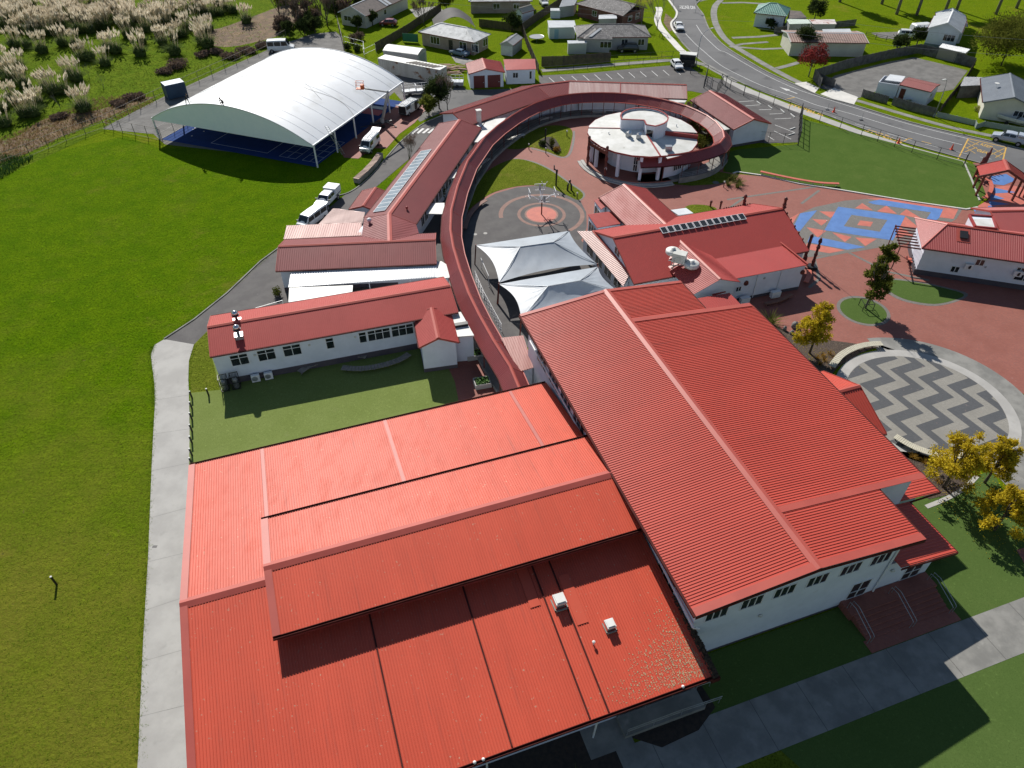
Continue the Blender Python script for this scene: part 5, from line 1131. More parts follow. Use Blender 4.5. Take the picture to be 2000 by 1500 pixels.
# ================================================================== RIGHT-HAND BUILDING
T = thing('library_block', 'white building with pink-red roof and two skylights at the right edge', 'school building', (G(1920, 530).x, G(1920, 530).y, 0))
r0, r1 = G(1851, 438, 5.6), G(2000, 458, 5.6); d_ = (r1 - r0).normalized(); hn = -Frame(r0, d_).uv(G(1824, 487.5, 4.0))[1]
M_LIB = roof_paint('roof_paint_library', (.40, .082, .072), (.35, .07, .062), .42, 0, .3)
F = gable(T, r0 - d_ * 2.8, r1 + d_ * 16, 5.6, 4.0, hn, hn, M_LIB, pitch=.2, ribh=.02, hip=(2.8, 0), oh=.55, plinth=.7, capw=.2)
for u in (4.6, 12.2):
    S = part('skylight', MB().add([F(u + a_, b_, 5.6 + b_ * (1.6 / hn) + .12 + k * .14) for k in (0, 1) for a_, b_ in ((-.45, -1.9), (.45, -1.9), (.45, -.9), (-.45, -.9))], [(3, 2, 1, 0), (4, 5, 6, 7), (0, 1, 5, 4), (1, 2, 6, 5), (2, 3, 7, 6), (3, 0, 4, 7)]), M_BLACK, T)
    part('flashing', MB().slab([F(u + a_, b_, 5.6 + b_ * (1.6 / hn) + .06) for a_, b_ in ((-.75, -2.3), (.75, -2.3), (.75, -.4), (-.75, -.4))], .03), M_CAP, S)
fw = lambda x, y, z: F(upx(F, x, y, z), -F.hn + F.oh)
for x, y, w_, z in ((1857, 523, .9, 1.5), (1906, 511, .95, 2.9), (1982, 541, 2.0, 1.7), (1990, 539, .9, 2.6)):
    p = fw(x, y, z); q = p + d_ * w_; window(T, p[:2], q[:2], z - .4, z + .35, 2)
for i, (x, y) in enumerate(((1891, 514), (1986, 528))):
    p = fw(x, y, 2.3); m = MB(); m.box(-.45, .45, -.4, -.02, 1.9, 2.6, Matrix.Translation((p.x, p.y, 0)) @ Matrix.Rotation(math.atan2(d_.y, d_.x), 4, 'Z')); S = part('wall_heat_pump', m, M_FRAME, T); part('fan_grille', MB().ball((p.x + .02, p.y - .43, 2.25), .26, .02, .26), M_BLACK, S)
p = fw(1925, 521, 2.4); part('round_vent', MB().ball((p.x, p.y - .03, 2.4), .15, .05, .15), M_STEEL, T, True)
for i in range(8):                                               # pergola battens against the hip end
    a_ = F(-1.3 - .2 * math.sin(i * .4), -hn * .7 + i * hn * .19, 3.2); part('pergola_batten', MB().bar(a_ + d_ * -.9, a_ + d_ * 1.6, .09, .16), M_CARVE, T)
part('pergola_beam', MB().bar(F(-2.1, -hn * .75, 3.1), F(-2.1, hn * .75, 3.1), .1, .16), M_CARVE, T)
for v_ in (-hn * .75, hn * .7): part('pergola_post', MB().bar(F(-2.1, v_, 0), F(-2.1, v_, 3.1), .1), M_CARVE, T)
part('tower_wall', MB().slab(P2([(1893, 422), (1938, 425), (1945, 447), (1905, 443)], 5.4), 5.4), M_WHITE, T)
part('tower_roof', MB().slab(P2([(1900, 427), (1936, 428), (1942, 444), (1908, 441)], 5.44), .03), M_PALE, T)
m = MB(); q = P2([(1893, 420), (1938, 423), (1946, 447), (1905, 443)], 5.45)
for i in range(4): m.bar(q[i], q[(i + 1) % 4], .2, .3)
part('tower_coping', m, M_TRIM, T)
r0, r1 = G(1935, 412, 5.4), G(2060, 410, 5.4)
T = thing('rear_library_wing', 'plain pink-red roof behind the library block at the right edge', 'school building', (G(1980, 440).x, G(1980, 440).y, 0))
gable(T, r0, r1, 5.4, 3.9, 5.0, 3.6, M_LIB, pitch=.2, ribh=.02, oh=.5)
# ================================================================== GATE PAVILION
T = thing('gate_pavilion', 'open red gabled entrance shelter with carved fence posts at the far right', 'pavilion', (G(1955, 345).x, G(1955, 345).y, 0))
a, b = G(1970, 332, 4.6), G(1962, 312, 4.6)
d_ = (b - a).normalized(); F = Frame(a, d_); LG = (b - a).length
M_GATE = roof_paint('roof_paint_gate', (.52, .060, .038), (.46, .05, .034), .38, 0, .2)
part('roof_sheet', ribbed([F(0, 0, 4.6), F(LG, 0, 4.6), F(LG, 3.1, 3.2), F(0, 3.1, 3.2)], .26, .03), M_GATE, T)
part('roof_sheet', ribbed([F(LG, 0, 4.6), F(0, 0, 4.6), F(0, -3.1, 3.0), F(LG, -3.1, 3.0)], .26, .03), M_GATE, T)
part('ridge_cap', cap(MB(), F(-.05, 0, 4.6), F(LG, 0, 4.6), .3), M_CAP, T)
for u in (-.03, LG + .03):
    part('barge_board', MB().bar(F(u, 3.3, 3.05), F(u, 0, 4.5), .08, .3).bar(F(u, -3.3, 2.85), F(u, 0, 4.5), .08, .3), M_CARVE, T)
for u in (.4, LG - .4):
    for v_ in (-2.4, 2.4): part('post', MB().bar(F(u, v_, 0), F(u, v_, 3.3), .24), M_CARVE, T)
for k in range(10):
    q_ = G(1900, 350).lerp(G(1924, 322), k / 9); part('palisade_post', MB().bar(q_, q_ + Vector((0, 0, 2.2 + .4 * (k % 3))), .17), M_CARVE, T)
for k in range(8): v_ = -3.6 - k * .55; part('palisade_post', MB().bar(F(LG * .6 - k * .1, v_, 0), F(LG * .6 - k * .1, v_, 2.4 + .5 * (k % 3)), .17), M_CARVE, T)
part('beam', MB().bar(G(1900, 350) + Vector((0, 0, 1.7)), G(1924, 322) + Vector((0, 0, 1.7)), .1, .16), M_CARVE, T)
pts = catmull(P2([(1902, 349), (1928, 357), (1934, 372), (1926, 388), (1918, 392)]), 4)
S = thing('curved_bench', 'curved terracotta bench by the entrance shelter', 'bench', pts[8])
part('seat', strip(MB(), [tuple(p) for p in pts], -.28, .28, .5, .09), M_REDSEAT, S)
for p in pts[::4]: part('leg', MB().bar((p.x, p.y, 0), (p.x, p.y, .42), .1), M_BLACK, S)
# ================================================================== COVERED COURT
za = 7.7; zt = 3.6
A, B, C = G(296, 231, zt), G(611, 285, zt), G(787, 160, zt); D = A + C - B
T = thing('court_canopy', 'huge white arched membrane canopy over the blue sports court', 'canopy', (A + C) / 2 * 1.0 - Vector((0, 0, zt)))
nu, nv = 40, 44
def tp(s, t):
    e = A.lerp(B, s).lerp(D.lerp(C, s), t); q = 2 * s - 1
    z = zt + (za - zt) * (1 - abs(q) ** 2.15)
    z -= .16 * (1 - abs(q)) * math.sin(math.pi * ((t * 5) % 1)) ** 2
    z += .05 * math.sin(9 * s + 23 * t) * math.sin(31 * t - 4 * s) * (1 - q * q)
    return Vector((e.x, e.y, z))
m = MB()
for i in range(nu + 1):
    for j in range(nv + 1): m.v.append(tuple(tp(i / nu, j / nv)))
for i in range(nu):
    for j in range(nv): n = nv + 1; m.f.append((i * n + j, (i + 1) * n + j, (i + 1) * n + j + 1, i * n + j + 1))
part('membrane', m, M_PVC, T, True)
for t, nm in ((0, 'valance'), (1, 'valance')):
    m = MB()
    for i in range(nu + 1): p = tp(i / nu, t); m.v.append(tuple(p)); m.v.append((p.x, p.y, zt - .25))
    for i in range(nu): m.f.append((2 * i, 2 * i + 1, 2 * i + 3, 2 * i + 2))
    part(nm, m, M_PVCG, T)
    part('edge_tube', MB().tube([tp(i / nu, t) + Vector((0, 0, .02)) for i in range(nu + 1)], .09, 6), M_POLE, T, True)
for j in range(1, 15):
    if j % 3: part('seam', MB().tube([tp(i / 30, j / 15) + Vector((0, 0, .008)) for i in range(31)], .018, 4), pm('seam_weld', (.66, .67, .67), rough=.5), T)
for s in (0, 1): part('eave_tube', MB().tube([tp(s, j / 20) for j in range(21)], .13, 6), M_POLE, T)
for s in (0, 1):
    for j in range(6):
        p = tp(s, min(1, .006 + j / 5)); part('post', MB().tube([(p.x, p.y, -.2), (p.x, p.y, zt)], .14, 8), M_POLE, T)
for j in range(6):
    t = j / 5 if 0 < j < 5 else (.01 if j == 0 else .99); part('arch_truss', MB().tube([tp(i / 20, t) - Vector((0, 0, .3)) for i in range(21)], .07, 5), M_STEEL, T)
m = MB(); m.tube([tp(.02 + i * .028, .12 + .25 * math.sin(i * .12) + .012 * i) + Vector((0, 0, .03)) for i in range(30)], .02, 4)
solo('water_hose', m, pm('grey_hose', (.5, .49, .46), rough=.6), 'thin hose snaking over the white canopy from the workers', 'hose', loc=tp(.4, .3))
m = MB(); m.tube([tp(1 - i * .03, .42 + .03 * math.sin(i * .5) + i * .004) + Vector((0, 0, .03)) for i in range(22)], .02, 4)
solo('safety_rope', m, pm('tan_rope', (.5, .45, .36), rough=.8), 'tan rope lying across the canopy below the lift basket', 'rope', loc=tp(.8, .42))
fl = MB().poly([tp(s, t).xy.to_3d() + Vector((0, 0, .05)) for s, t in ((.015, .005), (.985, .005), (.985, .995), (.015, .995))])
cf = struct('court_floor', fl, M_BLUECOURT)
def cl(s0, t0, s1, t1, w=.05):
    a_, b_ = tp(s0, t0), tp(s1, t1); struct('court_line', strip(MB(), [(a_.x, a_.y, 0), (b_.x, b_.y, 0)], -w, w, .056), M_LINE, cf)
for s0, s1 in ((.3, .66),):
    cl(s0, .06, s1, .06); cl(s0, .94, s1, .94); cl(s0, .06, s0, .94); cl(s1, .06, s1, .94); cl(s0, .36, s1, .36); cl(s0, .65, s1, .65)
for k in range(5): cl(.74, .05 + k * .07, .84, .05 + k * .07, .04); cl(.88, .05 + k * .07, .97, .05 + k * .07, .04)
for k in range(3): cl(.74 + k * .05, .05, .74 + k * .05, .33, .04); cl(.88 + k * .045, .05, .88 + k * .045, .33, .04)
struct('red_mat', MB().poly([tp(s, t).xy.to_3d() + Vector((0, 0, .06)) for s, t in ((.84, .74), (.96, .74), (.96, .82), (.84, .82))]), pm('red_mat', (.5, .05, .06), rough=.6), cf)
struct('white_mat', MB().poly([tp(s, t).xy.to_3d() + Vector((0, 0, .06)) for s, t in ((.84, .83), (.95, .83), (.95, .87), (.84, .87))]), M_PALE, cf)
for k in range(10):
    p = tp(random.uniform(.06, .22), random.uniform(.05, .4)); struct('court_marker', MB().lathe([(.15, 0), (.12, .05)], 8, (p.x, p.y, .05)), M_PALE, cf)
m = MB()                                                         # court fence on its left side and back
for j in range(9):
    p = tp(.015, j / 9); m.bar((p.x, p.y, 0), (p.x, p.y, 2.2), .06)
for j in range(8):
    for z in (.1, 1.1, 2.15): p, q = tp(.015, j / 9), tp(.015, (j + 1) / 9); m.bar((p.x, p.y, z), (q.x, q.y, z), .045)
solo('court_fence', m, M_BLACK, 'black framed fence along the left side of the blue court', 'fence', loc=tp(.015, .3).xy.to_3d())
m = MB()
for i in range(4): p, q = tp(.0 + i * .02, 0), tp(.02 + i * .02, 0); m.bar((p.x, p.y, .9), (q.x, q.y, .9), .05)
# extension ladder against the canopy
p0, p1 = G(671, 302), G(637, 246, 4.9)
S = thing('ladder', 'aluminium extension ladder leaning on the right eave of the white canopy', 'ladder', p0)
x_ = Vector((.22, .05, 0))
for s in (-1, 1): part('rail', MB().bar(p0 + x_ * s, p1 + x_ * s, .06), M_STEEL, S)
for i in range(16): p = p0.lerp(p1, (i + .5) / 16); part('rung', MB().bar(p - x_, p + x_, .04), M_STEEL, S)
# blue shipping container behind it
a, b = G(322, 168, 2.6), G(359, 160, 2.6); F = Frame(a, b - a)
T = thing('shipping_container', 'dark blue container standing left of the white canopy', 'container', (F(1.5, 1.2).x, F(1.5, 1.2).y, 0))
Lc = (b - a).length; w_ = 2.4
m = MB(); fbox(m, F, 0, Lc, 0, w_, .12, 2.58)
part('body', m, pm('dark_blue_steel', (.035, .085, .15), (.028, .065, .12), .8, .5), T)
part('roof', fbox(MB(), F, -.02, Lc + .02, -.02, w_ + .02, 2.58, 2.64), pm('pale_blue_steel', (.28, .36, .45), (.24, .31, .39), .8, .5), T)
for k in range(16): part('rib', fbox(MB(), F, .15 + k * Lc / 16.5, .22 + k * Lc / 16.5, -.035, 0, .25, 2.45), MATS['dark_blue_steel'], T)
for u in (0, Lc): 
    for v_ in (0, w_): part('corner_post', fbox(MB(), F, u - .07, u + .07, v_ - .07, v_ + .07, 0, 2.6), MATS['dark_blue_steel'], T)
# ================================================================== NEIGHBOURING HOUSES AND SHEDS
M_TILE = pm('weathered_tile', (.20, .19, .185), (.12, .115, .112), 1.4, .85, .8, 6, c3=(.40, .39, .37), scale3=3.5, lo3=.58, hi3=.68)
M_TILEW = pm('bleached_tile', (.64, .65, .64), (.46, .47, .465), .9, .7, .6, 6, c3=(.2, .2, .2), scale3=1.0, lo3=.62, hi3=.72)
M_TILEB = pm('brown_tile', (.16, .13, .115), (.11, .095, .088), 1.2, .85, .8, 6)
M_BROWN = pm('rusty_brown_roof', (.27, .165, .13), (.20, .125, .10), .5, .6, c3=(.36, .25, .2), scale3=1.6, lo3=.58, hi3=.8)
M_TEAL = pm('teal_roof', (.16, .33, .27), (.13, .28, .23), .4, .45)
M_SLATE = pm('blue_grey_sheet', (.16, .18, .205), (.135, .152, .175), .4, .45)
M_ZINC = pm('pale_zinc_roof', (.55, .57, .58), (.46, .48, .49), .6, .4)
M_BEIGE = pm('beige_brick_wall', (.36, .29, .235), (.30, .24, .195), 1.0, .8)
M_CREAM = pm('cream_weatherboard', (.60, .58, .50), (.54, .52, .45), .5, .7)
M_GREYW = pm('grey_weatherboard', (.40, .40, .395), (.34, .34, .335), .5, .7)
M_REDBRICK = paver_mat('red_brick_wall', (.22, .075, .05), (.17, .06, .045), (.2, .17, .15), .24, .08)
def house(name, label, cat, e0, e1, far, ze, rise, rmat, wmat, hip=(0, 0), pitch=.35, oh=.45, wins=(), wz=(1.0, 2.1), ends=(), trim=None, ribh=.03, far_at=1, rf=.5):
    a, b = G(*e0, ze), G(*e1, ze); F0 = Frame(a, b - a); w = max(2.0, F0.uv(G(*far, ze))[1]); L = (b - a).length
    r0, r1 = F0(0, w * rf), F0(L, w * rf); c = F0(L / 2, w / 2)
    T = thing(name, label, cat, (c.x, c.y, 0))
    F = gable(T, r0, r1, ze + rise, ze, w * rf, w * (1 - rf), rmat, wmat, oh, pitch, None, hip, trim=trim or rmat, gutter=M_FRAME if False else M_GUTTER, ribh=ribh, capw=.18)
    for u0, u1, n in wins: window(T, F(u0, -F.hn + oh), F(u1, -F.hn + oh), wz[0], wz[1], n)
    for e, v0, v1, n in ends:
        if e: u = F.L - oh * (1 if (hip[1]) else .8); window(T, F(u, v0), F(u, v1), wz[0], wz[1], n)
        else: u = oh * (1 if hip[0] else .8); window(T, F(u, v1), F(u, v0), wz[0], wz[1], n)
    return T, F
def shed(name, label, cat, q, zf, zb, rmat, wmat, pitch=.25, ribh=.02, door=None):
    """q: four roof corner points in the photo: near-left, near-right, far-right, far-left"""
    P = [G(*q[0], zf), G(*q[1], zf), G(*q[2], zb), G(*q[3], zb)]; c = sum(P, Vector()) / 4
    T = thing(name, label, cat, (c.x, c.y, 0))
    part('roof_sheet', ribbed(P, pitch, ribh), rmat, T)
    w = [c + (p - c) * .95 for p in P]; m = MB(); n = 4
    m.add([(p.x, p.y, 0) for p in w] + [(p.x, p.y, p.z - .07 if True else 0) for p in P and [Vector((w[i].x, w[i].y, P[i].z)) for i in range(4)]], [(i, (i + 1) % 4, (i + 1) % 4 + 4, i + 4) for i in range(4)])
    part('wall', m, wmat, T)
    if door:
        A_, B_ = w[0].lerp(w[1], door[0]), w[0].lerp(w[1], door[1]); doorway(T, A_, B_, 0, 2.0, door[2])
    return T, w
T, F = house('house', 'grey gabled house with dark tiled roof and pale skylight strip, top left', 'house', (714, 31.5), (800, -8), (662, 22.5), 2.8, 1.7, M_TILEB, M_CREAM, (0, 0), 0, .5, ((4, 5.6, 2), (8.2, 9.2, 1)), (1.1, 2.1), ((0, -2.6, -.2, 2), (0, .6, 2.6, 2)), trim=M_FRAME)
part('skylight_strip', MB().slab([F(9.0, -.3, 4.5), F(11.2, -.3, 4.5), F(11.2, -F.hn, 2.9), F(9.0, -F.hn, 2.9)], .04), M_ZINC, T)
part('skylight_strip', MB().slab([F(9.9, -.2, 4.56), F(10.2, -.2, 4.56), F(10.2, -F.hn, 2.96), F(9.9, -F.hn, 2.96)], .04), M_TILEB, T)
T, F = house('house', 'beige brick house with bleached white tiled hip roof beside the red garage', 'house', (817, 62), (926.5, 83), (971, 69), 2.8, 1.6, M_TILEW, M_BEIGE, (4.0, 4.0), 0, .5, ((2.8, 5.2, 3), (10.4, 12.2, 2), (13.6, 15.2, 2)), (.8, 2.2), ((1, -2.8, -1.2, 2), (1, .8, 2.6, 2)), trim=M_TILEW)
doorway(T, F(7.6, -F.hn + .5), F(8.6, -F.hn + .5), .2, 2.2, M_BLACK)
# curved dark carport
a, b = G(846, 44, 2.4), G(922, 40, 2.4); F = Frame(a, b - a); L = (b - a).length
T = thing('arched_carport', 'dark arched carport roof behind the bleached tile house', 'carport', (F(L / 2, 0).x, F(L / 2, 0).y, 0))
m = MB(); n = 14
for i in range(n + 1):
    t = i / n; z = 2.4 + 2.3 * math.sin(math.pi * t); m.v += [tuple(F(L * t, -5, z)), tuple(F(L * t, 2.5, z))]
for i in range(n): m.f.append((2 * i, 2 * i + 2, 2 * i + 3, 2 * i + 1))
part('roof', m, pm('dark_shade_cloth', (.045, .042, .04), (.06, .056, .053), .6, .8), T, True)
for t in (0, 1):
    for v_ in (-4.8, 2.3): part('post', MB().tube([F(L * t, v_, 0), F(L * t, v_, 2.5)], .06), M_STEEL, T)
T, F = house('garden_shed', 'grey gabled garage shed with roller door beside the bleached tile house', 'shed', (1002, 89), (1021, 74), (976.5, 86), 2.2, .7, M_GREYW, M_GREYW, (0, 0), .3, .12)
doorway(T, F(.08, 1.3), F(.08, -1.3), 0, 1.9, M_ZINC, 'roller_door')
house('garden_shed', 'small white gabled shed with one window, top centre', 'shed', (1020, 26), (1044, 19), (1003, 23), 2.4, .9, pm('buff_roof', (.42, .38, .32), rough=.7), M_WHITE, (0, 0), .3, .15, (), (1.0, 1.8), ((0, -.7, .5, 1),))
house('house', 'beige house partly cut off at the top, left of the small white shed', 'house', (915, 3), (1040, 2), (1035, -12), 2.8, 1.5, M_TILEW, M_BEIGE, (3, 3), 0, .5, ((6, 7.6, 2), (11, 12.4, 2)))
shed('garden_shed', 'white monopitch shed with blue door next to the grey tiled house', 'shed', [(1072, 54), (1125, 53), (1122, 40), (1069, 40)], 2.4, 2.6, M_ZINC, pm('pale_blue_wall', (.58, .64, .64), rough=.6), door=(.2, .36, pm('blue_door', (.28, .45, .55), rough=.5)))
shed('garden_shed', 'pale grey metal shed in front of the grey tiled house', 'shed', [(1109, 85), (1147, 84), (1147, 79), (1108, 79)], 2.2, 2.3, M_ZINC, pm('pale_grey_steel', (.50, .52, .50), rough=.5))
shed('garden_shed', 'tall white metal shed against the brick house', 'shed', [(1169, 37), (1205, 36), (1204, 28), (1170, 29)], 2.5, 2.6, M_ZINC, M_GREYW)
shed('garden_shed', 'tiny white shed by the dark fence, top centre', 'shed', [(1075, 21), (1095, 21), (1095, 16), (1075, 16)], 1.7, 1.8, M_ZINC, M_WHITE)
T, F = house('house', 'grey weatherboard house with weathered tiled hip roof above the car park', 'house', (1128, 73), (1272, 72), (1258, 50), 2.8, 1.5, M_TILE, M_GREYW, (4, 4), 0, .5, ((9.6, 11.0, 2), (13.2, 14.6, 2)), (1.0, 2.2))
wa, wb = G(1140, 76, 2.8), G(1196, 77, 2.8); FW = Frame(wa, wb - wa); LW = (wb - wa).length
part('wing_roof', MB().slab([FW(0, 0, 2.8), FW(LW, 0, 2.8), FW(LW - 2.6, 2.6, 3.9), FW(2.6, 2.6, 3.9)], .06), M_TILE, T); part('wing_roof', MB().slab([FW(0, 0, 2.8), FW(2.6, 2.6, 3.9), FW(2.6, 5, 3.9), FW(0, 5, 2.8)], .06), M_TILE, T); part('wing_roof', MB().slab([FW(LW, 0, 2.8), FW(LW, 5, 2.8), FW(LW - 2.6, 5, 3.9), FW(LW - 2.6, 2.6, 3.9)], .06), M_TILE, T)
part('wing_wall', fbox(MB(), FW, .4, LW - .4, .4, 5, 0, 2.75), M_GREYW, T); window(T, FW(3.6, .4), FW(6.0, .4), 1.0, 2.2, 3)
part('skylight_strip', MB().slab([FW(1.0, .5, 3.15), FW(1.7, .5, 3.15), FW(4.0, 3.0, 4.15), FW(3.3, 3.0, 4.15)], .04), M_ZINC, T)
part('lean_to', ribbed(P2([(1120, 53), (1152, 50), (1140, 70), (1128, 72)], 2.75), .4, .04), M_ZINC, T)
house('house', 'red brick house with worn grey tiles at the top, above the white shed', 'house', (1124, 7), (1217, 31), (1241, 10), 2.8, 1.6, M_TILE, M_REDBRICK, (3.5, 0), 0, .5, ((5, 6.4, 2),), (1.0, 2.1), ((1, -2, -.6, 1), (1, .9, 2.2, 1)))
shed('carport', 'dark flat carport left of the red brick house', 'carport', [(1092, 14), (1122, 10), (1128, -2), (1098, 0)], 2.4, 2.5, M_SLATE, M_GREYW)
# trampoline
S = thing('trampoline', 'round trampoline on the lawn between the two metal sheds', 'trampoline', G(1048, 79))
part('mat', MB().lathe([(1.6, .8), (1.6, .82)], 20), pm('grey_mat', (.22, .23, .25), rough=.5), S, local=True); part('frame', MB().tube([(1.65 * math.cos(R(k * 18)), 1.65 * math.sin(R(k * 18)), .8) for k in range(21)], .05, 5), M_STEEL, S, local=True)
for k in range(4): part('leg', MB().tube([(1.6 * math.cos(k * 1.57), 1.6 * math.sin(k * 1.57), 0), (1.6 * math.cos(k * 1.57), 1.6 * math.sin(k * 1.57), .8)], .04), M_STEEL, S, local=True)
# --- right-hand houses
house('house', 'white house with teal hip roof at the top right', 'house', (1472, 25), (1537, 32), (1562, 18), 3.0, 1.6, M_TEAL, M_WHITE, (3, 3), .4, .5, ((3, 4.4, 2),))
shed('carport', 'brown lean-to roof against the teal-roofed house', 'carport', [(1540, 36), (1576, 35), (1564, 22), (1541, 20)], 2.4, 2.9, M_TILEB, M_GREYW)
shed('carport', 'pale green carport roof below the teal-roofed house', 'carport', [(1542, 47), (1585, 46), (1578, 38), (1536, 37)], 2.3, 2.5, pm('pale_green_sheet', (.5, .58, .5), rough=.5), M_GREYW, .3, .03)
shed('carport', 'patchy pink and white shed roof beside the green carport', 'carport', [(1588, 47), (1634, 47), (1630, 38), (1580, 38)], 2.2, 2.4, pm('patchy_roof', (.55, .45, .42), (.6, .58, .56), .4, .6, c3=(.3, .13, .09), scale3=.5, lo3=.6, hi3=.62), M_GREYW, .3, .03)
T, F = house('house', 'low house with rusty brown roof behind the red-leaved tree', 'house', (1545, 82), (1697, 84), (1690, 61), 2.9, .7, M_BROWN, M_CREAM, (0, 0), .5, .4, (), trim=M_FRAME)
part('rear_roof', MB().slab(P2([(1608, 62), (1664, 64), (1660, 56), (1606, 57)], 3.3), .1), M_ZINC, T)
T, F = house('house', 'tall white gabled house with zinc roof beyond the gravel car park', 'house', (1879, 64), (1888, 40), (1812, 56), 4.2, 1.5, M_ZINC, M_WHITE, (0, 0), .4, .35, (), (2.2, 3.4), ((0, -2.4, -.2, 3),), trim=M_FRAME)
part('lower_band', fbox(MB(), F, .2, F.L - .2, -F.hn + .3, F.hf - .3, 0, 1.2), pm('slate_blue_wall', (.16, .22, .25), rough=.7), T)
house('house_wing', 'lower white wing behind the tall white gabled house', 'house', (1890, 52), (1886, 30), (1828, 30), 3.6, 1.2, M_ZINC, M_WHITE, (0, 0), .4, .35)
shed('garden_shed', 'long low white shed behind the timber fence corner', 'shed', [(1834, 92), (1886, 104), (1895, 96), (1842, 84)], 2.2, 2.2, M_ZINC, pm('drab_wall', (.30, .27, .22), rough=.8))
# toilet block with red roof and a white enclosure
T, F = house('toilet_block', 'small white block with faded red roof by the gravel car park', 'building', (1757, 165), (1818, 179.5), (1836, 165), 2.7, .35, roof_paint('faded_pink_roof', (.36, .12, .10), (.30, .10, .085), .5, .4, .4), M_WHITE, (0, 0), .3, .15, (), (1.3, 2.0), ((1, -1.5, -.2, 2),))
doorway(T, F(.5, -F.hn + .15), F(1.4, -F.hn + .15), 0, 2.1, M_CARVE)
q = P2([(1717, 160), (1756, 166), (1765, 152), (1728, 148)], 2.5)
m = MB()
for i in range(4): a, b = q[i], q[(i + 1) % 4]; m.bar((a.x, a.y, 1.25), (b.x, b.y, 1.25), .12, 2.5)
part('enclosure_wall', m, M_WHITE, T); part('enclosure_roof', MB().slab([p + Vector((0, 0, .1)) for p in P2([(1728, 157), (1760, 161), (1768, 150), (1738, 146)], 2.7)], .1), M_WSHEET, T)
p = F(2.6, -F.hn - .3); m = MB(); m.box(-.4, .4, -.2, .2, 0, .7, Matrix.Translation(p)); part('meter_box', m, M_STEEL, T)
# blue-grey house
a, b = G(1973, 143, 4.4), G(1982, 190, 4.4)
T = thing('house', 'cream house with blue-grey gable roof and satellite dish, right edge', 'house', (b.x, b.y, 0))
F = gable(T, a, b, 4.4, 2.9, 4.3, 4.6, M_SLATE, M_CREAM, .5, .5, trim=M_SLATE, ribh=.03)
uL = F.L - .4; window(T, F(uL, 1.0)[:2], F(uL, 3.2)[:2], .9, 2.1, 3)
p = F(F.L * .5, -2.4, 3.7); part('satellite_dish', MB().lathe([(.02, 0), (.25, .06), (.4, .16)], 12, p + Vector((0, 0, .5))).tube([p, p + Vector((0, 0, .5))], .03), M_PALE, T)
shed('carport', 'dark grey carport attached to the blue-grey roofed house', 'carport', [(1876, 168), (1925, 166), (1925, 151), (1884, 150)], 2.3, 2.5, M_SLATE, M_FENCE)
# ================================================================== SCHOOL GARAGE, CONTAINER, PORTABLE
a, b = G(942, 114, 3.6), G(949, 134, 3.6)
T = thing('school_garage', 'white double garage with red gable roof and two dark red doors', 'garage', (b.x, b.y, 0))
hL = -Frame(a, b - a).uv(G(914.7, 141, 2.8))[1]; hR = Frame(a, b - a).uv(G(984.7, 138.7, 2.8))[1]
F = gable(T, a, b, 3.6, 2.8, abs(hL), abs(hR), pm('bright_red_sheet', (.46, .07, .055), (.40, .06, .05), .5, .42), None, .2, .25, capw=.2)
for v0, v1 in ((-abs(hL) + .9, -.25), (.3, abs(hR) - .8)):
    A_, B_ = F(F.L - .16, v0), F(F.L - .16, v1); S = doorway(T, A_, B_, 0, 2.3, pm('maroon_door', (.13, .018, .016), (.11, .015, .014), 1.0, .5), 'roller_door')
T, w_ = shed('school_office', 'white office with single red roof slope beside the double garage', 'building', [(988, 137), (1047, 135), (1045, 115), (983, 116)], 2.7, 3.5, MATS['bright_red_sheet'], M_WHITE)
window(T, w_[0].lerp(w_[1], .22)[:2], w_[0].lerp(w_[1], .4)[:2], 1.2, 2.1, 2); window(T, w_[0].lerp(w_[1], .8)[:2], w_[0].lerp(w_[1], .88)[:2], .9, 2.3, 1)
M_RUST = pm('rust_streaked_white', (.52, .51, .48), (.42, .40, .37), .5, .6, c3=(.22, .10, .045), scale3=.6, lo3=.57, hi3=.68, stretch=(1, 1, .15))
a, b = G(738, 114, 2.7), G(859, 137, 2.7); F = Frame(a, b - a); L = (b - a).length
T = thing('storage_container', 'long rust-streaked white container beside the gravel yard', 'container', (F(L / 2, 1.2).x, F(L / 2, 1.2).y, 0))
part('body', fbox(MB(), F, 0, L, 0, 2.5, .1, 2.7), M_RUST, T); part('roof', fbox(MB(), F, -.03, L + .03, -.03, 2.53, 2.7, 2.76), M_PALE, T)
for k in range(int(L / .5)): part('rib', fbox(MB(), F, .2 + k * .5, .32 + k * .5, -.03, 0, .2, 2.6), M_RUST, T)
for k in range(9):
    u = L * .45 + k * .75; m = MB(); m.bar(F(u, .3, 2.82), F(u + 1.6, 1.9, 2.82 + .02 * (k % 3)), .22, .05); part('roof_plank', m, M_TIMBER, T)
a, b = G(748, 99, 2.5), G(815, 107.5, 2.5); F = Frame(a, b - a); L = (b - a).length; w_ = F.uv(G(836, 96, 2.5))[1]
T = thing('portable_shed', 'white portable building with rounded dirty roof behind the container', 'shed', (F(L / 2, w_ / 2).x, F(L / 2, w_ / 2).y, 0))
m = MB(); n = 8
for i in range(n + 1): t = i / n; m.v += [tuple(F(-.1, w_ * t, 2.5 + .6 * math.sin(math.pi * t))), tuple(F(L + .1, w_ * t, 2.5 + .6 * math.sin(math.pi * t)))]
for i in range(n): m.f.append((2 * i, 2 * i + 1, 2 * i + 3, 2 * i + 2))
part('roof', m, M_PALE, T, True); part('wall', fbox(MB(), F, 0, L, .05, w_ - .05, 0, 2.55), M_GREYW, T)
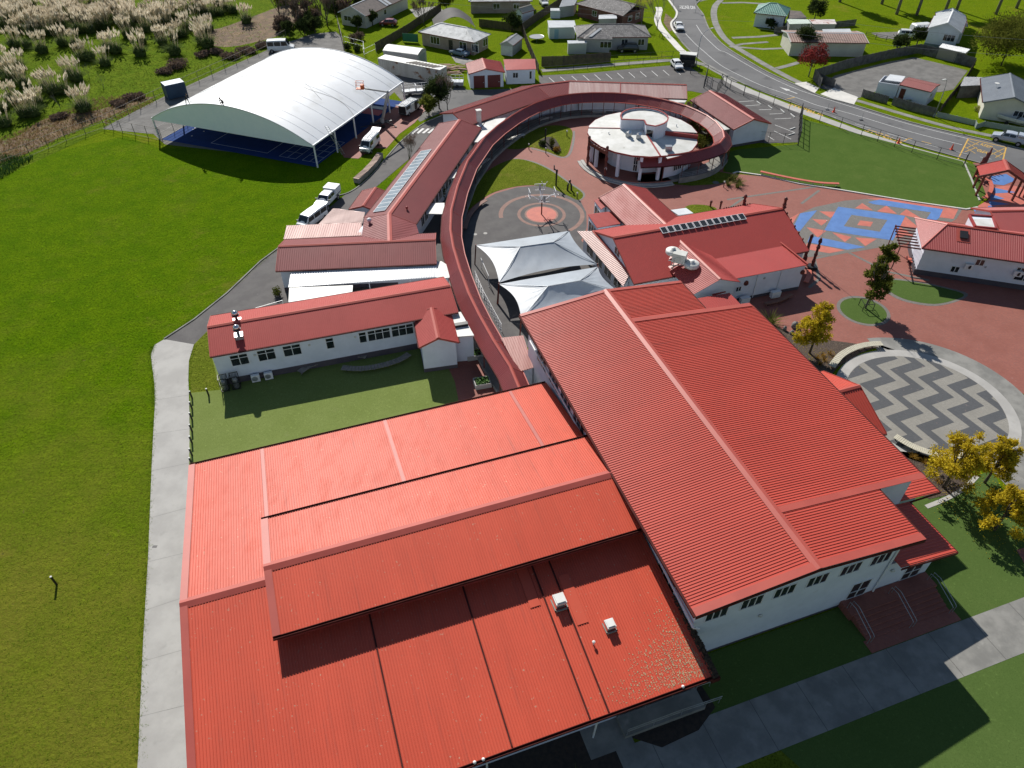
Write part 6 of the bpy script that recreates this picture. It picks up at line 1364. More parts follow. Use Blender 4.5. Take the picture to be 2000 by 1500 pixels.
m = MB(); pr = [(.05, 2.5)] + [(w_ * t / 8, 2.48 + .58 * math.sin(math.pi * t / 8)) for t in range(1, 8)] + [(w_ - .05, 2.5)]; m.poly([F(L, v_, z) for v_, z in pr]); part('gable_wall', m, M_GREYW, T)
doorway(T, F(L + .01, w_ * .2), F(L + .01, w_ * .8), .1, 2.1, pm('grey_blue_door', (.22, .26, .28), rough=.5), 'double_door')
window(T, F(L * .35, .05), F(L * .52, .05), 1.2, 1.9, 4)
# timber stack and old skip by the garage
S = thing('timber_stack', 'untidy pile of reddish timber and pallets left of the garage', 'timber pile', G(886, 150))
for k in range(26):
    p = G(random.uniform(868, 906), random.uniform(132, 148)); an = random.uniform(-.5, .5); z = .15 + .1 * (k % 9)
    d_ = Vector((math.cos(an), math.sin(an), 0)); part('plank', MB().bar(p - d_ * 1.2 + Vector((0, 0, z)), p + d_ * 1.2 + Vector((0, 0, z + .05)), .25, .08), pm('reddish_timber', (.33, .2, .14), (.24, .15, .11), 1.0, .8), S)
a = G(883, 172)
S = thing('cage_trailer', 'grey caged box trailer standing left of the garage doors', 'trailer', a)
part('tub', MB().box(-.2, 2.2, 0, 1.6, .4, 1.1), M_STEEL, S, local=True)
m = MB()
for x in (-.2, .6, 1.4, 2.2):
    for y in (0, 1.6): m.bar((x, y, 1.1), (x, y, 2.0), .05)
for y in (0, 1.6): m.bar((-.2, y, 2.0), (2.2, y, 2.0), .05)
part('cage', m, M_POLE, S, local=True)
for y in (-.15, 1.55): part('wheel', MB().tube([(1, y, .32), (1, y + .2, .32)], .32, 12), M_BLACK, S, local=True)
for i, (x, y) in enumerate(((800, 186), (826, 184))):
    S = thing('cage_trailer', ['left galvanised cage trailer behind the parked vans', 'right galvanised cage trailer behind the parked vans'][i], 'trailer', G(x, y), .3, 'cage trailers behind the vans')
    part('tub', MB().box(-1.3, 1.3, -.7, .7, .45, .95), M_STEEL, S, local=True); m = MB()
    for xx in (-1.3, 0, 1.3):
        for yy in (-.7, .7): m.bar((xx, yy, .9), (xx, yy, 1.9), .05)
    for yy in (-.7, .7):
        for z in (1.4, 1.9): m.bar((-1.3, yy, z), (1.3, yy, z), .045)
    for xx in (-1.3, 1.3): m.bar((xx, -.7, 1.9), (xx, .7, 1.9), .045)
    part('cage', m, M_POLE, S, local=True)
    for k in (-.8, .65): part('wheel', MB().tube([(0, k, .33), (0, k + .18, .33)], .33, 12), M_BLACK, S, local=True)
for i, (x, y) in enumerate(((1372, 132),)):
    S = thing('bus_shelter', 'small dark bus shelter on the footpath by the street lamp', 'bus shelter', G(1341, 128), R(-15))
    part('roof', MB().box(-1.7, 1.7, -.9, 1.0, 2.3, 2.42), M_PALE, S, local=True); part('wall', MB().box(-1.6, 1.6, .75, .85, 0, 2.3).box(-1.6, -1.5, -.8, .85, 0, 2.3).box(1.5, 1.6, -.8, .85, 0, 2.3), M_FENCE, S, local=True); part('seat', MB().box(-1.4, 1.4, .3, .7, .42, .48), M_TIMBER, S, local=True); part('wall', MB().box(-1.6, 1.6, -.85, -.78, 0, 1.4), M_BLACK, S, local=True)
# ================================================================== FENCES
def paling_fence(label, px, h, mat, post=2.4, name='timber_fence', cat='fence', base=0.0, boards=True):
    pts = P2(px); T = thing(name, label, cat, pts[0])
    for i in range(len(pts) - 1):
        a, b = pts[i], pts[i + 1]; L = (b - a).length; d = (b - a).normalized(); n = max(1, round(L / post)); F = Frame(a, d)
        for k in range(n):
            u0, u1 = L * k / n, L * (k + 1) / n
            m = MB(); nb = max(4, int((u1 - u0) / .16))
            for j in range(nb):
                x0 = u0 + (u1 - u0) * j / nb; x1 = u0 + (u1 - u0) * (j + 1) / nb
                fbox(m, F, x0 + .006, x1 - .006, -.012 + .02 * (j % 2), .012 + .02 * (j % 2), base, h + random.uniform(-.03, .03))
            part('fence_panel', m, mat, T)
            part('post', fbox(MB(), F, u0 - .06, u0 + .06, .03, .14, 0, h + .05), mat, T)
    return T
paling_fence('dark timber fence below the grey tiled house, along the car park', [(1058, 129), (1100, 128), (1192, 121)], 1.9, M_BFENCE)
paling_fence('dark timber boundary fence running up beside the lawn with the trampoline', [(1052, 144), (1030, 92), (1020, 62), (1050, 40), (1090, 14), (1110, 0)], 1.8, M_BFENCE)
paling_fence('dark fence behind the bleached tile house', [(936, 52), (985, 58), (1020, 62)], 1.7, M_BFENCE)
paling_fence('dark brown fence between the top left lawn and the yard', [(735, 100), (770, 80), (800, 62), (820, 48), (850, 30), (862, 22)], 1.8, M_BFENCE)
paling_fence('grey timber fence on the far side of the gravel car park', [(1602, 172), (1588, 155), (1650, 135), (1730, 116), (1792, 104)], 1.9, M_FENCE)
paling_fence('grey timber fence on the right side of the gravel car park', [(1792, 104), (1840, 116), (1900, 132)], 1.9, M_FENCE)
paling_fence('short grey fence curving beside the car park entrance', [(1588, 155), (1610, 166), (1628, 172)], 1.6, M_FENCE)
paling_fence('short grey street fence left of the toilet block', [(1682, 189), (1710, 197), (1732, 203)], 1.4, M_FENCE)
paling_fence('long grey street fence in front of the toilet block', [(1741, 205), (1780, 217), (1826, 228)], 1.5, M_FENCE)
paling_fence('dark fence between the gravel car park and the blue-grey house', [(1900, 132), (1880, 165), (1850, 200), (1832, 224)], 1.5, M_BFENCE)
paling_fence('pale green-grey wall along the street before the boat', [(1828, 228), (1902, 245), (1906, 252), (1920, 247), (2010, 262)], .9, pm('green_grey_wall', (.30, .35, .33), rough=.8), 3.0)
paling_fence('grey fence under the green carport, right of the street', [(1512, 66), (1560, 61), (1600, 58), (1670, 50)], 1.4, M_FENCE)
def rail_fence(label, px, h, mat=None, step=2.5, rails=(.1, .99), r=.03, mesh=False, name='wire_fence', k=1):
    pts = P2(px); pts = catmull(pts, 4) if k > 1 else pts; T = thing(name, label, 'fence', pts[0]); mat = mat or M_BLACK
    for i in range(len(pts) - 1):
        a, b = pts[i], pts[i + 1]; L = (b - a).length; n = max(1, round(L / step))
        for q in range(n + (1 if i == len(pts) - 2 else 0)):
            p = a.lerp(b, q / n); part('post', MB().bar(p, p + Vector((0, 0, h)), r * 2), mat, T)
        m = MB()
        for f in rails: m.bar(a + Vector((0, 0, h * f)), b + Vector((0, 0, h * f)), r * 1.2)
        if mesh:
            for f in range(1, 8): m.bar(a + Vector((0, 0, h * f / 8)), b + Vector((0, 0, h * f / 8)), .012)
        part('rail', m, mat, T)
    return T
rail_fence('black post fence between the green and the road', [(1565, 230), (1600, 238), (1681, 266), (1780, 298), (1880, 326), (1884, 320)], 2.0, step=3.2, r=.035)
rail_fence('black fence along the side car park footpath', [(1452, 185), (1480, 196), (1540, 217), (1562, 227)], 1.9, step=3.0, r=.035)
rail_fence('tall black fence at the corner of the side car park', [(1562, 228), (1558, 284)], 2.4, step=2.0, r=.06, rails=(.05, .5, .99), mesh=True)
rail_fence('black fence below the white car park classroom wall', [(1558, 284), (1500, 280), (1450, 276), (1425, 278)], 1.9, step=3.0, r=.03, mesh=True)
rail_fence('black gate frame at the car park entrance, left', [(1348, 144), (1381, 144), (1374, 172)], 1.7, step=1.5, r=.05, name='vehicle_gate')
rail_fence('black gate frame at the car park entrance, right', [(1380, 168), (1400, 180), (1410, 166)], 1.7, step=1.5, r=.05, name='vehicle_gate')
rail_fence('black fence running from the gate to the side car park', [(1408, 162), (1425, 176), (1452, 187)], 1.8, step=2.6, r=.05)
rail_fence('low black fence along the upper car park grass strip', [(1056, 143), (1120, 138), (1200, 131), (1310, 121)], 1.2, step=3.0, r=.035)
rail_fence('low dark fence on the lawn beside the black car', [(1192, 120), (1270, 114), (1335, 110)], 1.2, step=2.6, r=.03)
M_OLDST = pm('rusty_fence_steel', (.16, .14, .115), (.10, .085, .07), 2.0, .7)
rail_fence('long wire fence between the field and the rough paddock', [(-60, 350), (0, 328), (60, 306), (130, 276), (205, 250), (275, 215), (335, 186), (440, 138), (525, 98), (560, 78)], 2.1, M_OLDST, 3.4, rails=(.08, .5, 1.0), r=.035)
rail_fence('short wire fence from the paddock corner to the canopy', [(205, 250), (240, 260), (290, 270), (318, 276)], 2.1, M_OLDST, 3.0, rails=(.08, .5, 1.0), r=.035)
rail_fence('tall wire fence post line right of the canopy top', [(661, 55), (668, 82), (674, 108)], 2.6, M_OLDST, 3.4, rails=(.5, 1.0), r=.045)
rail_fence('pale pipe fence behind the canopy corner', [(674, 90), (712, 100), (712, 116), (735, 105)], 2.0, M_STEEL, 3.0, rails=(.5, 1.0), r=.035)
rail_fence('dark post and rail fence beside the brown-roofed house', [(1690, 72), (1730, 80), (1770, 92)], 1.1, M_BFENCE, 2.2, rails=(.35, .65, .95), r=.05, name='rail_fence')
S = thing('screen_fence', 'green shade-cloth screen behind the portable building', 'screen', G(800, 84)); a, b = G(787, 82), G(817, 84)
part('cloth', MB().bar(a + Vector((0, 0, 1.0)), b + Vector((0, 0, 1.0)), .04, 1.7), pm('green_cloth', (.03, .16, .09), rough=.8), S)
for p in (a, b): part('post', MB().bar(p, p + Vector((0, 0, 1.9)), .07), M_BLACK, S)
# ================================================================== STREET LAMPS, SIGNS, BOLLARDS
def lamp(label, base, az, h=6.6, arm=2.6):
    S = thing('street_lamp', label, 'street lamp', G(*base), az)
    part('pole', MB().tube([(0, 0, 0), (0, 0, h * .6), (.15, 0, h * .85), (arm * .45, 0, h * .99), (arm, 0, h * 1.03)], .09, 8, .04), M_STEEL, S, True, True)
    part('lamp_head', MB().box(arm - .1, arm + .7, -.13, .13, h * 1.03 - .05, h * 1.03 + .07), M_PALE, S, local=True)
    part('base', MB().box(-.16, .16, -.16, .16, 0, .5), M_STEEL, S, local=True)
lamp('street lamp arching over the bend beside the bus shelter', (1359, 129), R(35))
lamp('street lamp by the grey street fence near the toilet block', (1824, 228), R(200), 6.4, .8)
S = thing('power_pole', 'slim road sign post at the no entry markings, left', 'sign', G(1314, 15)); part('pole', MB().tube([(0, 0, 0), (0, 0, 3.0)], .05), M_STEEL, S, local=True); part('sign_plate', MB().lathe([(.35, 0), (.35, .03)], 12), M_PALE, S, local=True).matrix_local = Matrix.Translation((0, .05, 2.8)) @ Matrix.Rotation(R(90), 4, 'X')
S = thing('road_sign', 'slim road sign post at the no entry markings, right', 'sign', G(1358, 24)); part('pole', MB().tube([(0, 0, 0), (0, 0, 3.0)], .05), M_STEEL, S, local=True); part('sign_plate', MB().box(-.3, .3, -.02, .02, 2.5, 3.0), M_STEEL, S, local=True)
def bollard(label, p, h=1.0, group=None, r=.09, mat=None):
    S = thing('bollard', label, 'bollard', p, 0, group)
    part('post', MB().lathe([(r, 0), (r, h - .06), (r * .8, h - .05)], 10), mat or M_BLACK, S, local=True); part('cap', MB().lathe([(r, h - .05), (r, h), (r * .5, h + .02)], 10), M_PALE, S, local=True); return S
for i, y in enumerate((778, 799, 820, 843, 866, 890, 908)):
    bollard(['farthest', 'second farthest', 'third farthest', 'middle', 'third nearest', 'second nearest', 'nearest'][i] + ' black bollard in the row beside the concrete path', G(375.5, y), 1.0, 'bollards along the path')
bollard('lone black bollard at the turf corner beside the gas cages', G(408, 773), 1.0)
bollard('single short post standing alone in the dry grass at lower left', G(111, 1142), 1.15)
for i, (x, y) in enumerate(((1033, 292), (1107, 266), (1127, 388), (1066, 300), (1413, 366))):
    S = thing('path_light', ['left', 'upper', 'lower', 'garden', 'ramp'][i] + ' short black path light with pale head, ' + ['by the small courtyard lawn', 'at the small lawn corner', 'by the hoop circle lawn', 'in front of the planted bed', 'beside the flax clump'][i], 'light', G(x, y), 0, 'path lights in the courtyard')
    part('post', MB().lathe([(.07, 0), (.07, .8)], 8), M_BLACK, S, local=True); part('head', MB().lathe([(.13, .8), (.13, .98), (.04, 1.05)], 8), M_PALE, S, local=True)
p = G(112, 1142)
# traffic cones
for i, (x, y) in enumerate(((1628, 219), (1754, 280), (1858, 292))):
    S = thing('traffic_cone', ['orange traffic cone farthest up the road', 'orange traffic cone at the bus stop line behind the fence', 'orange traffic cone nearest the yellow box markings'][i], 'traffic cone', G(x, y), 0, 'traffic cones by the road')
    co_ = pm('cone_orange', (.75, .09, .04), rough=.5); part('base', MB().box(-.25, .25, -.25, .25, 0, .06), co_, S, local=True); part('cone', MB().lathe([(.2, .06), (.05, .95), (.03, .97)], 12), co_, S, local=True); part('collar', MB().lathe([(.155, .3), (.115, .52)], 12), M_PALE, S, local=True)
for i, (x, y) in enumerate(((1616, 215), (1682, 235))):
    S = thing('road_marker', ['left thin marker post standing on the road', 'right thin marker post standing on the road'][i], 'marker post', G(x, y), 0, 'marker posts on the road'); part('base', MB().box(-.3, .3, -.2, .2, 0, .1), M_BLACK, S, local=True); part('stake', MB().tube([(0, 0, 0), (0, 0, 1.3)], .035), M_STEEL, S, local=True)
# ================================================================== HOOPS, CARVINGS, BENCHES
S = thing('hoop_stand', 'multi-arm steel basketball stand on the circular court', 'basketball stand', HC)
part('pole', MB().tube([(0, 0, 0), (0, 0, 1.9), (0, 0, 2.3)], .09, 8), M_CARVE, S, local=True)
for a in (0, 90, 180, 270):
    c_, s_ = math.cos(R(a + 8)), math.sin(R(a + 8))
    arm = part('arm', MB().tube([(0, 0, 1.95), (1.3 * c_, 1.3 * s_, 2.9), (1.75 * c_, 1.75 * s_, 2.95)], .07, 6), M_POLE, S, local=True)
    x_, y_ = Vector((-s_, c_, 0)), Vector((c_, s_, 0)); o_ = y_ * 1.8 + Vector((0, 0, 3.35))
    m = MB()
    for p, q in (((-.75, -.45), (.75, -.45)), ((.75, -.45), (.75, .45)), ((.75, .45), (-.75, .45)), ((-.75, .45), (-.75, -.45))): m.bar(o_ + x_ * p[0] + Vector((0, 0, p[1])), o_ + x_ * q[0] + Vector((0, 0, q[1])), .06)
    part('board_frame', m, M_POLE, S, local=True)
    part('board', MB().bar(o_ - x_ * .16, o_ + x_ * .16, .03, .88), M_STEEL, S, local=True)
    part('hoop', MB().tube([o_ + y_ * (.3 + .23 * math.cos(k * .7)) + x_ * (.23 * math.sin(k * .7)) + Vector((0, 0, -.4)) for k in range(10)], .022, 5), M_POLE, S, local=True)
part('mast', MB().tube([(0, 0, 2.3), (.1, .2, 3.6), (.25, .3, 4.6)], .05, 6).tube([(.25, .3, 4.3), (.7, .3, 4.9)], .04).tube([(.2, .3, 4.3), (-.1, .3, 4.9)], .04), M_POLE, S, local=True)
for i, (x, y, h, lab) in enumerate(((1086, 363, 3.0, 'tall dark carved post with a crooked top on the courtyard lawn'), (1112, 372, 1.6, 'dark sculpture with an opening on the courtyard lawn'), (1387, 404, 1.0, 'small carved red marker on the front lawn, left'), (1406, 408, 1.3, 'small carved red marker on the front lawn, right'), (1065, 277, 2.6, 'dark carved post in the planted courtyard bed'))):
    S = thing('carved_post', lab, 'carving', G(x, y)); m = MB(); k = M_CARVE if i in (2, 3) else M_BLACK
    if i == 1: m.tube([(-.3, 0, 0), (-.25, 0, .9), (0, 0, 1.35), (.25, 0, .9), (.3, 0, 0)], .14, 7); m.ball((0, 0, 1.5), .2, .18, .24)
    else:
        m.tube([(0, 0, 0), (0, 0, h * .6), (.03, 0, h * .8)], .12, 7, .16); m.ball((.02, 0, h * .8), .2, .18, .24, 8, 5, .1)
        if i == 0: m.bar((.03, 0, h * .8), (-.4, 0, h * .92), .14).bar((-.38, 0, h * .85), (-.4, 0, h * 1.1), .16)
    part('carving', m, k, S, local=True)
def curved_bench(label, px, seat, mat, w=.5, z=.45, slats=0, legmat=None, legs=5):
    pts = catmull(P2(px), 6); S = thing('curved_bench', label, 'bench', pts[len(pts) // 2])
    if slats:
        a, b = strip_pts([tuple(p) for p in pts], -w / 2, w / 2); n = slats
        for i in range(n):
            t0, t1 = i / n, (i + .86) / n
            def at(l, t): f = t * (len(l) - 1); j = min(int(f), len(l) - 2); return l[j].lerp(l[j + 1], f - j)
            q = [at(a, t0), at(a, t1), at(b, t1), at(b, t0)]; q = [Vector((p.x, p.y, z)) for p in q]
            if (q[1] - q[0]).cross(q[2] - q[0]).z < 0: q = q[::-1]
            part('slat', MB().slab(q, .05), mat, S)
    else: part('seat', strip(MB(), [tuple(p) for p in pts], -w / 2, w / 2, z, .1), mat, S)
    for i in range(legs):
        p = pts[int((i + .5) * len(pts) / legs)]; part('leg', MB().bar((p.x, p.y, 0), (p.x, p.y, z - .06), .1), legmat or M_BLACK, S)
    return S
curved_bench('grey slatted bench curving along the classroom wall in shade', [(587, 733), (610, 718), (650, 706), (690, 699), (717, 702)], 1, M_TIMBER, .75, .48, 26, M_FENCE, 7)
curved_bench('grey slatted bench curving into the sun on the turf', [(669, 724), (705, 726), (745, 720), (780, 709), (800, 697)], 1, M_TIMBER, .75, .48, 26, M_FENCE, 6)
curved_bench('long terracotta bench along the edge of the green', [(1484, 340), (1520, 348), (1560, 356), (1600, 362), (1637, 364)], 1, M_REDSEAT, .5, .5, 0, M_PALE, 7)
curved_bench('short terracotta bench beside the carved pole', [(1578, 533), (1578, 545), (1572, 557)], 1, M_REDSEAT, .6, .5, 0, M_BLACK, 2)
curved_bench('brown bench below the admin building wall', [(1492, 598), (1520, 592), (1545, 580)], 1, pm('brown_seat', (.2, .09, .06), rough=.7), .5, .45, 0, M_BLACK, 3)
curved_bench('terracotta bench under the leafy tree by the library pergola', [(1768, 507), (1780, 516), (1791, 524)], 1, M_REDSEAT, .6, .5, 0, M_BLACK, 2)
curved_bench('pale slatted bench round the far side of the zigzag floor', [(1622, 722), (1640, 700), (1665, 686), (1692, 679), (1720, 677)], 1, pm('pale_slat', (.52, .49, .38), (.44, .41, .32), 2, .7), .75, .5, 34, M_BLACK, 8)
curved_bench('pale slatted bench round the near side of the zigzag floor', [(1745, 858), (1775, 876), (1805, 888), (1840, 896), (1880, 896)], 1, MATS['pale_slat'], .75, .5, 34, M_BLACK, 8)
curved_bench('pinkish bench curving under the walkway beside the asphalt court', [(908, 452), (916, 428), (932, 408), (950, 396)], 1, M_BAND, .6, .5, 0, M_BLACK, 4)
pts = P2([(697, 358), (715, 342), (732, 324), (743, 308)])
S = thing('low_wall', 'long low timber retaining bench beside the driveway', 'retaining wall', pts[1]); 
m = MB(); strip(m, [tuple(p) for p in pts], -.5, .5, .75, .75); part('wall', m, pm('concrete_block', (.28, .26, .23), (.2, .185, .16), .9, .9), S)
for i in range(22):
    t = (i + .5) / 22 * 3; j = min(int(t), 2); p = pts[j].lerp(pts[j + 1], t - j); d_ = (pts[j + 1] - pts[j]).normalized(); part('board', MB().bar(p - d_ * .28 + Vector((0, 0, .79)), p + d_ * .28 + Vector((0, 0, .79)), .95, .06), pm('pink_board', (.42, .30, .24), (.36, .25, .2), 2, .8), S)
for i, (x, y) in enumerate(((942, 752), (926, 697))):
    S = thing('planter_box', ['sunlit white planter box full of green plants by the walkway', 'shaded planter box at the foot of the white porch wing'][i], 'planter', G(x, y), R(15))
    m = MB()
    for bx_ in ((-.85, .85, -.65, -.55), (-.85, .85, .55, .65), (-.85, -.75, -.55, .55), (.75, .85, -.55, .55)): m.box(*bx_, 0, .62)
    part('box', m, M_CONC, S, local=True); part('soil', MB().box(-.75, .75, -.55, .55, .1, .5), M_SOIL, S, local=True)
    m = MB()
    for k in range(260 if i == 0 else 120):
        c = Vector((random.uniform(-.7, .7), random.uniform(-.5, .5), .5 + abs(random.gauss(0, .18)))); u = Vector((random.gauss(0, 1), random.gauss(0, 1), random.gauss(0, .6))).normalized() * .1; v_ = u.cross(Vector((random.gauss(0, 1), random.gauss(0, 1), 1))).normalized() * .06; m.poly([c - u, c + v_, c + u, c - v_])
    part('foliage', m, pm('planter_leaf', (.06, .16, .02), (.09, .2, .03), 3, .6), S, local=True)
# football goal frame beside the shade sail
m = MB()
for a, b in (((940, 525), (955, 560)), ((955, 560), (955, 560))):
    pa, pb = G(*a), G(*b)
    m.tube([pa, pa + Vector((0, 0, 1.6)), pb + Vector((0, 0, 1.6)), pb], .04, 5)
solo('goal_frame', m, M_POLE, 'small white goal frame under the edge of the shade sail', 'goal', loc=G(945, 540))
m = MB()
pts = P2([(928, 545), (945, 585), (965, 622), (980, 650)])
for i in range(3):
    for z in (.1, .5, .9, 1.2): m.bar(pts[i] + Vector((0, 0, z)), pts[i + 1] + Vector((0, 0, z)), .035)
    for k in range(4): p = pts[i].lerp(pts[i + 1], k / 4); m.bar(p, p + Vector((0, 0, 1.2)), .045)
solo('walkway_railing', m, M_POLE, 'pale railing between the walkway and the shade sails', 'railing', loc=pts[0])
# small pale lean-to between walkway and hall
T, w_ = shed('hall_porch', 'small pink ribbed porch roof squeezed between the walkway and the hall', 'porch', [(1014, 726), (1042, 718), (1022, 655), (978, 660)], 2.9, 3.3, MATS['pale_pink_sheet'], M_WHITE, .26, .04)
# ================================================================== VEGETATION
def leafmat(name, c1, c2, scale=.8, trans=.35, c3=None):
    if name in MATS: return MATS[name]
    m = bpy.data.materials.new(name); m.use_nodes = True; n = m.node_tree; n.nodes.clear(); MATS[name] = m
    o = n.nodes.new('ShaderNodeOutputMaterial'); a = n.nodes.new('ShaderNodeBsdfDiffuse'); t = n.nodes.new('ShaderNodeBsdfTranslucent'); mx = n.nodes.new('ShaderNodeMixShader'); mx.inputs[0].default_value = trans
    co = _coord(n, kind='World'); col = _mix(n, c1, c2, _ramp(n, _noise(n, co, scale, 4, .6), .35, .65))
    if c3: col = _mix(n, col, c3, _ramp(n, _noise(n, co, 3.0, 3, .6), .58, .72))
    n.links.new(col, a.inputs[0]); n.links.new(col, t.inputs[0]); n.links.new(a.outputs[0], mx.inputs[1]); n.links.new(t.outputs[0], mx.inputs[2]); n.links.new(mx.outputs[0], o.inputs[0])
    return m
M_TRUNK = pm('tree_bark', (.13, .10, .075), (.07, .055, .042), 4, .9, .6, 14)
M_GREYTRUNK = pm('grey_bark', (.22, .20, .18), (.14, .125, .11), 4, .9, .5, 14)
L_GOLD = leafmat('golden_foliage', (.64, .49, .035), (.5, .39, .03), .9, .42, (.22, .2, .03))
L_GREEN = leafmat('green_foliage', (.155, .175, .03), (.11, .135, .024), .9, .45, (.26, .23, .06))
L_DARK = leafmat('dark_foliage', (.04, .06, .02), (.06, .08, .025), .9, .3)
L_OLIVE = leafmat('olive_foliage', (.14, .15, .025), (.10, .115, .022), .6, .35, (.19, .18, .04))
L_RED = leafmat('red_foliage', (.25, .045, .04), (.17, .035, .035), .8, .35)
L_PAMPAS = leafmat('pampas_blade', (.10, .14, .045), (.075, .11, .035), .7, .3, (.19, .19, .09))
L_PLUME = leafmat('pampas_plume', (.85, .78, .64), (.72, .63, .48), 1.5, .5)
L_FLAX = leafmat('flax_blade', (.11, .13, .03), (.17, .16, .05), 1.2, .3)
L_TUSS = leafmat('tussock_blade', (.33, .19, .035), (.25, .15, .03), 2, .3)
L_BROWN = leafmat('dry_stems', (.21, .15, .11), (.14, .10, .08), 1.2, .2)
def rv(): 
    while True:
        v = Vector((random.uniform(-1, 1), random.uniform(-1, 1), random.uniform(-1, 1)))
        if .05 < v.length < 1: return v
def leaves(m, c, rx, ry, rz, n, size, shell=.55, droop=0.0):
    """leaf clumps spread through an ellipsoid, denser to the outside"""
    for _ in range(n):
        d = rv().normalized(); r = shell + (1 - shell) * random.random() ** .6
        if random.random() < .25: r *= random.uniform(.3, 1)
        p = Vector((c[0] + d.x * rx * r, c[1] + d.y * ry * r, c[2] + d.z * rz * r))
        u = (rv().normalized() + d * .4).normalized(); s = size * random.uniform(.6, 1.35)
        v = u.cross(rv()).normalized() * s * .55; u = u * s
        m.poly([p - u, p - u * .1 + v, p + u, p - u * .1 - v])
def sprays(m, c, r, n, size, up=.5):
    """pointed twig sprays fanning out of a small clump"""
    for _ in range(n):
        d = (rv().normalized() + Vector((0, 0, up))).normalized(); L = r * random.uniform(.6, 1.35); p = Vector(c) + d * r * random.uniform(.1, .5)
        for k in range(4):
            q = p + d * L * k / 4; u = (d + rv() * .7).normalized() * size * random.uniform(.7, 1.3); v = u.cross(rv()).normalized() * size * .42
            m.poly([q - u * .3, q + v + u * .2, q + u, q - v + u * .2])
def limbs(m, p, d, L, r, depth, spread=.6, n=3, up=.25, out=None):
    q = p + d * L * .5 + Vector((random.uniform(-.06, .06), random.uniform(-.06, .06), 0)) * L; e = p + d * L
    m.tube([p, q, e], r, 5 if depth > 1 else 4, r * .62)
    if out is not None and depth <= 1: out.append(e)
    if depth > 0:
        for i in range(n):
            nd = (d + rv() * spread + Vector((0, 0, up))).normalized(); limbs(m, p.lerp(e, random.uniform(.6, 1.0)), nd, L * random.uniform(.55, .8), r * .55, depth - 1, spread, n, up, out)
def tree(label, p, h, blobs, n, size, lmat, tr=.16, th=.45, name='tree', lean=(0, 0), group=None, tmat=None, depth=2, spray=0):
    T = thing(name, label, 'tree', p, 0, group); tips = []
    m = MB(); d = Vector((lean[0], lean[1], 1)).normalized(); random_state = random.getstate()
    m.tube([(0, 0, -.05), d * h * th * .5, d * h * th], tr, 7, tr * .7)
    for k in range(5): nd = (d + rv() * .7 + Vector((0, 0, .3))).normalized(); limbs(m, d * h * th * random.uniform(.75, 1), nd, h * .28, tr * .45, depth, .6, 2)
    m.tube([d * h * th, d * h * .85], tr * .65, 6, tr * .15)
    part('trunk', m, tmat or M_TRUNK, T, True, True)
    m = MB(); tot = sum(b[3] * b[4] * b[5] for b in blobs)
    for (x, y, z, rx, ry, rz) in blobs: leaves(m, (x, y, z), rx, ry, rz, max(30, int(n * (rx * ry * rz) ** .7 / sum((b[3] * b[4] * b[5]) ** .7 for b in blobs))), size)
    if spray:
        for (x, y, z, rx, ry, rz) in blobs: sprays(m, (x, y, z), rx, spray, size)
    part('crown', m, lmat, T, local=True); return T
def rblobs(h0, h1, r, n, cone=0.0, lean=(0, 0), br=.38):
    out = []
    for i in range(n):
        t = (i + .5) / n; z = h0 + (h1 - h0) * t; rr = r * ((1 - t * cone) if cone else math.sin(math.pi * (.18 + .72 * t)))
        a = random.uniform(0, 6.28); o = rr * random.uniform(.15, .75); b = r * br * random.uniform(.75, 1.2) * (1 - .4 * t * (1 if cone else 0))
        out.append((o * math.cos(a) + lean[0] * z, o * math.sin(a) + lean[1] * z, z, b, b, b * .85))
    return out
# golden trees beside the hall
for i, (x, y, h, r, lab) in enumerate(((1581, 690, 6.6, 2.7, 'golden-leaved tree in the bark garden behind the hall roof'), (1842, 952, 6.6, 3.1, 'big golden tree nearest the hall roof, by the near slatted bench'), (1923, 943, 5.6, 2.4, 'middle golden tree standing on the turf beside the zigzag floor'), (1941, 1035, 5.6, 2.7, 'golden tree at the right edge on the turf below the others'))):
    b = rblobs(1.7, h - .4, r * 1.15, 40, .62, (0, 0), .19)
    tree(lab, G(x, y), h, b, 2600, .13, L_GOLD, .14, .4, 'golden_tree', spray=42, group='golden trees round the zigzag floor')
b = rblobs(2.4, 8.4, 2.1, 38, .3, (.02, .02), .26)
tree('slender green tree with a black guard frame on the round turf', G(1690, 602), 8.2, b, 3000, .16, L_GREEN, .13, .4, 'young_tree', (.02, .02), spray=40, tmat=M_GREYTRUNK)
S = thing('tree_guard', 'black square guard frame round the slender green tree', 'tree guard', G(1690, 602)); m = MB()
Q4 = [(-.6, -.6), (.6, -.6), (.6, .6), (-.6, .6)]
for k in range(4): m.bar((*Q4[k], 0), (*Q4[k], 1.0), .06); m.bar((*Q4[k], .98), (*Q4[k - 1], .98), .05)
part('frame', m, M_BLACK, S, local=True)
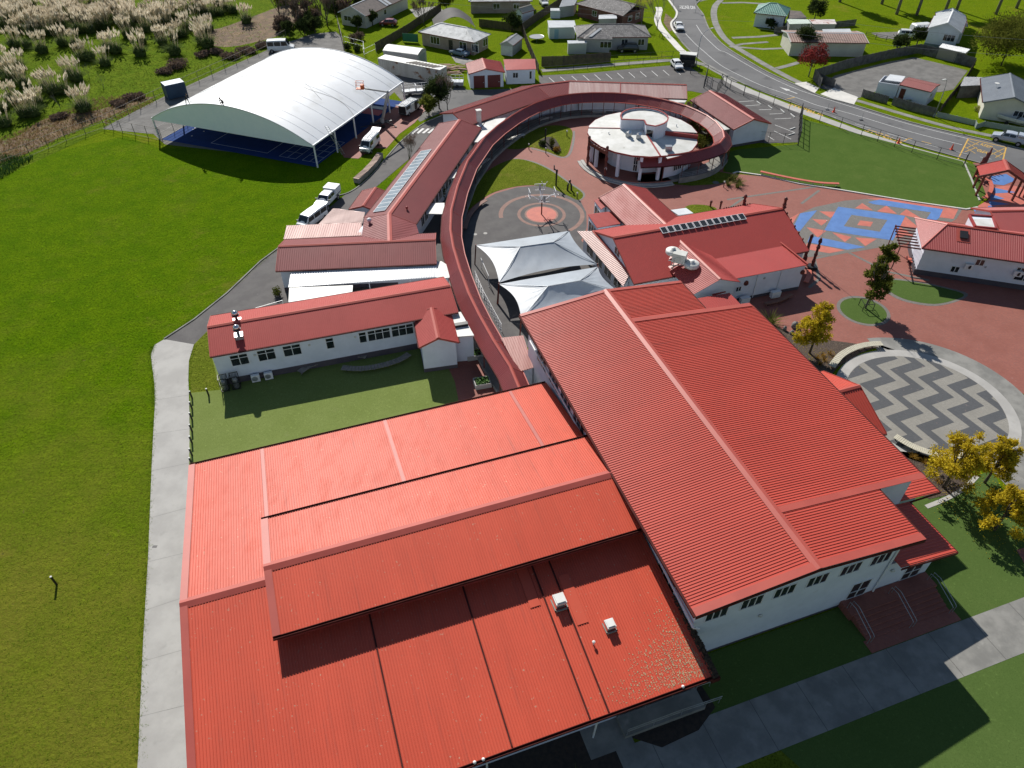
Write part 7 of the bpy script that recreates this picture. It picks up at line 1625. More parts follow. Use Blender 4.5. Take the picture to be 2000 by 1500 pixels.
# evergreen and deciduous trees round the site
TREES = [('dark evergreen tree left of the upper classrooms', (858, 212), 5.6, 2.9, L_DARK, 3600), ('smaller dark bushy tree beside the red brick apron', (838, 226), 3.4, 2.0, L_GREEN, 1800),
  ('dark evergreen at the left corner of the dark tiled house', (700, 60), 3.2, 1.5, L_DARK, 1500), ('dark evergreen by the wall of the dark tiled house', (728, 50), 3.2, 1.5, L_DARK, 1500),
  ('bright green tree touching the dark tiled house roof', (768, 22), 4.0, 1.5, L_GREEN, 1500), ('yellow-green tree at the top above the arched carport', (872, 22), 4.0, 2.4, L_OLIVE, 2000),
  ('rounded dark tree in the corner behind the grey garage shed', (1000, 62), 4.0, 2.6, L_DARK, 2400), ('small green tree by the beige house at the top', (972, 18), 3.0, 1.6, L_GREEN, 1200),
  ('broad olive tree filling the right edge above the blue-grey house', (1955, 128), 8.0, 7.5, L_OLIVE, 9000), ('second olive tree behind the broad one at the right edge', (2015, 95), 8.5, 7.0, L_OLIVE, 4000),
  ('dark round tree beside the brown-roofed house', (1570, 104), 5.2, 3.2, L_DARK, 2800), ('dark tree behind the teal-roofed house', (1590, 40), 4.5, 2.8, L_DARK, 2200),
  ('dark small tree in front of the tall white house, left', (1755, 100), 3.2, 2.2, L_DARK, 1800), ('dark small tree in front of the tall white house, right', (1790, 88), 3.6, 2.0, L_DARK, 1500), ('low dark bush beneath the teal-roofed house wall', (1506, 56), 1.8, 1.6, L_DARK, 900),
  ('left of three dark trees at the end of the gravel drive', (566, 72), 3.2, 1.8, L_DARK, 1500), ('middle of three dark trees at the end of the gravel drive', (596, 70), 3.4, 2.0, L_DARK, 1600), ('right of three dark trees at the end of the gravel drive', (616, 64), 3.2, 1.9, L_DARK, 1500)]
for lab, p, h, r, mt, n in TREES:
    tree(lab, G(*p), h, rblobs(h * .4, h * .9, r * 1.1, 20, 0, br=.3), n // 2, .22, mt, .14, .42, spray=max(12, n // 90))
b = rblobs(2.8, 5.4, 3.6, 14, 0, br=.36); tree('red-leaved tree standing alone by the street', G(1579, 150), 5.0, b, 1700, .2, L_RED, .13, .5, 'red_tree', tmat=M_GREYTRUNK, depth=3)
def bare(label, p, h, r=.12, n=4, depth=3, name='bare_tree', group=None, mat=None, twigs=0, spread=.7):
    T = thing(name, label, 'tree', p, 0, group); m = MB(); tips = []
    m.tube([(0, 0, -.05), (0, 0, h * .3)], r, 6, r * .8)
    for k in range(n): limbs(m, Vector((0, 0, h * random.uniform(.15, .32))), (Vector((0, 0, 1)) + rv() * spread).normalized(), h * .42, r * .5, depth, .55, 3, .3, tips)
    part('trunk', m, mat or M_GREYTRUNK, T, True, True)
    m = MB()
    for t in tips:
        for k in range(twigs): d = (rv() + Vector((0, 0, .4))).normalized() * random.uniform(.25, .6); s = d.cross(Vector((.3, 1, .2))).normalized() * .015; m.poly([t - s, t + s, t + d])
    if m.f: part('twigs', m, L_BROWN, T, local=True)
    return T
bare('leafless shrub-like tree between the driveway and the solar roof', G(800, 322), 4.2, .09, 5, 3, twigs=6)
bare('leafless pale tree behind the dark evergreen by the upper classrooms', G(874, 214), 5.2, .1, 5, 3, twigs=5)
bare('leafless tree beside the ring of plants at the round building', G(1345, 240), 3.0, .08, 5, 3, twigs=5)
bare('leafless tree on the verge above the white footpath', G(1283, 58), 6.5, .12, 4, 3, twigs=3)
bare('leafless tree between the brick house and the footpath', G(1252, 52), 5.0, .12, 4, 3, twigs=3)
bare('brown weeping leafless tree beside the drive at the top', G(828, 48), 4.6, .14, 7, 3, twigs=14)
for i, (x, y) in enumerate(((548, 40), (575, 34), (600, 44), (628, 30), (655, 28), (640, 52), (560, 14), (610, 8), (668, 6), (585, 60))):
    bare('tangled leafless tree in the dark copse at the top', G(x, y), random.uniform(6, 9), .16, 6, 3, group='leafless trees of the copse', twigs=10, mat=M_TRUNK)
for i, (x, y) in enumerate(((118, 212), (203, 172), (175, 152))):
    bare(['left', 'middle', 'right'][i] + ' of three spindly saplings in the rough paddock', G(x, y), 2.6, .04, 4, 2, name='sapling', group='paddock saplings')
for i, (x, y) in enumerate(((1751, 28), (1790, 30), (1722, 8), (1846, 22), (1868, 20), (1945, 28), (1640, 4), (1985, 16))):
    p = G(x, y); tree('tall park tree with bare grey trunk along the top right, number shown by its trunk only' if False else 'tall grey-trunked park tree at the top right, crown out of the picture', p, 16, rblobs(9, 15, 3.6, 9, 0, br=.5), 900, .5, L_OLIVE, .38, .62, 'park_tree', group='park trees at the top right', tmat=M_GREYTRUNK)
for i in range(26):
    x, y = random.uniform(535, 705), random.uniform(2, 62)
    if y > 64 - max(0, x - 620) * .35: continue
    tree('dark scrubby bush in the copse at the top', G(x, y), random.uniform(1.8, 3.6), rblobs(.6, 2.8, 1.8, 6, 0, br=.55), 420, .3, random.choice((L_DARK, L_BROWN, L_OLIVE, L_BROWN)), .1, .3, 'copse_bush', group='bushes of the copse')
# blade plants
def blades(m, n, r, h, w, arch=.5, c=(0, 0, 0), seg=3):
    for _ in range(n):
        a = random.uniform(0, 6.283); t = random.random() ** .7; L = h * random.uniform(.65, 1.1); out = r * t
        d = Vector((math.cos(a), math.sin(a), 0)); s = Vector((-d.y, d.x, 0)) * w * random.uniform(.6, 1.2); b = Vector(c) + d * out * .25; k = len(m.v)
        for j in range(seg + 1):
            q = j / seg; p = b + d * (out * (q ** 1.6) * (1 + arch * .4)) + Vector((0, 0, L * (q - arch * t * q * q * .62))); ww = s * (1 - q * .92)
            m.v += [tuple(p - ww), tuple(p + ww)]
        for j in range(seg): m.f.append((k + 2 * j, k + 2 * j + 1, k + 2 * j + 3, k + 2 * j + 2))
def plume(m, p, d, L, w):
    for k in range(3):
        a = k * 2.1; s = Vector((math.cos(a), math.sin(a), 0)); s = (s - d * s.dot(d)).normalized() * w
        m.poly([p, p + d * L * .3 + s, p + d * L, p + d * L * .3 - s])
PAMP = []
for v_ in range(5):
    lm = MB(); blades(lm, 380, 1.5, 1.9, .06, .75); lm.ball((0, 0, .5), .95, .95, .75, 12, 6, .18)
    pl_ = MB()
    for k in range((10, 34, 22, 44, 28)[v_]):
        a = random.uniform(0, 6.28); t = random.random() ** .5; d = Vector((math.cos(a) * .32 * t, math.sin(a) * .32 * t, 1)).normalized(); h = random.uniform(1.75, 2.5); b = Vector((math.cos(a) * .7 * t, math.sin(a) * .7 * t, .4)); pl_.bar(b, b + d * h, .018); plume(pl_, b + d * (h - .1), (d + Vector((.12, -.1, 0))).normalized(), random.uniform(.7, 1.05), .15)
    PAMP.append((lm.mesh('pampas_leaves', L_PAMPAS), pl_.mesh('pampas_plumes', L_PLUME)))
PP = [(12, 246, 1.2), (48, 228, 1.0), (66, 226, 1.3), (166, 217, 1.35), (108, 184, 1.3), (128, 182, 1.1), (92, 176, 1.0), (152, 158, 1.2), (138, 150, 1.0), (206, 128, 1.1), (176, 118, 1.3), (160, 116, 1.0), (227, 104, 1.3), (212, 98, 1.1), (275, 109, 1.2), (342, 107, 1.4), (319, 88, 1.1), (407, 92, 1.5), (395, 84, 1.1), (84, 103, 1.2), (55, 94, 1.1), (30, 92, 1.2), (124, 90, 1.1), (149, 92, 1.0), (252, 73, 1.2), (279, 86, 1.0), (286, 62, 1.2), (357, 72, 1.1), (340, 76, 1.0), (366, 60, 1.1), (223, 44, 1.2), (241, 42, 1.3), (178, 64, 1.1), (195, 56, 1.2), (102, 68, 1.2), (80, 70, 1.1), (30, 160, 1.2), (14, 152, 1.1), (50, 170, 1.2), (26, 200, 1.1), (8, 215, 1.0), (482, 45, 1.2), (455, 25, 1.2), (395, 66, 1.1), (410, 60, 1.0), (385, 46, 1.1), (40, 135, 1.1), (10, 128, 1.2), (330, 52, 1.0), (312, 70, 1.1), (60, 196, 1.0), (78, 206, .9)]
random.seed(21)
for k in range(190):
    x, y = random.uniform(-25, 345), random.uniform(14, 84)
    if y > 74 - .09 * abs(x - 60): continue
    PP.append((x, y, random.uniform(.65, 1.4)))
for k in range(16): PP.append((random.uniform(350, 480), random.uniform(6, 34), random.uniform(.8, 1.2)))
for i, (x, y, s) in enumerate(PP):
    T = thing('pampas_clump', 'pampas grass clump with cream plumes in the rough paddock', 'pampas grass', G(x, y), random.uniform(0, 6.28), 'pampas clumps in the paddock'); T.scale = (s * 1.05, s * 1.05, s * random.uniform(.95, 1.2))
    lm, pm_ = PAMP[i % 5]
    for nm, me in (('leaves', lm), ('plumes', pm_)): o = bpy.data.objects.new(nm, me); COL.objects.link(o); o.parent = T
# rough tufts through the paddock and dead grass along the fence
def tufts(name, region, n, h, mat, seed, w=.03, k=4, r=.14):
    random.seed(seed); m = MB(); c = 0
    while c < n:
        x, y = random.uniform(region[0], region[2]), random.uniform(region[1], region[3])
        if not region[4](x, y): continue
        p = G(x, y); p.z = .01; c += 1
        blades(m, k, r * random.uniform(.7, 1.4), h * random.uniform(.6, 1.3), w, .9, p, 2)
    o = bpy.data.objects.new(name, m.mesh(name, mat)); COL.objects.link(o); o['kind'] = 'stuff'; return o
fline = lambda x: 328 - (x / 525.0) * 230 if x < 205 else 250 - (x - 205) * .475
tufts('rough_grass', (-10, 40, 520, 330, lambda x, y: y < fline(x) - 6), 5200, .34, leafmat('rough_grass_blade', (.12, .175, .02), (.16, .19, .03), .4, .4), 3)
tufts('dead_grass', (-10, 190, 300, 330, lambda x, y: fline(x) - 55 < y < fline(x) - 4 and (x < 210 or y > 188)), 2400, .55, leafmat('straw_blade', (.36, .25, .12), (.26, .17, .085), .5, .3), 4, .03, 4, .3)
tufts('reed_bed', (-20, 306, 64, 350, lambda x, y: y > 300 + .0 * x and y < 352 - x * .62), 500, .9, leafmat('reed_blade', (.035, .085, .02), (.05, .11, .03), .6, .3), 5, .03, 5, .25)
def scatter(name, pts, mat, k, h, r, w=.02):
    m = MB()
    for p in pts: blades(m, k, r * random.uniform(.6, 1.4), h * random.uniform(.6, 1.4), w, .9, p, 2)
    o = bpy.data.objects.new(name, m.mesh(name, mat)); COL.objects.link(o); o['kind'] = 'stuff'
random.seed(12)
def along(px, n, off, z=.02):
    P = P2(px); out = []
    for _ in range(n):
        i = random.randrange(len(P) - 1); p = P[i].lerp(P[i + 1], random.random()); out.append(p + Vector((random.gauss(off[0], off[2]), random.gauss(off[1], off[2]), z)))
    return out
L_FIELD = leafmat('field_blade', (.13, .235, .012), (.18, .26, .02), .2, .4, (.25, .24, .05))
scatter('edge_grass', along([(302, 674), (295, 692), (302, 750), (303, 790), (297, 900), (290, 1080), (280, 1250), (270, 1480)], 1500, (-.1, 0, .16)) + along([(379, 673), (370, 705), (368, 760)], 200, (.15, 0, .1)) + along([(322, 664), (445, 574), (556, 478), (640, 406)], 700, (-.2, .2, .15)) + along([(704, 362), (752, 312), (800, 262)], 160, (-.2, .2, .12)), L_FIELD, 4, .09, .1, .012)
pts = []
while len(pts) < 9000:
    x, y = random.uniform(-20, 300), random.uniform(340, 1500)
    if random.random() < .5: x, y = random.uniform(-20, 640), random.uniform(340, 700)
    if x < 290 or (y < 640 - (x - 320) * .84 and y > 370): pts.append(G(x, y, .008))
scatter('field_tufts', pts, L_FIELD, 3, .1, .12, .014)
m = MB()
for (x, y) in ((1842, 952), (1923, 943), (1941, 1035), (1581, 690)):
    for k in range(130):
        p = G(x, y, .05) + Vector((random.gauss(.4, 1.3), random.gauss(-.4, 1.3), 0)); a = random.uniform(0, 6); s = random.uniform(.03, .07); m.poly([p + Vector((s * math.cos(a + q), s * math.sin(a + q), random.uniform(0, .02))) for q in (0, 2.1, 4.2)])
o = bpy.data.objects.new('leaf_litter', m.mesh('leaf_litter', L_GOLD)); COL.objects.link(o); o['kind'] = 'stuff'
random.seed(11)
def shrub(label, p, r, h, mat, n=500, size=.2, name='shrub', group=None, stems=True, cat='shrub'):
    T = thing(name, label, cat, p, 0, group)
    m = MB(); 
    for k in range(6): d = (rv() * .6 + Vector((0, 0, 1))).normalized(); m.tube([(0, 0, 0), d * h * .7], .035, 4, .012)
    part('stem', m, M_TRUNK, T, local=True)
    m = MB()
    for k in range(4): a = random.uniform(0, 6.28); leaves(m, (math.cos(a) * r * .4, math.sin(a) * r * .4, h * .5), r * .65, r * .65, h * .48, n // 4, size, .4)
    part('crown', m, mat, T, local=True); return T
def bladeplant(label, p, r, h, mat, n=90, w=.04, name='flax_plant', group=None, arch=.6):
    T = thing(name, label, 'plant', p, random.uniform(0, 6), group); m = MB(); blades(m, n, r, h, w, arch); part('leaves', m, mat, T, local=True); return T
for i, (x, y, r, h) in enumerate(((350, 132, 2.6, 1.6), (322, 143, 1.8, 1.0), (398, 110, 1.8, 1.0), (425, 104, 1.6, 1.0), (452, 112, 2.2, 1.1), (480, 104, 2.4, 1.1), (505, 92, 2.2, 1.0), (262, 194, 2.2, .9), (232, 206, 1.8, .8), (120, 232, 1.8, .8))):
    shrub('brown leafless scrub mound beside the paddock fence', G(x, y), r, h, L_BROWN, 900, .22, 'scrub_mound', 'brown scrub along the paddock fence')
for i, (x, y) in enumerate(((690, 84), (704, 78), (682, 98), (700, 100))): shrub('brown weedy shrub beside the canopy top corner', G(x, y), 1.1, 2.2 - .3 * i, L_BROWN if i < 2 else L_DARK, 600, .16, 'weed_shrub', 'weedy shrubs by the canopy corner')
for i, (x, y) in enumerate(((1422, 362), (1434, 352), (1444, 358), (1428, 350), (1440, 366))): bladeplant('flax clump at the plaza corner below the round building', G(x, y), .9, 1.0, L_FLAX, 80, .05, 'flax_plant', 'flax at the plaza corner')
for i, (x, y) in enumerate(((1362, 268), (1374, 258), (1383, 282), (1372, 290), (1352, 256), (1386, 268), (1362, 284))):
    (bladeplant if i % 2 else shrub)('garden plant in the bed between round building and walkway', G(x, y), 1.3, 1.8, L_FLAX if i % 2 else L_OLIVE, *((90, .06) if i % 2 else (600, .18)), name='garden_plant', group='plants in the ring bed')
for i, (x, y) in enumerate(((1078, 288), (1058, 284), (1088, 296))): shrub(['round topiary on a stem in the courtyard bed', 'dark shrub in the courtyard bed', 'orange-brown shrub in the courtyard bed'][i], G(x, y), (.6, .7, .7)[i], (1.9, .9, .9)[i], (L_OLIVE, L_DARK, L_TUSS)[i], 360, .12, 'courtyard_shrub')
for i, (x, y) in enumerate(((1596, 700), (1606, 694), (1620, 692), (1610, 704), (1628, 700), (1600, 712), (1632, 708), (1782, 893), (1805, 905), (1830, 940))): bladeplant('orange tussock in the bark garden', G(x, y), .5, .5, L_TUSS, 70, .02, 'tussock', 'orange tussocks in the bark gardens')
bladeplant('spiky palm-like plant at the hall roof edge', G(1503, 632), 1.5, 1.5, L_FLAX, 90, .07, 'palm_plant')
for i, (u, v_) in enumerate(((24.6, 4.2), (24.9, 2.9), (25.0, 1.8), (24.4, 5.0))): (shrub if i % 2 else bladeplant)('green shrub along the hall verandah edge', HF(u, v_), .75, 1.1, L_GREEN if i % 2 else L_FLAX, *((420, .14) if i % 2 else (60, .06)), name='verandah_shrub', group='shrubs along the verandah')
for i in range(9): bladeplant('dark plant in the shade under the front eave', HF(-19 + i * 1.35, -4.6 + .5 * math.sin(i * 2)), .6, .6, L_FLAX, 40, .03, 'shade_plant', 'plants under the front eave')
shrub('small rounded shrub at the end of the ramp railing', G(545, 578), .7, 1.3, L_OLIVE, 300, .12); shrub('green shrub peeping between the solar roof and the walkway', G(862, 388), .9, 2.0, L_OLIVE, 400, .14)
shrub('yellow flowering shrubs by the cream house wall', G(1912, 218), 1.0, 1.0, leafmat('yellow_flower', (.4, .36, .12), (.25, .3, .08), 3, .3), 500, .12)
for i, (x, y) in enumerate(((1552, 640), (1546, 652), (1532, 645))): S = solo('garden_rock', MB().ball((0, 0, .3), .45, .4, .55, 9, 6, .12), pm('rock', (.2, .195, .185), (.13, .125, .12), 3, .9), ['upright grey stone in the bark garden behind the hall', 'dark low stone in the bark garden, nearest the roof', 'small dark stone at the top of the bark garden'][i], 'rock', None, True); S.location = G(x, y); S.scale = ((1, 1, 1), (.6, .6, .6), (.5, .5, .7))[i]
# ================================================================== VEHICLES
M_TYRE = pm('tyre_rubber', (.012, .012, .012), rough=.8); M_RIM = pm('wheel_rim', (.4, .4, .42), rough=.35, metal=.7)
M_CGLASS = pm('car_glass', (.01, .014, .018), rough=.05, spec=.8); M_LAMP = pm('headlamp', (.75, .78, .8), rough=.1); M_TAIL = pm('tail_lamp', (.4, .015, .012), rough=.2); M_BUMP = pm('dark_trim', (.025, .025, .027), rough=.55)
def paint(name, c): return pm('car_' + name, c, rough=.28, coat=.6, spec=.5)
def loft(secs):
    """secs: list of (x, [(y,z)...half profile from bottom centre-side to top centre]); mirrored, joined along x"""
    m = MB(); n = len(secs[0][1])
    for x, pr in secs:
        for y, z in pr: m.v.append((x, -y, z))
        for y, z in reversed(pr): m.v.append((x, y, z))
    k = 2 * n
    for i in range(len(secs) - 1):
        for j in range(k): a, b = i * k + j, i * k + (j + 1) % k; m.f.append((a, a + k, b + k, b))
    m.f.append(tuple(range(k))); m.f.append(tuple(reversed(range((len(secs) - 1) * k, len(secs) * k)))); return m
def vehicle(name, label, cat, p, az, kind, col, rack=False, group=None, extras=None):
    T = thing(name, label, cat, (p.x, p.y, .03), az, group); cm = paint(*col)
    S_ = {'hatch': dict(L=4.1, w=.86, zb=.32, hood=.92, belt=.98, roof=1.5, fx=(2.05, 1.95, 1.05, .35, -1.3, -1.9, -2.05)),
          'suv': dict(L=4.5, w=.9, zb=.38, hood=1.02, belt=1.08, roof=1.68, fx=(2.25, 2.15, 1.2, .5, -1.7, -2.15, -2.25)),
          'sedan': dict(L=4.6, w=.88, zb=.32, hood=.9, belt=.96, roof=1.44, fx=(2.3, 2.2, 1.1, .35, -.95, -1.6, -2.3)),
          'ute': dict(L=5.3, w=.93, zb=.45, hood=1.15, belt=1.2, roof=1.8, fx=(2.65, 2.55, 1.45, .8, -.75, -.95, -2.65)),
          'van': dict(L=4.9, w=.87, zb=.32, hood=1.05, belt=1.12, roof=2.0, fx=(2.4, 2.35, 2.1, 1.4, -2.35, -2.42, -2.45)),
          'bus': dict(L=5.6, w=.98, zb=.36, hood=1.2, belt=1.35, roof=2.5, fx=(2.8, 2.7, 1.9, 1.15, -2.7, -2.78, -2.8))}[kind]
    w, zb, hz_, bz, rz, fx = S_['w'], S_['zb'], S_['hood'], S_['belt'], S_['roof'], S_['fx']
    x0, x1, xw, xr, xb, xe, xt = fx                                  # nose, bumper, windscreen base, roof front, roof rear, rear glass base, tail
    tail = bz if kind != 'ute' else 1.2
    low = lambda h, k=1.0: [(w * .82 * k, zb), (w * k, zb + .2), (w * 1.0 * k, h - .18), (w * .93 * k, h), (w * .3 * k, h + .03)]
    body = loft([(x0, low(hz_ - .22, .86)), (x1, low(hz_ - .1, .95)), (xw + .3, low(hz_)), (xw, low(bz)), (xb, low(bz)), (xe, low(tail)), (xt + .1, low(tail - .02, .98)), (xt, low(tail - .12, .94))])
    part('body', body, cm, T, local=True)
    t = .78 if kind not in ('van', 'bus') else .9
    cab = lambda h, kk: [(w * .93, bz - .02), (w * .92, bz + .05), (w * (.93 - (.93 - t) * kk), bz + (h - bz) * .85), (w * (t - .08), h), (w * .25, h + .02)]
    rear = xe
    cabm = loft([(xw, cab(bz + .06, .1)), (xr, cab(rz - .04, 1)), ((xr + xb) / 2, cab(rz, 1)), (xb, cab(rz - .05, 1)), (rear, cab(bz + .08, .15) if kind not in ('van', 'bus') else cab(rz - .3, .8))])
    part('cabin', cabm, cm, T, local=True)
    def glass(name, pts): part(name, MB().poly(pts), M_CGLASS, T, local=True)
    e = .012; y0, y1 = w * .86, w * (t - .1)
    dx, dz_ = xw - xr, rz - bz
    nx = Vector((dz_, 0, dx)).normalized() * .03
    glass('windscreen', [Vector((xw - .08 * dx, -y0 * .97, bz + .1 * dz_)) + nx, Vector((xw - .08 * dx, y0 * .97, bz + .1 * dz_)) + nx, Vector((xr + .1 * dx, y1, rz - .12 * dz_)) + nx, Vector((xr + .1 * dx, -y1, rz - .12 * dz_)) + nx])
    if kind not in ('ute',):
        dxr = xb - xe; nr = Vector((-dz_, 0, dxr)).normalized() * .03
        if kind in ('van', 'bus'): glass('rear_window', [(xe - .02, y0 * .8, rz - .35), (xe - .02, -y0 * .8, rz - .35), (xe - .02, -y0 * .85, bz + .1), (xe - .02, y0 * .85, bz + .1)])
        else: glass('rear_window', [Vector((xe + .1 * dxr, y0, bz + .14 * dz_)) + nr, Vector((xe + .1 * dxr, -y0, bz + .14 * dz_)) + nr, Vector((xb - .1 * dxr, -y1, rz - .14 * dz_)) + nr, Vector((xb - .1 * dxr, y1, rz - .14 * dz_)) + nr])
    for s in (-1, 1):
        n = 3 if kind in ('van', 'bus', 'suv') else 2; a, b = xr + dx * .55, (xb - .05 if kind not in ('sedan', 'hatch') else xb - .1)
        for i in range(n):
            p0, p1 = a + (b - a) * (i + .04) / n, a + (b - a) * (i + .94) / n
            yb, yt = w * .935 + e, w * (.93 - (.93 - t) * .85) + e
            zt_ = bz + (rz - bz) * .78; q = [(p0 - (.0 if i else -.0), s * yb, bz + .06), (p1, s * yb, bz + .06), (p1, s * yt, zt_), (p0 - (.25 * dx if i == 0 else 0), s * yt, zt_)]
            if kind in ('van',) and i == 1 and extras == 'open': continue
            glass('side_window', q if s < 0 else q[::-1])
        part('mirror', MB().box(xw - .25, xw - .1, s * w * 1.0 - .02, s * w * 1.0 + s * .2 + .02 if s > 0 else s * w - .0, bz + .02, bz + .2) if s > 0 else MB().box(xw - .25, xw - .1, -w - .2, -w + .02, bz + .02, bz + .2), M_BUMP if kind in ('van', 'ute') else cm, T, local=True)
        part('headlight', MB().box(x1 - .08, x1 + .06, min(s * w * .55, s * w * .88), max(s * w * .55, s * w * .88), hz_ - .36, hz_ - .18), M_LAMP, T, local=True)
        part('tail_light', MB().box(xt - .02, xt + .08, min(s * w * .68, s * w * .9), max(s * w * .68, s * w * .9), tail - .4, tail - .15), M_TAIL, T, local=True)
    wr = .31 if kind in ('hatch', 'sedan', 'van') else .37
    wx = (x0 - .85 if kind != 'van' else x0 - .75, xt + (.85 if kind != 'ute' else 1.15))
    for x in wx:
        for s in (-1, 1):
            ty = part('wheel', MB().tube([(x, s * (w - .2), wr), (x, s * (w + .02), wr)], wr, 16), M_TYRE, T, True, True); part('rim', MB().tube([(x, s * (w - .02), wr), (x, s * (w + .035), wr)], wr * .62, 10), M_RIM, ty, local=True)
            part('wheel_arch', MB().tube([(x, s * (w - .3), wr + .03), (x, s * (w + .005), wr + .03)], wr * 1.2, 14), M_BUMP, T, local=True)
    part('bumper', MB().box(x0 - .12, x0 + .05, -w * .8, w * .8, zb - .04, zb + .24), M_BUMP, T, local=True); part('bumper', MB().box(xt - .06, xt + .1, -w * .85, w * .85, zb, zb + .2), M_BUMP, T, local=True)
    part('grille', MB().box(x0 - .02, x0 + .04, -w * .42, w * .42, hz_ - .42, hz_ - .28), M_BUMP, T, local=True)
    if rack:
        m = MB()
        for y in (-.55, -.2, .2, .55): m.bar((xr - .2, y, rz + .16), (xb + .1, y, rz + .16), .07)
        for x in (xr - .3, 0, xb + .3): m.bar((x, -.7, rz + .1), (x, .7, rz + .1), .05)
        part('roof_rack', m, M_STEEL, T, local=True)
    if kind == 'ute' and extras == 'canopy':
        part('canopy', loft([(-.95, [(.86, 1.16), (.9, 1.3), (.82, 1.72), (.7, 1.86), (.2, 1.88)]), (-2.6, [(.86, 1.16), (.9, 1.3), (.84, 1.7), (.72, 1.82), (.2, 1.84)])]), cm, T, local=True)
        for s in (-1, 1): q = [(-1.1, s * .89, 1.36), (-2.4, s * .9, 1.36), (-2.4, s * .85, 1.64), (-1.1, s * .84, 1.66)]; glass('canopy_window', q)
    if kind == 'ute' and extras == 'box':
        part('tray_box', MB().box(-2.65, -.95, -.95, .95, 1.0, 1.95), cm, T, local=True); part('box_trim', MB().box(-2.67, -.93, -.97, .97, .9, 1.0), M_BUMP, T, local=True)
    if extras == 'open':
        part('open_doorway', MB().box(.1, 1.0, -w - .015, -w + .05, .5, 1.75), M_BUMP, T, local=True); part('sliding_door', MB().box(-.95, .05, -w - .1, -w - .04, .45, 1.85), cm, T, local=True)
        part('tailgate', MB().bar((xt, 0, rz - .02), (xt - 1.0, 0, rz + .25), 1.5, .06), cm, T, local=True); part('load_bay', MB().box(xt - .03, xt + .02, -.75, .75, .55, 1.85), M_BUMP, T, local=True)
    return T
def az2(a, b): p, q = G(*a), G(*b); return math.atan2(q.y - p.y, q.x - p.x)      # heading from tail a to nose b
vehicle('van', 'white work van with roof ladders and open side door beside the canopy', 'van', G(724, 291), az2((740, 273), (713, 302)), 'van', ('white', (.76, .77, .77)), True, extras='open')
vehicle('van', 'shaded white van with raised tailgate and roof rack beyond the lift', 'van', G(802, 219), az2((782, 232), (818, 210)), 'van', ('white', (.76, .77, .77)), True, extras='open')
vehicle('minibus', 'white minibus parked at the far end of the gravel drive', 'van', G(551, 101), az2((527, 101), (573, 99)), 'bus', ('white', (.76, .77, .77)))
vehicle('pickup_truck', 'white pickup with a white tray box parked by the lean-to', 'pickup', G(641, 398), az2((655, 380), (626, 410)), 'ute', ('white', (.76, .77, .77)), extras='box')
vehicle('van', 'white van half hidden behind the pale lean-to roof', 'van', G(612, 437), az2((636, 418), (590, 452)), 'van', ('white', (.76, .77, .77)))
vehicle('car', 'dark red hatchback on the lawn by the dark tiled house', 'car', G(759, 50), az2((773, 50), (745, 49)), 'hatch', ('red', (.20, .012, .022)))
vehicle('car', 'blue sedan on the drive of the beige brick house', 'car', G(898, 109), az2((914, 112), (882, 105)), 'sedan', ('blue', (.10, .16, .24)))
vehicle('car', 'black car parked before the grey tiled house', 'car', G(1226, 101), az2((1245, 101), (1208, 101)), 'suv', ('black', (.012, .012, .014)))
vehicle('car', 'white car driving on the bend of the road', 'car', G(1325, 57), az2((1320, 44), (1331, 64)), 'sedan', ('white', (.76, .77, .77)))
vehicle('car', 'white hatchback parked in the upper car park', 'car', G(1321, 133), az2((1310, 120), (1328, 142)), 'hatch', ('white', (.76, .77, .77)))
vehicle('pickup_truck', 'silver pickup with canopy at the right end of the road', 'pickup', G(1968, 279), az2((2000, 286), (1936, 272)), 'ute', ('silver', (.42, .46, .52)), extras='canopy')
vehicle('car', 'white car beside the dark trees near the tall white house', 'car', G(1772, 74), az2((1755, 72), (1800, 76)), 'suv', ('white', (.76, .77, .77)))
vehicle('car', 'dark car at the left end of the brown-roofed house', 'car', G(1538, 82), az2((1532, 75), (1545, 88)), 'hatch', ('dark', (.02, .025, .035)))
vehicle('car', 'white car on the drive at the top by the dark fence', 'car', G(1062, 10), az2((1058, 4), (1066, 14)), 'hatch', ('white', (.76, .77, .77)))
S = thing('caravan', 'white caravan beside the tall white house', 'caravan', G(1795, 68), .2)
part('body', loft([(2.2, [(.9, .5), (1.0, .6), (1.0, 1.6), (.85, 1.9), (.2, 1.95)]), (1.7, [(.95, .4), (1.05, .5), (1.05, 2.1), (.9, 2.4), (.2, 2.45)]), (-2.0, [(.95, .4), (1.05, .5), (1.05, 2.1), (.9, 2.4), (.2, 2.45)]), (-2.3, [(.9, .5), (1.0, .6), (1.0, 1.9), (.85, 2.2), (.2, 2.25)])]), paint('white', (.76, .77, .77)), S, local=True)
part('window', MB().box(-1.2, .9, -1.07, -1.04, 1.3, 1.9), M_CGLASS, S, local=True)
for s in (-1, .85): part('wheel', MB().tube([(0, s, .32), (0, s + .15, .32)], .32, 12), M_TYRE, S, local=True)
S = thing('boat', 'white motor boat on a trailer in the garden at the right edge', 'boat', G(1976, 243), az2((1945, 232), (2005, 252)))
part('hull', loft([(2.6, [(.05, .9), (.1, 1.0), (.15, 1.25), (.12, 1.3), (.02, 1.3)]), (1.4, [(.3, .6), (.75, .85), (.85, 1.3), (.8, 1.34), (.2, 1.34)]), (-1.4, [(.5, .5), (.95, .75), (1.0, 1.25), (.95, 1.28), (.2, 1.0)]), (-2.5, [(.5, .5), (.95, .75), (1.0, 1.25), (.95, 1.28), (.2, .9)])]), M_PALE, S, local=True)
part('windscreen', MB().bar((.6, -.7, 1.5), (.6, .7, 1.5), .04, .45), M_CGLASS, S, local=True); part('outboard', MB().box(-2.9, -2.5, -.2, .2, .6, 1.6), M_BLACK, S, local=True)
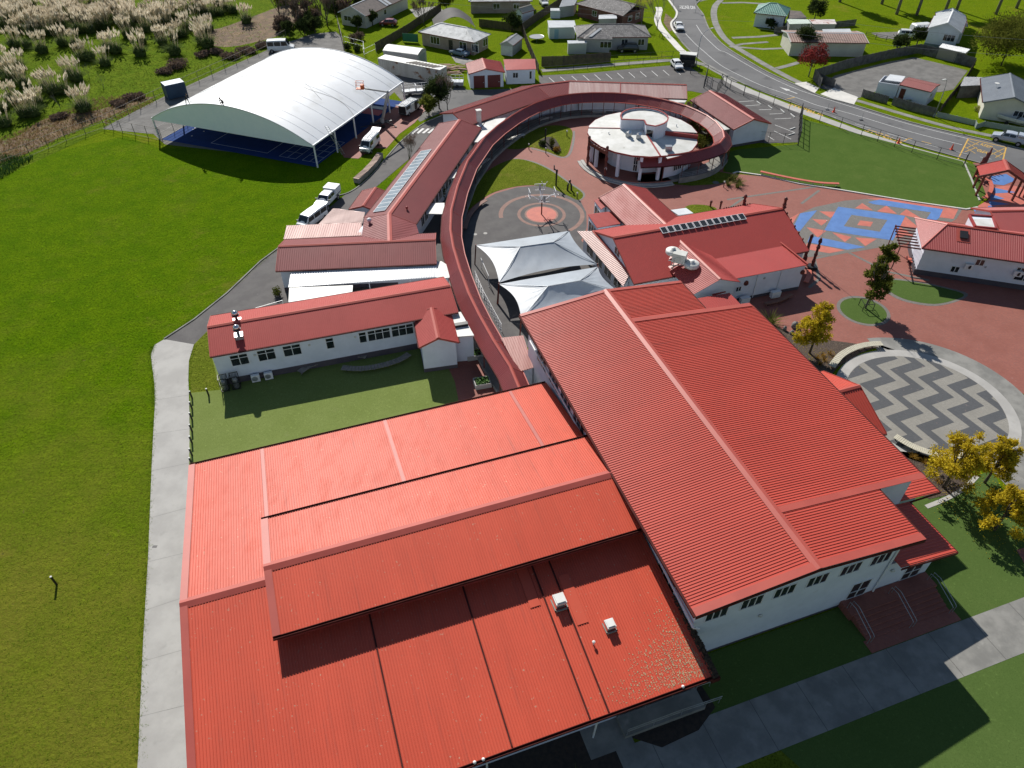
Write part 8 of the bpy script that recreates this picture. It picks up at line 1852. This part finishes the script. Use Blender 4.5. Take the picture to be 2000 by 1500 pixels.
part('trailer', MB().bar((-2.2, -.7, .45), (3.2, 0, .45), .08).bar((-2.2, .7, .45), (3.2, 0, .45), .08), M_STEEL, S, local=True)
for s in (-.95, .8): part('wheel', MB().tube([(-.6, s, .3), (-.6, s + .16, .3)], .3, 12), M_TYRE, S, local=True)
# ================================================================== BOOM LIFT
b0 = G(748, 246)
S = thing('boom_lift', 'trailer boom lift raising an orange basket above the white canopy', 'boom lift', b0)
W3 = lambda x, y, z: b0 + Vector((x, y, z))
el = G(757, 180, 6.4); bk = G(703, 169, 8.3)
M_GREYP = pm('grey_paint', (.36, .37, .37), rough=.45); M_ORANGE = pm('orange_paint', (.62, .13, .035), rough=.45)
part('chassis', MB().bar(W3(-1.8, -.9, .6), W3(1.5, .8, .6), .5, .25).bar(W3(-1.8, -.9, .55), W3(-3.6, -1.8, .5), .1), M_BUMP, S)
for dx, dy in ((-2.2, .9), (2.3, -.6), (.4, 2.1), (-.6, -2.1)):
    part('outrigger', MB().bar(W3(dx * .3, dy * .3, .8), W3(dx, dy, .15), .12).tube([W3(dx, dy, 0), W3(dx, dy, .2)], .2, 10), M_BLACK, S)
part('turret', MB().tube([W3(0, 0, .6), W3(0, 0, 1.3)], .34, 12), M_GREYP, S)
part('lower_boom', MB().bar(W3(0, 0, 1.2), el, .22, .3).bar(W3(.25, .1, 1.2), el + Vector((.2, 0, -.4)), .1), M_GREYP, S)
part('knuckle', MB().ball(el, .25, .25, .3), M_GREYP, S); part('upper_boom', MB().bar(el, bk + Vector((.8, 0, -.35)), .18, .22), M_GREYP, S); part('jib', MB().bar(bk + Vector((1.3, .05, -.35)), bk + Vector((.4, 0, -.3)), .14), M_PALE, S)
m = MB()
for x in (-.6, .6):
    for y in (-.4, .4): m.bar(bk + Vector((x, y, -.3)), bk + Vector((x, y, .8)), .05)
for z in (.3, .8):
    for a, b in (((-.6, -.4), (.6, -.4)), ((.6, -.4), (.6, .4)), ((.6, .4), (-.6, .4)), ((-.6, .4), (-.6, -.4))): m.bar(bk + Vector((*a, z)), bk + Vector((*b, z)), .045)
bs = part('basket', m, M_ORANGE, S); m = MB(); m.box(-.65, .65, -.45, .45, -.36, -.26, Matrix.Translation(bk)); m.box(.1, .6, -.3, .3, -.26, .3, Matrix.Translation(bk)); part('basket_floor', m, M_ORANGE, bs)
part('wheel', MB().tube([W3(.2, -.85, .3), W3(.35, -1.0, .3)], .3, 12), M_TYRE, S); part('wheel', MB().tube([W3(-.3, .75, .3), W3(-.45, .95, .3)], .3, 12), M_TYRE, S)
# ================================================================== PEOPLE (two workers on the canopy)
def skin_person(label, loc, az, joints, edges, radii, clothes):
    T = thing('person', label, 'person', loc, az)
    me = bpy.data.meshes.new('body'); me.from_pydata(joints, edges, []); o = bpy.data.objects.new('body', me); COL.objects.link(o)
    md = o.modifiers.new('skin', 'SKIN'); md.use_smooth_shade = True
    if not me.skin_vertices: me.skin_vertices.new() if hasattr(me.skin_vertices, 'new') else None
    sk = me.skin_vertices[0].data if me.skin_vertices else None
    if sk:
        for i, r in enumerate(radii): sk[i].radius = (r, r)
        sk[0].use_root = True
    md2 = o.modifiers.new('sub', 'SUBSURF'); md2.levels = 1; md2.render_levels = 1
    dg = bpy.context.evaluated_depsgraph_get(); m2 = bpy.data.meshes.new_from_object(o.evaluated_get(dg)); bpy.data.objects.remove(o)
    m2.materials.clear(); m2.materials.append(clothes)
    if len(m2.vertices) < 30: return T
    o = bpy.data.objects.new('body', m2); COL.objects.link(o); o.parent = T
    return T
def headgear(T, c, mat):
    m = MB(); m.ball(c, .1, .115, .13, 10, 8); part('head', m, pm('skin', (.38, .24, .17), rough=.6), T, True, True)
    m = MB(); m.ball((c[0], c[1], c[2] + .05), .125, .14, .11, 10, 6); part('cap', m, mat, T, True, True)
    m = MB(); m.ball((c[0], c[1] - .11, c[2] - .01), .018, .025, .025, 6, 4); part('nose', m, pm('skin', (.38, .24, .17), rough=.6), T, True, True)
    for s in (-1, 1):
        part('ear', MB().ball((c[0] + s * .1, c[1], c[2] - .01), .02, .03, .04, 6, 4), pm('skin', (.38, .24, .17), rough=.6), T, True, True); part('eye', MB().ball((c[0] + s * .04, c[1] - .105, c[2] + .015), .014, .01, .012, 6, 4), M_BLACK, T, True, True)
E1 = [(0, 1), (1, 2), (2, 3), (2, 4), (4, 5), (5, 6), (2, 7), (7, 8), (8, 9), (0, 10), (10, 11), (11, 12), (12, 13), (0, 14), (14, 15), (15, 16), (16, 17)]
RAD = [.14, .16, .16, .06, .08, .055, .04, .08, .055, .04, .1, .075, .055, .05, .1, .075, .055, .05]
M_WORK = pm('dark_workwear', (.018, .018, .022), rough=.8)
def hands(T, pts):
    for p in pts:
        m = MB(); p = Vector(p); m.ball(p, .04, .045, .05, 8, 6)
        for k in range(4): m.tube([p + Vector(((k - 1.5) * .018, 0, -.03)), p + Vector(((k - 1.5) * .02, -.015, -.075 + abs(k - 1.5) * .008)), p + Vector(((k - 1.5) * .02, -.035, -.105 + abs(k - 1.5) * .01))], .0085, 5)
        m.tube([p + Vector((.035, -.01, .0)), p + Vector((.055, -.03, -.03)), p + Vector((.05, -.045, -.05))], .01, 5); part('hand', m, pm('skin', (.38, .24, .17), rough=.6), T, True, True)
st = [(0, 0, .95), (0, -.08, 1.18), (0, -.2, 1.42), (0, -.3, 1.56), (-.2, -.22, 1.4), (-.26, -.3, 1.12), (-.16, -.5, 1.0), (.2, -.22, 1.4), (.27, -.3, 1.12), (.18, -.5, 1.02), (-.1, 0, .9), (-.17, .05, .5), (-.22, .12, .1), (-.22, 0, .06), (.1, 0, .9), (.16, -.1, .5), (.22, -.16, .1), (.22, -.28, .06)]
def seat_on(x, y, z0):
    z = z0
    for _ in range(8):
        p = G(x, y, z); best = min(((tp(i / 60, j / 60) - p).xy.length, tp(i / 60, j / 60).z) for i in range(61) for j in range(61)); z = best[1]
    return G(x, y, z)
p = tp(.27, .01)
T = skin_person('worker in dark clothes leaning forward on the left front edge of the canopy', p + Vector((0, 0, -.02)), R(60), st, E1, RAD, M_WORK); headgear(T, (0, -.36, 1.68), M_WORK); hands(T, ((-.16, -.53, .97), (.18, -.53, .99)))
m = MB().tube([(-.16, -.52, .98), (-.1, -.9, .7), (.0, -1.3, .5)], .018, 6); o = solo('spray_lance', m, M_BLACK, 'thin spray lance held by the left worker on the canopy', 'spray lance'); o.location = p; o.rotation_euler = (0, 0, R(60))
cr = [(0, .1, .42), (0, 0, .66), (0, -.14, .88), (0, -.24, 1.0), (-.2, -.14, .86), (-.3, -.3, .66), (-.2, -.5, .56), (.2, -.14, .86), (.3, -.3, .66), (.18, -.5, .56), (-.12, .06, .4), (-.2, -.34, .44), (-.2, -.16, .08), (-.2, -.3, .05), (.12, .06, .4), (.22, -.26, .36), (.2, .02, .08), (.2, -.12, .05)]
p = tp(.5, .008)
T = skin_person('worker in dark clothes crouching at the middle of the canopy front edge', p + Vector((0, 0, -.02)), R(-40), cr, E1, RAD, M_WORK); headgear(T, (0, -.3, 1.12), M_WORK); hands(T, ((-.2, -.53, .54), (.18, -.53, .54)))
# ================================================================== OVERHEAD WIRES
def wire(label, a, b, za_, zb_, sag):
    p, q = G(*a, za_), G(*b, zb_); pts = [p.lerp(q, i / 16) - Vector((0, 0, sag * 4 * (i / 16) * (1 - i / 16))) for i in range(17)]
    solo('power_line', MB().tube(pts, .02, 4), pm('grey_cable', (.30, .30, .30), rough=.5), label, 'power line', loc=p)
wire('upper power line crossing the houses at the top centre', (800, 0), (1470, 42), 7.5, 7.5, .6)
wire('lower power line crossing the houses at the top centre', (930, 0), (1300, 22), 7.5, 7.5, .5)
wire('power line across the brown-roofed house and the park, lower', (1480, 55), (2010, 110), 7.5, 7.5, .6)
wire('power line across the brown-roofed house and the park, upper', (1480, 20), (2010, 78), 7.5, 7.5, .6)
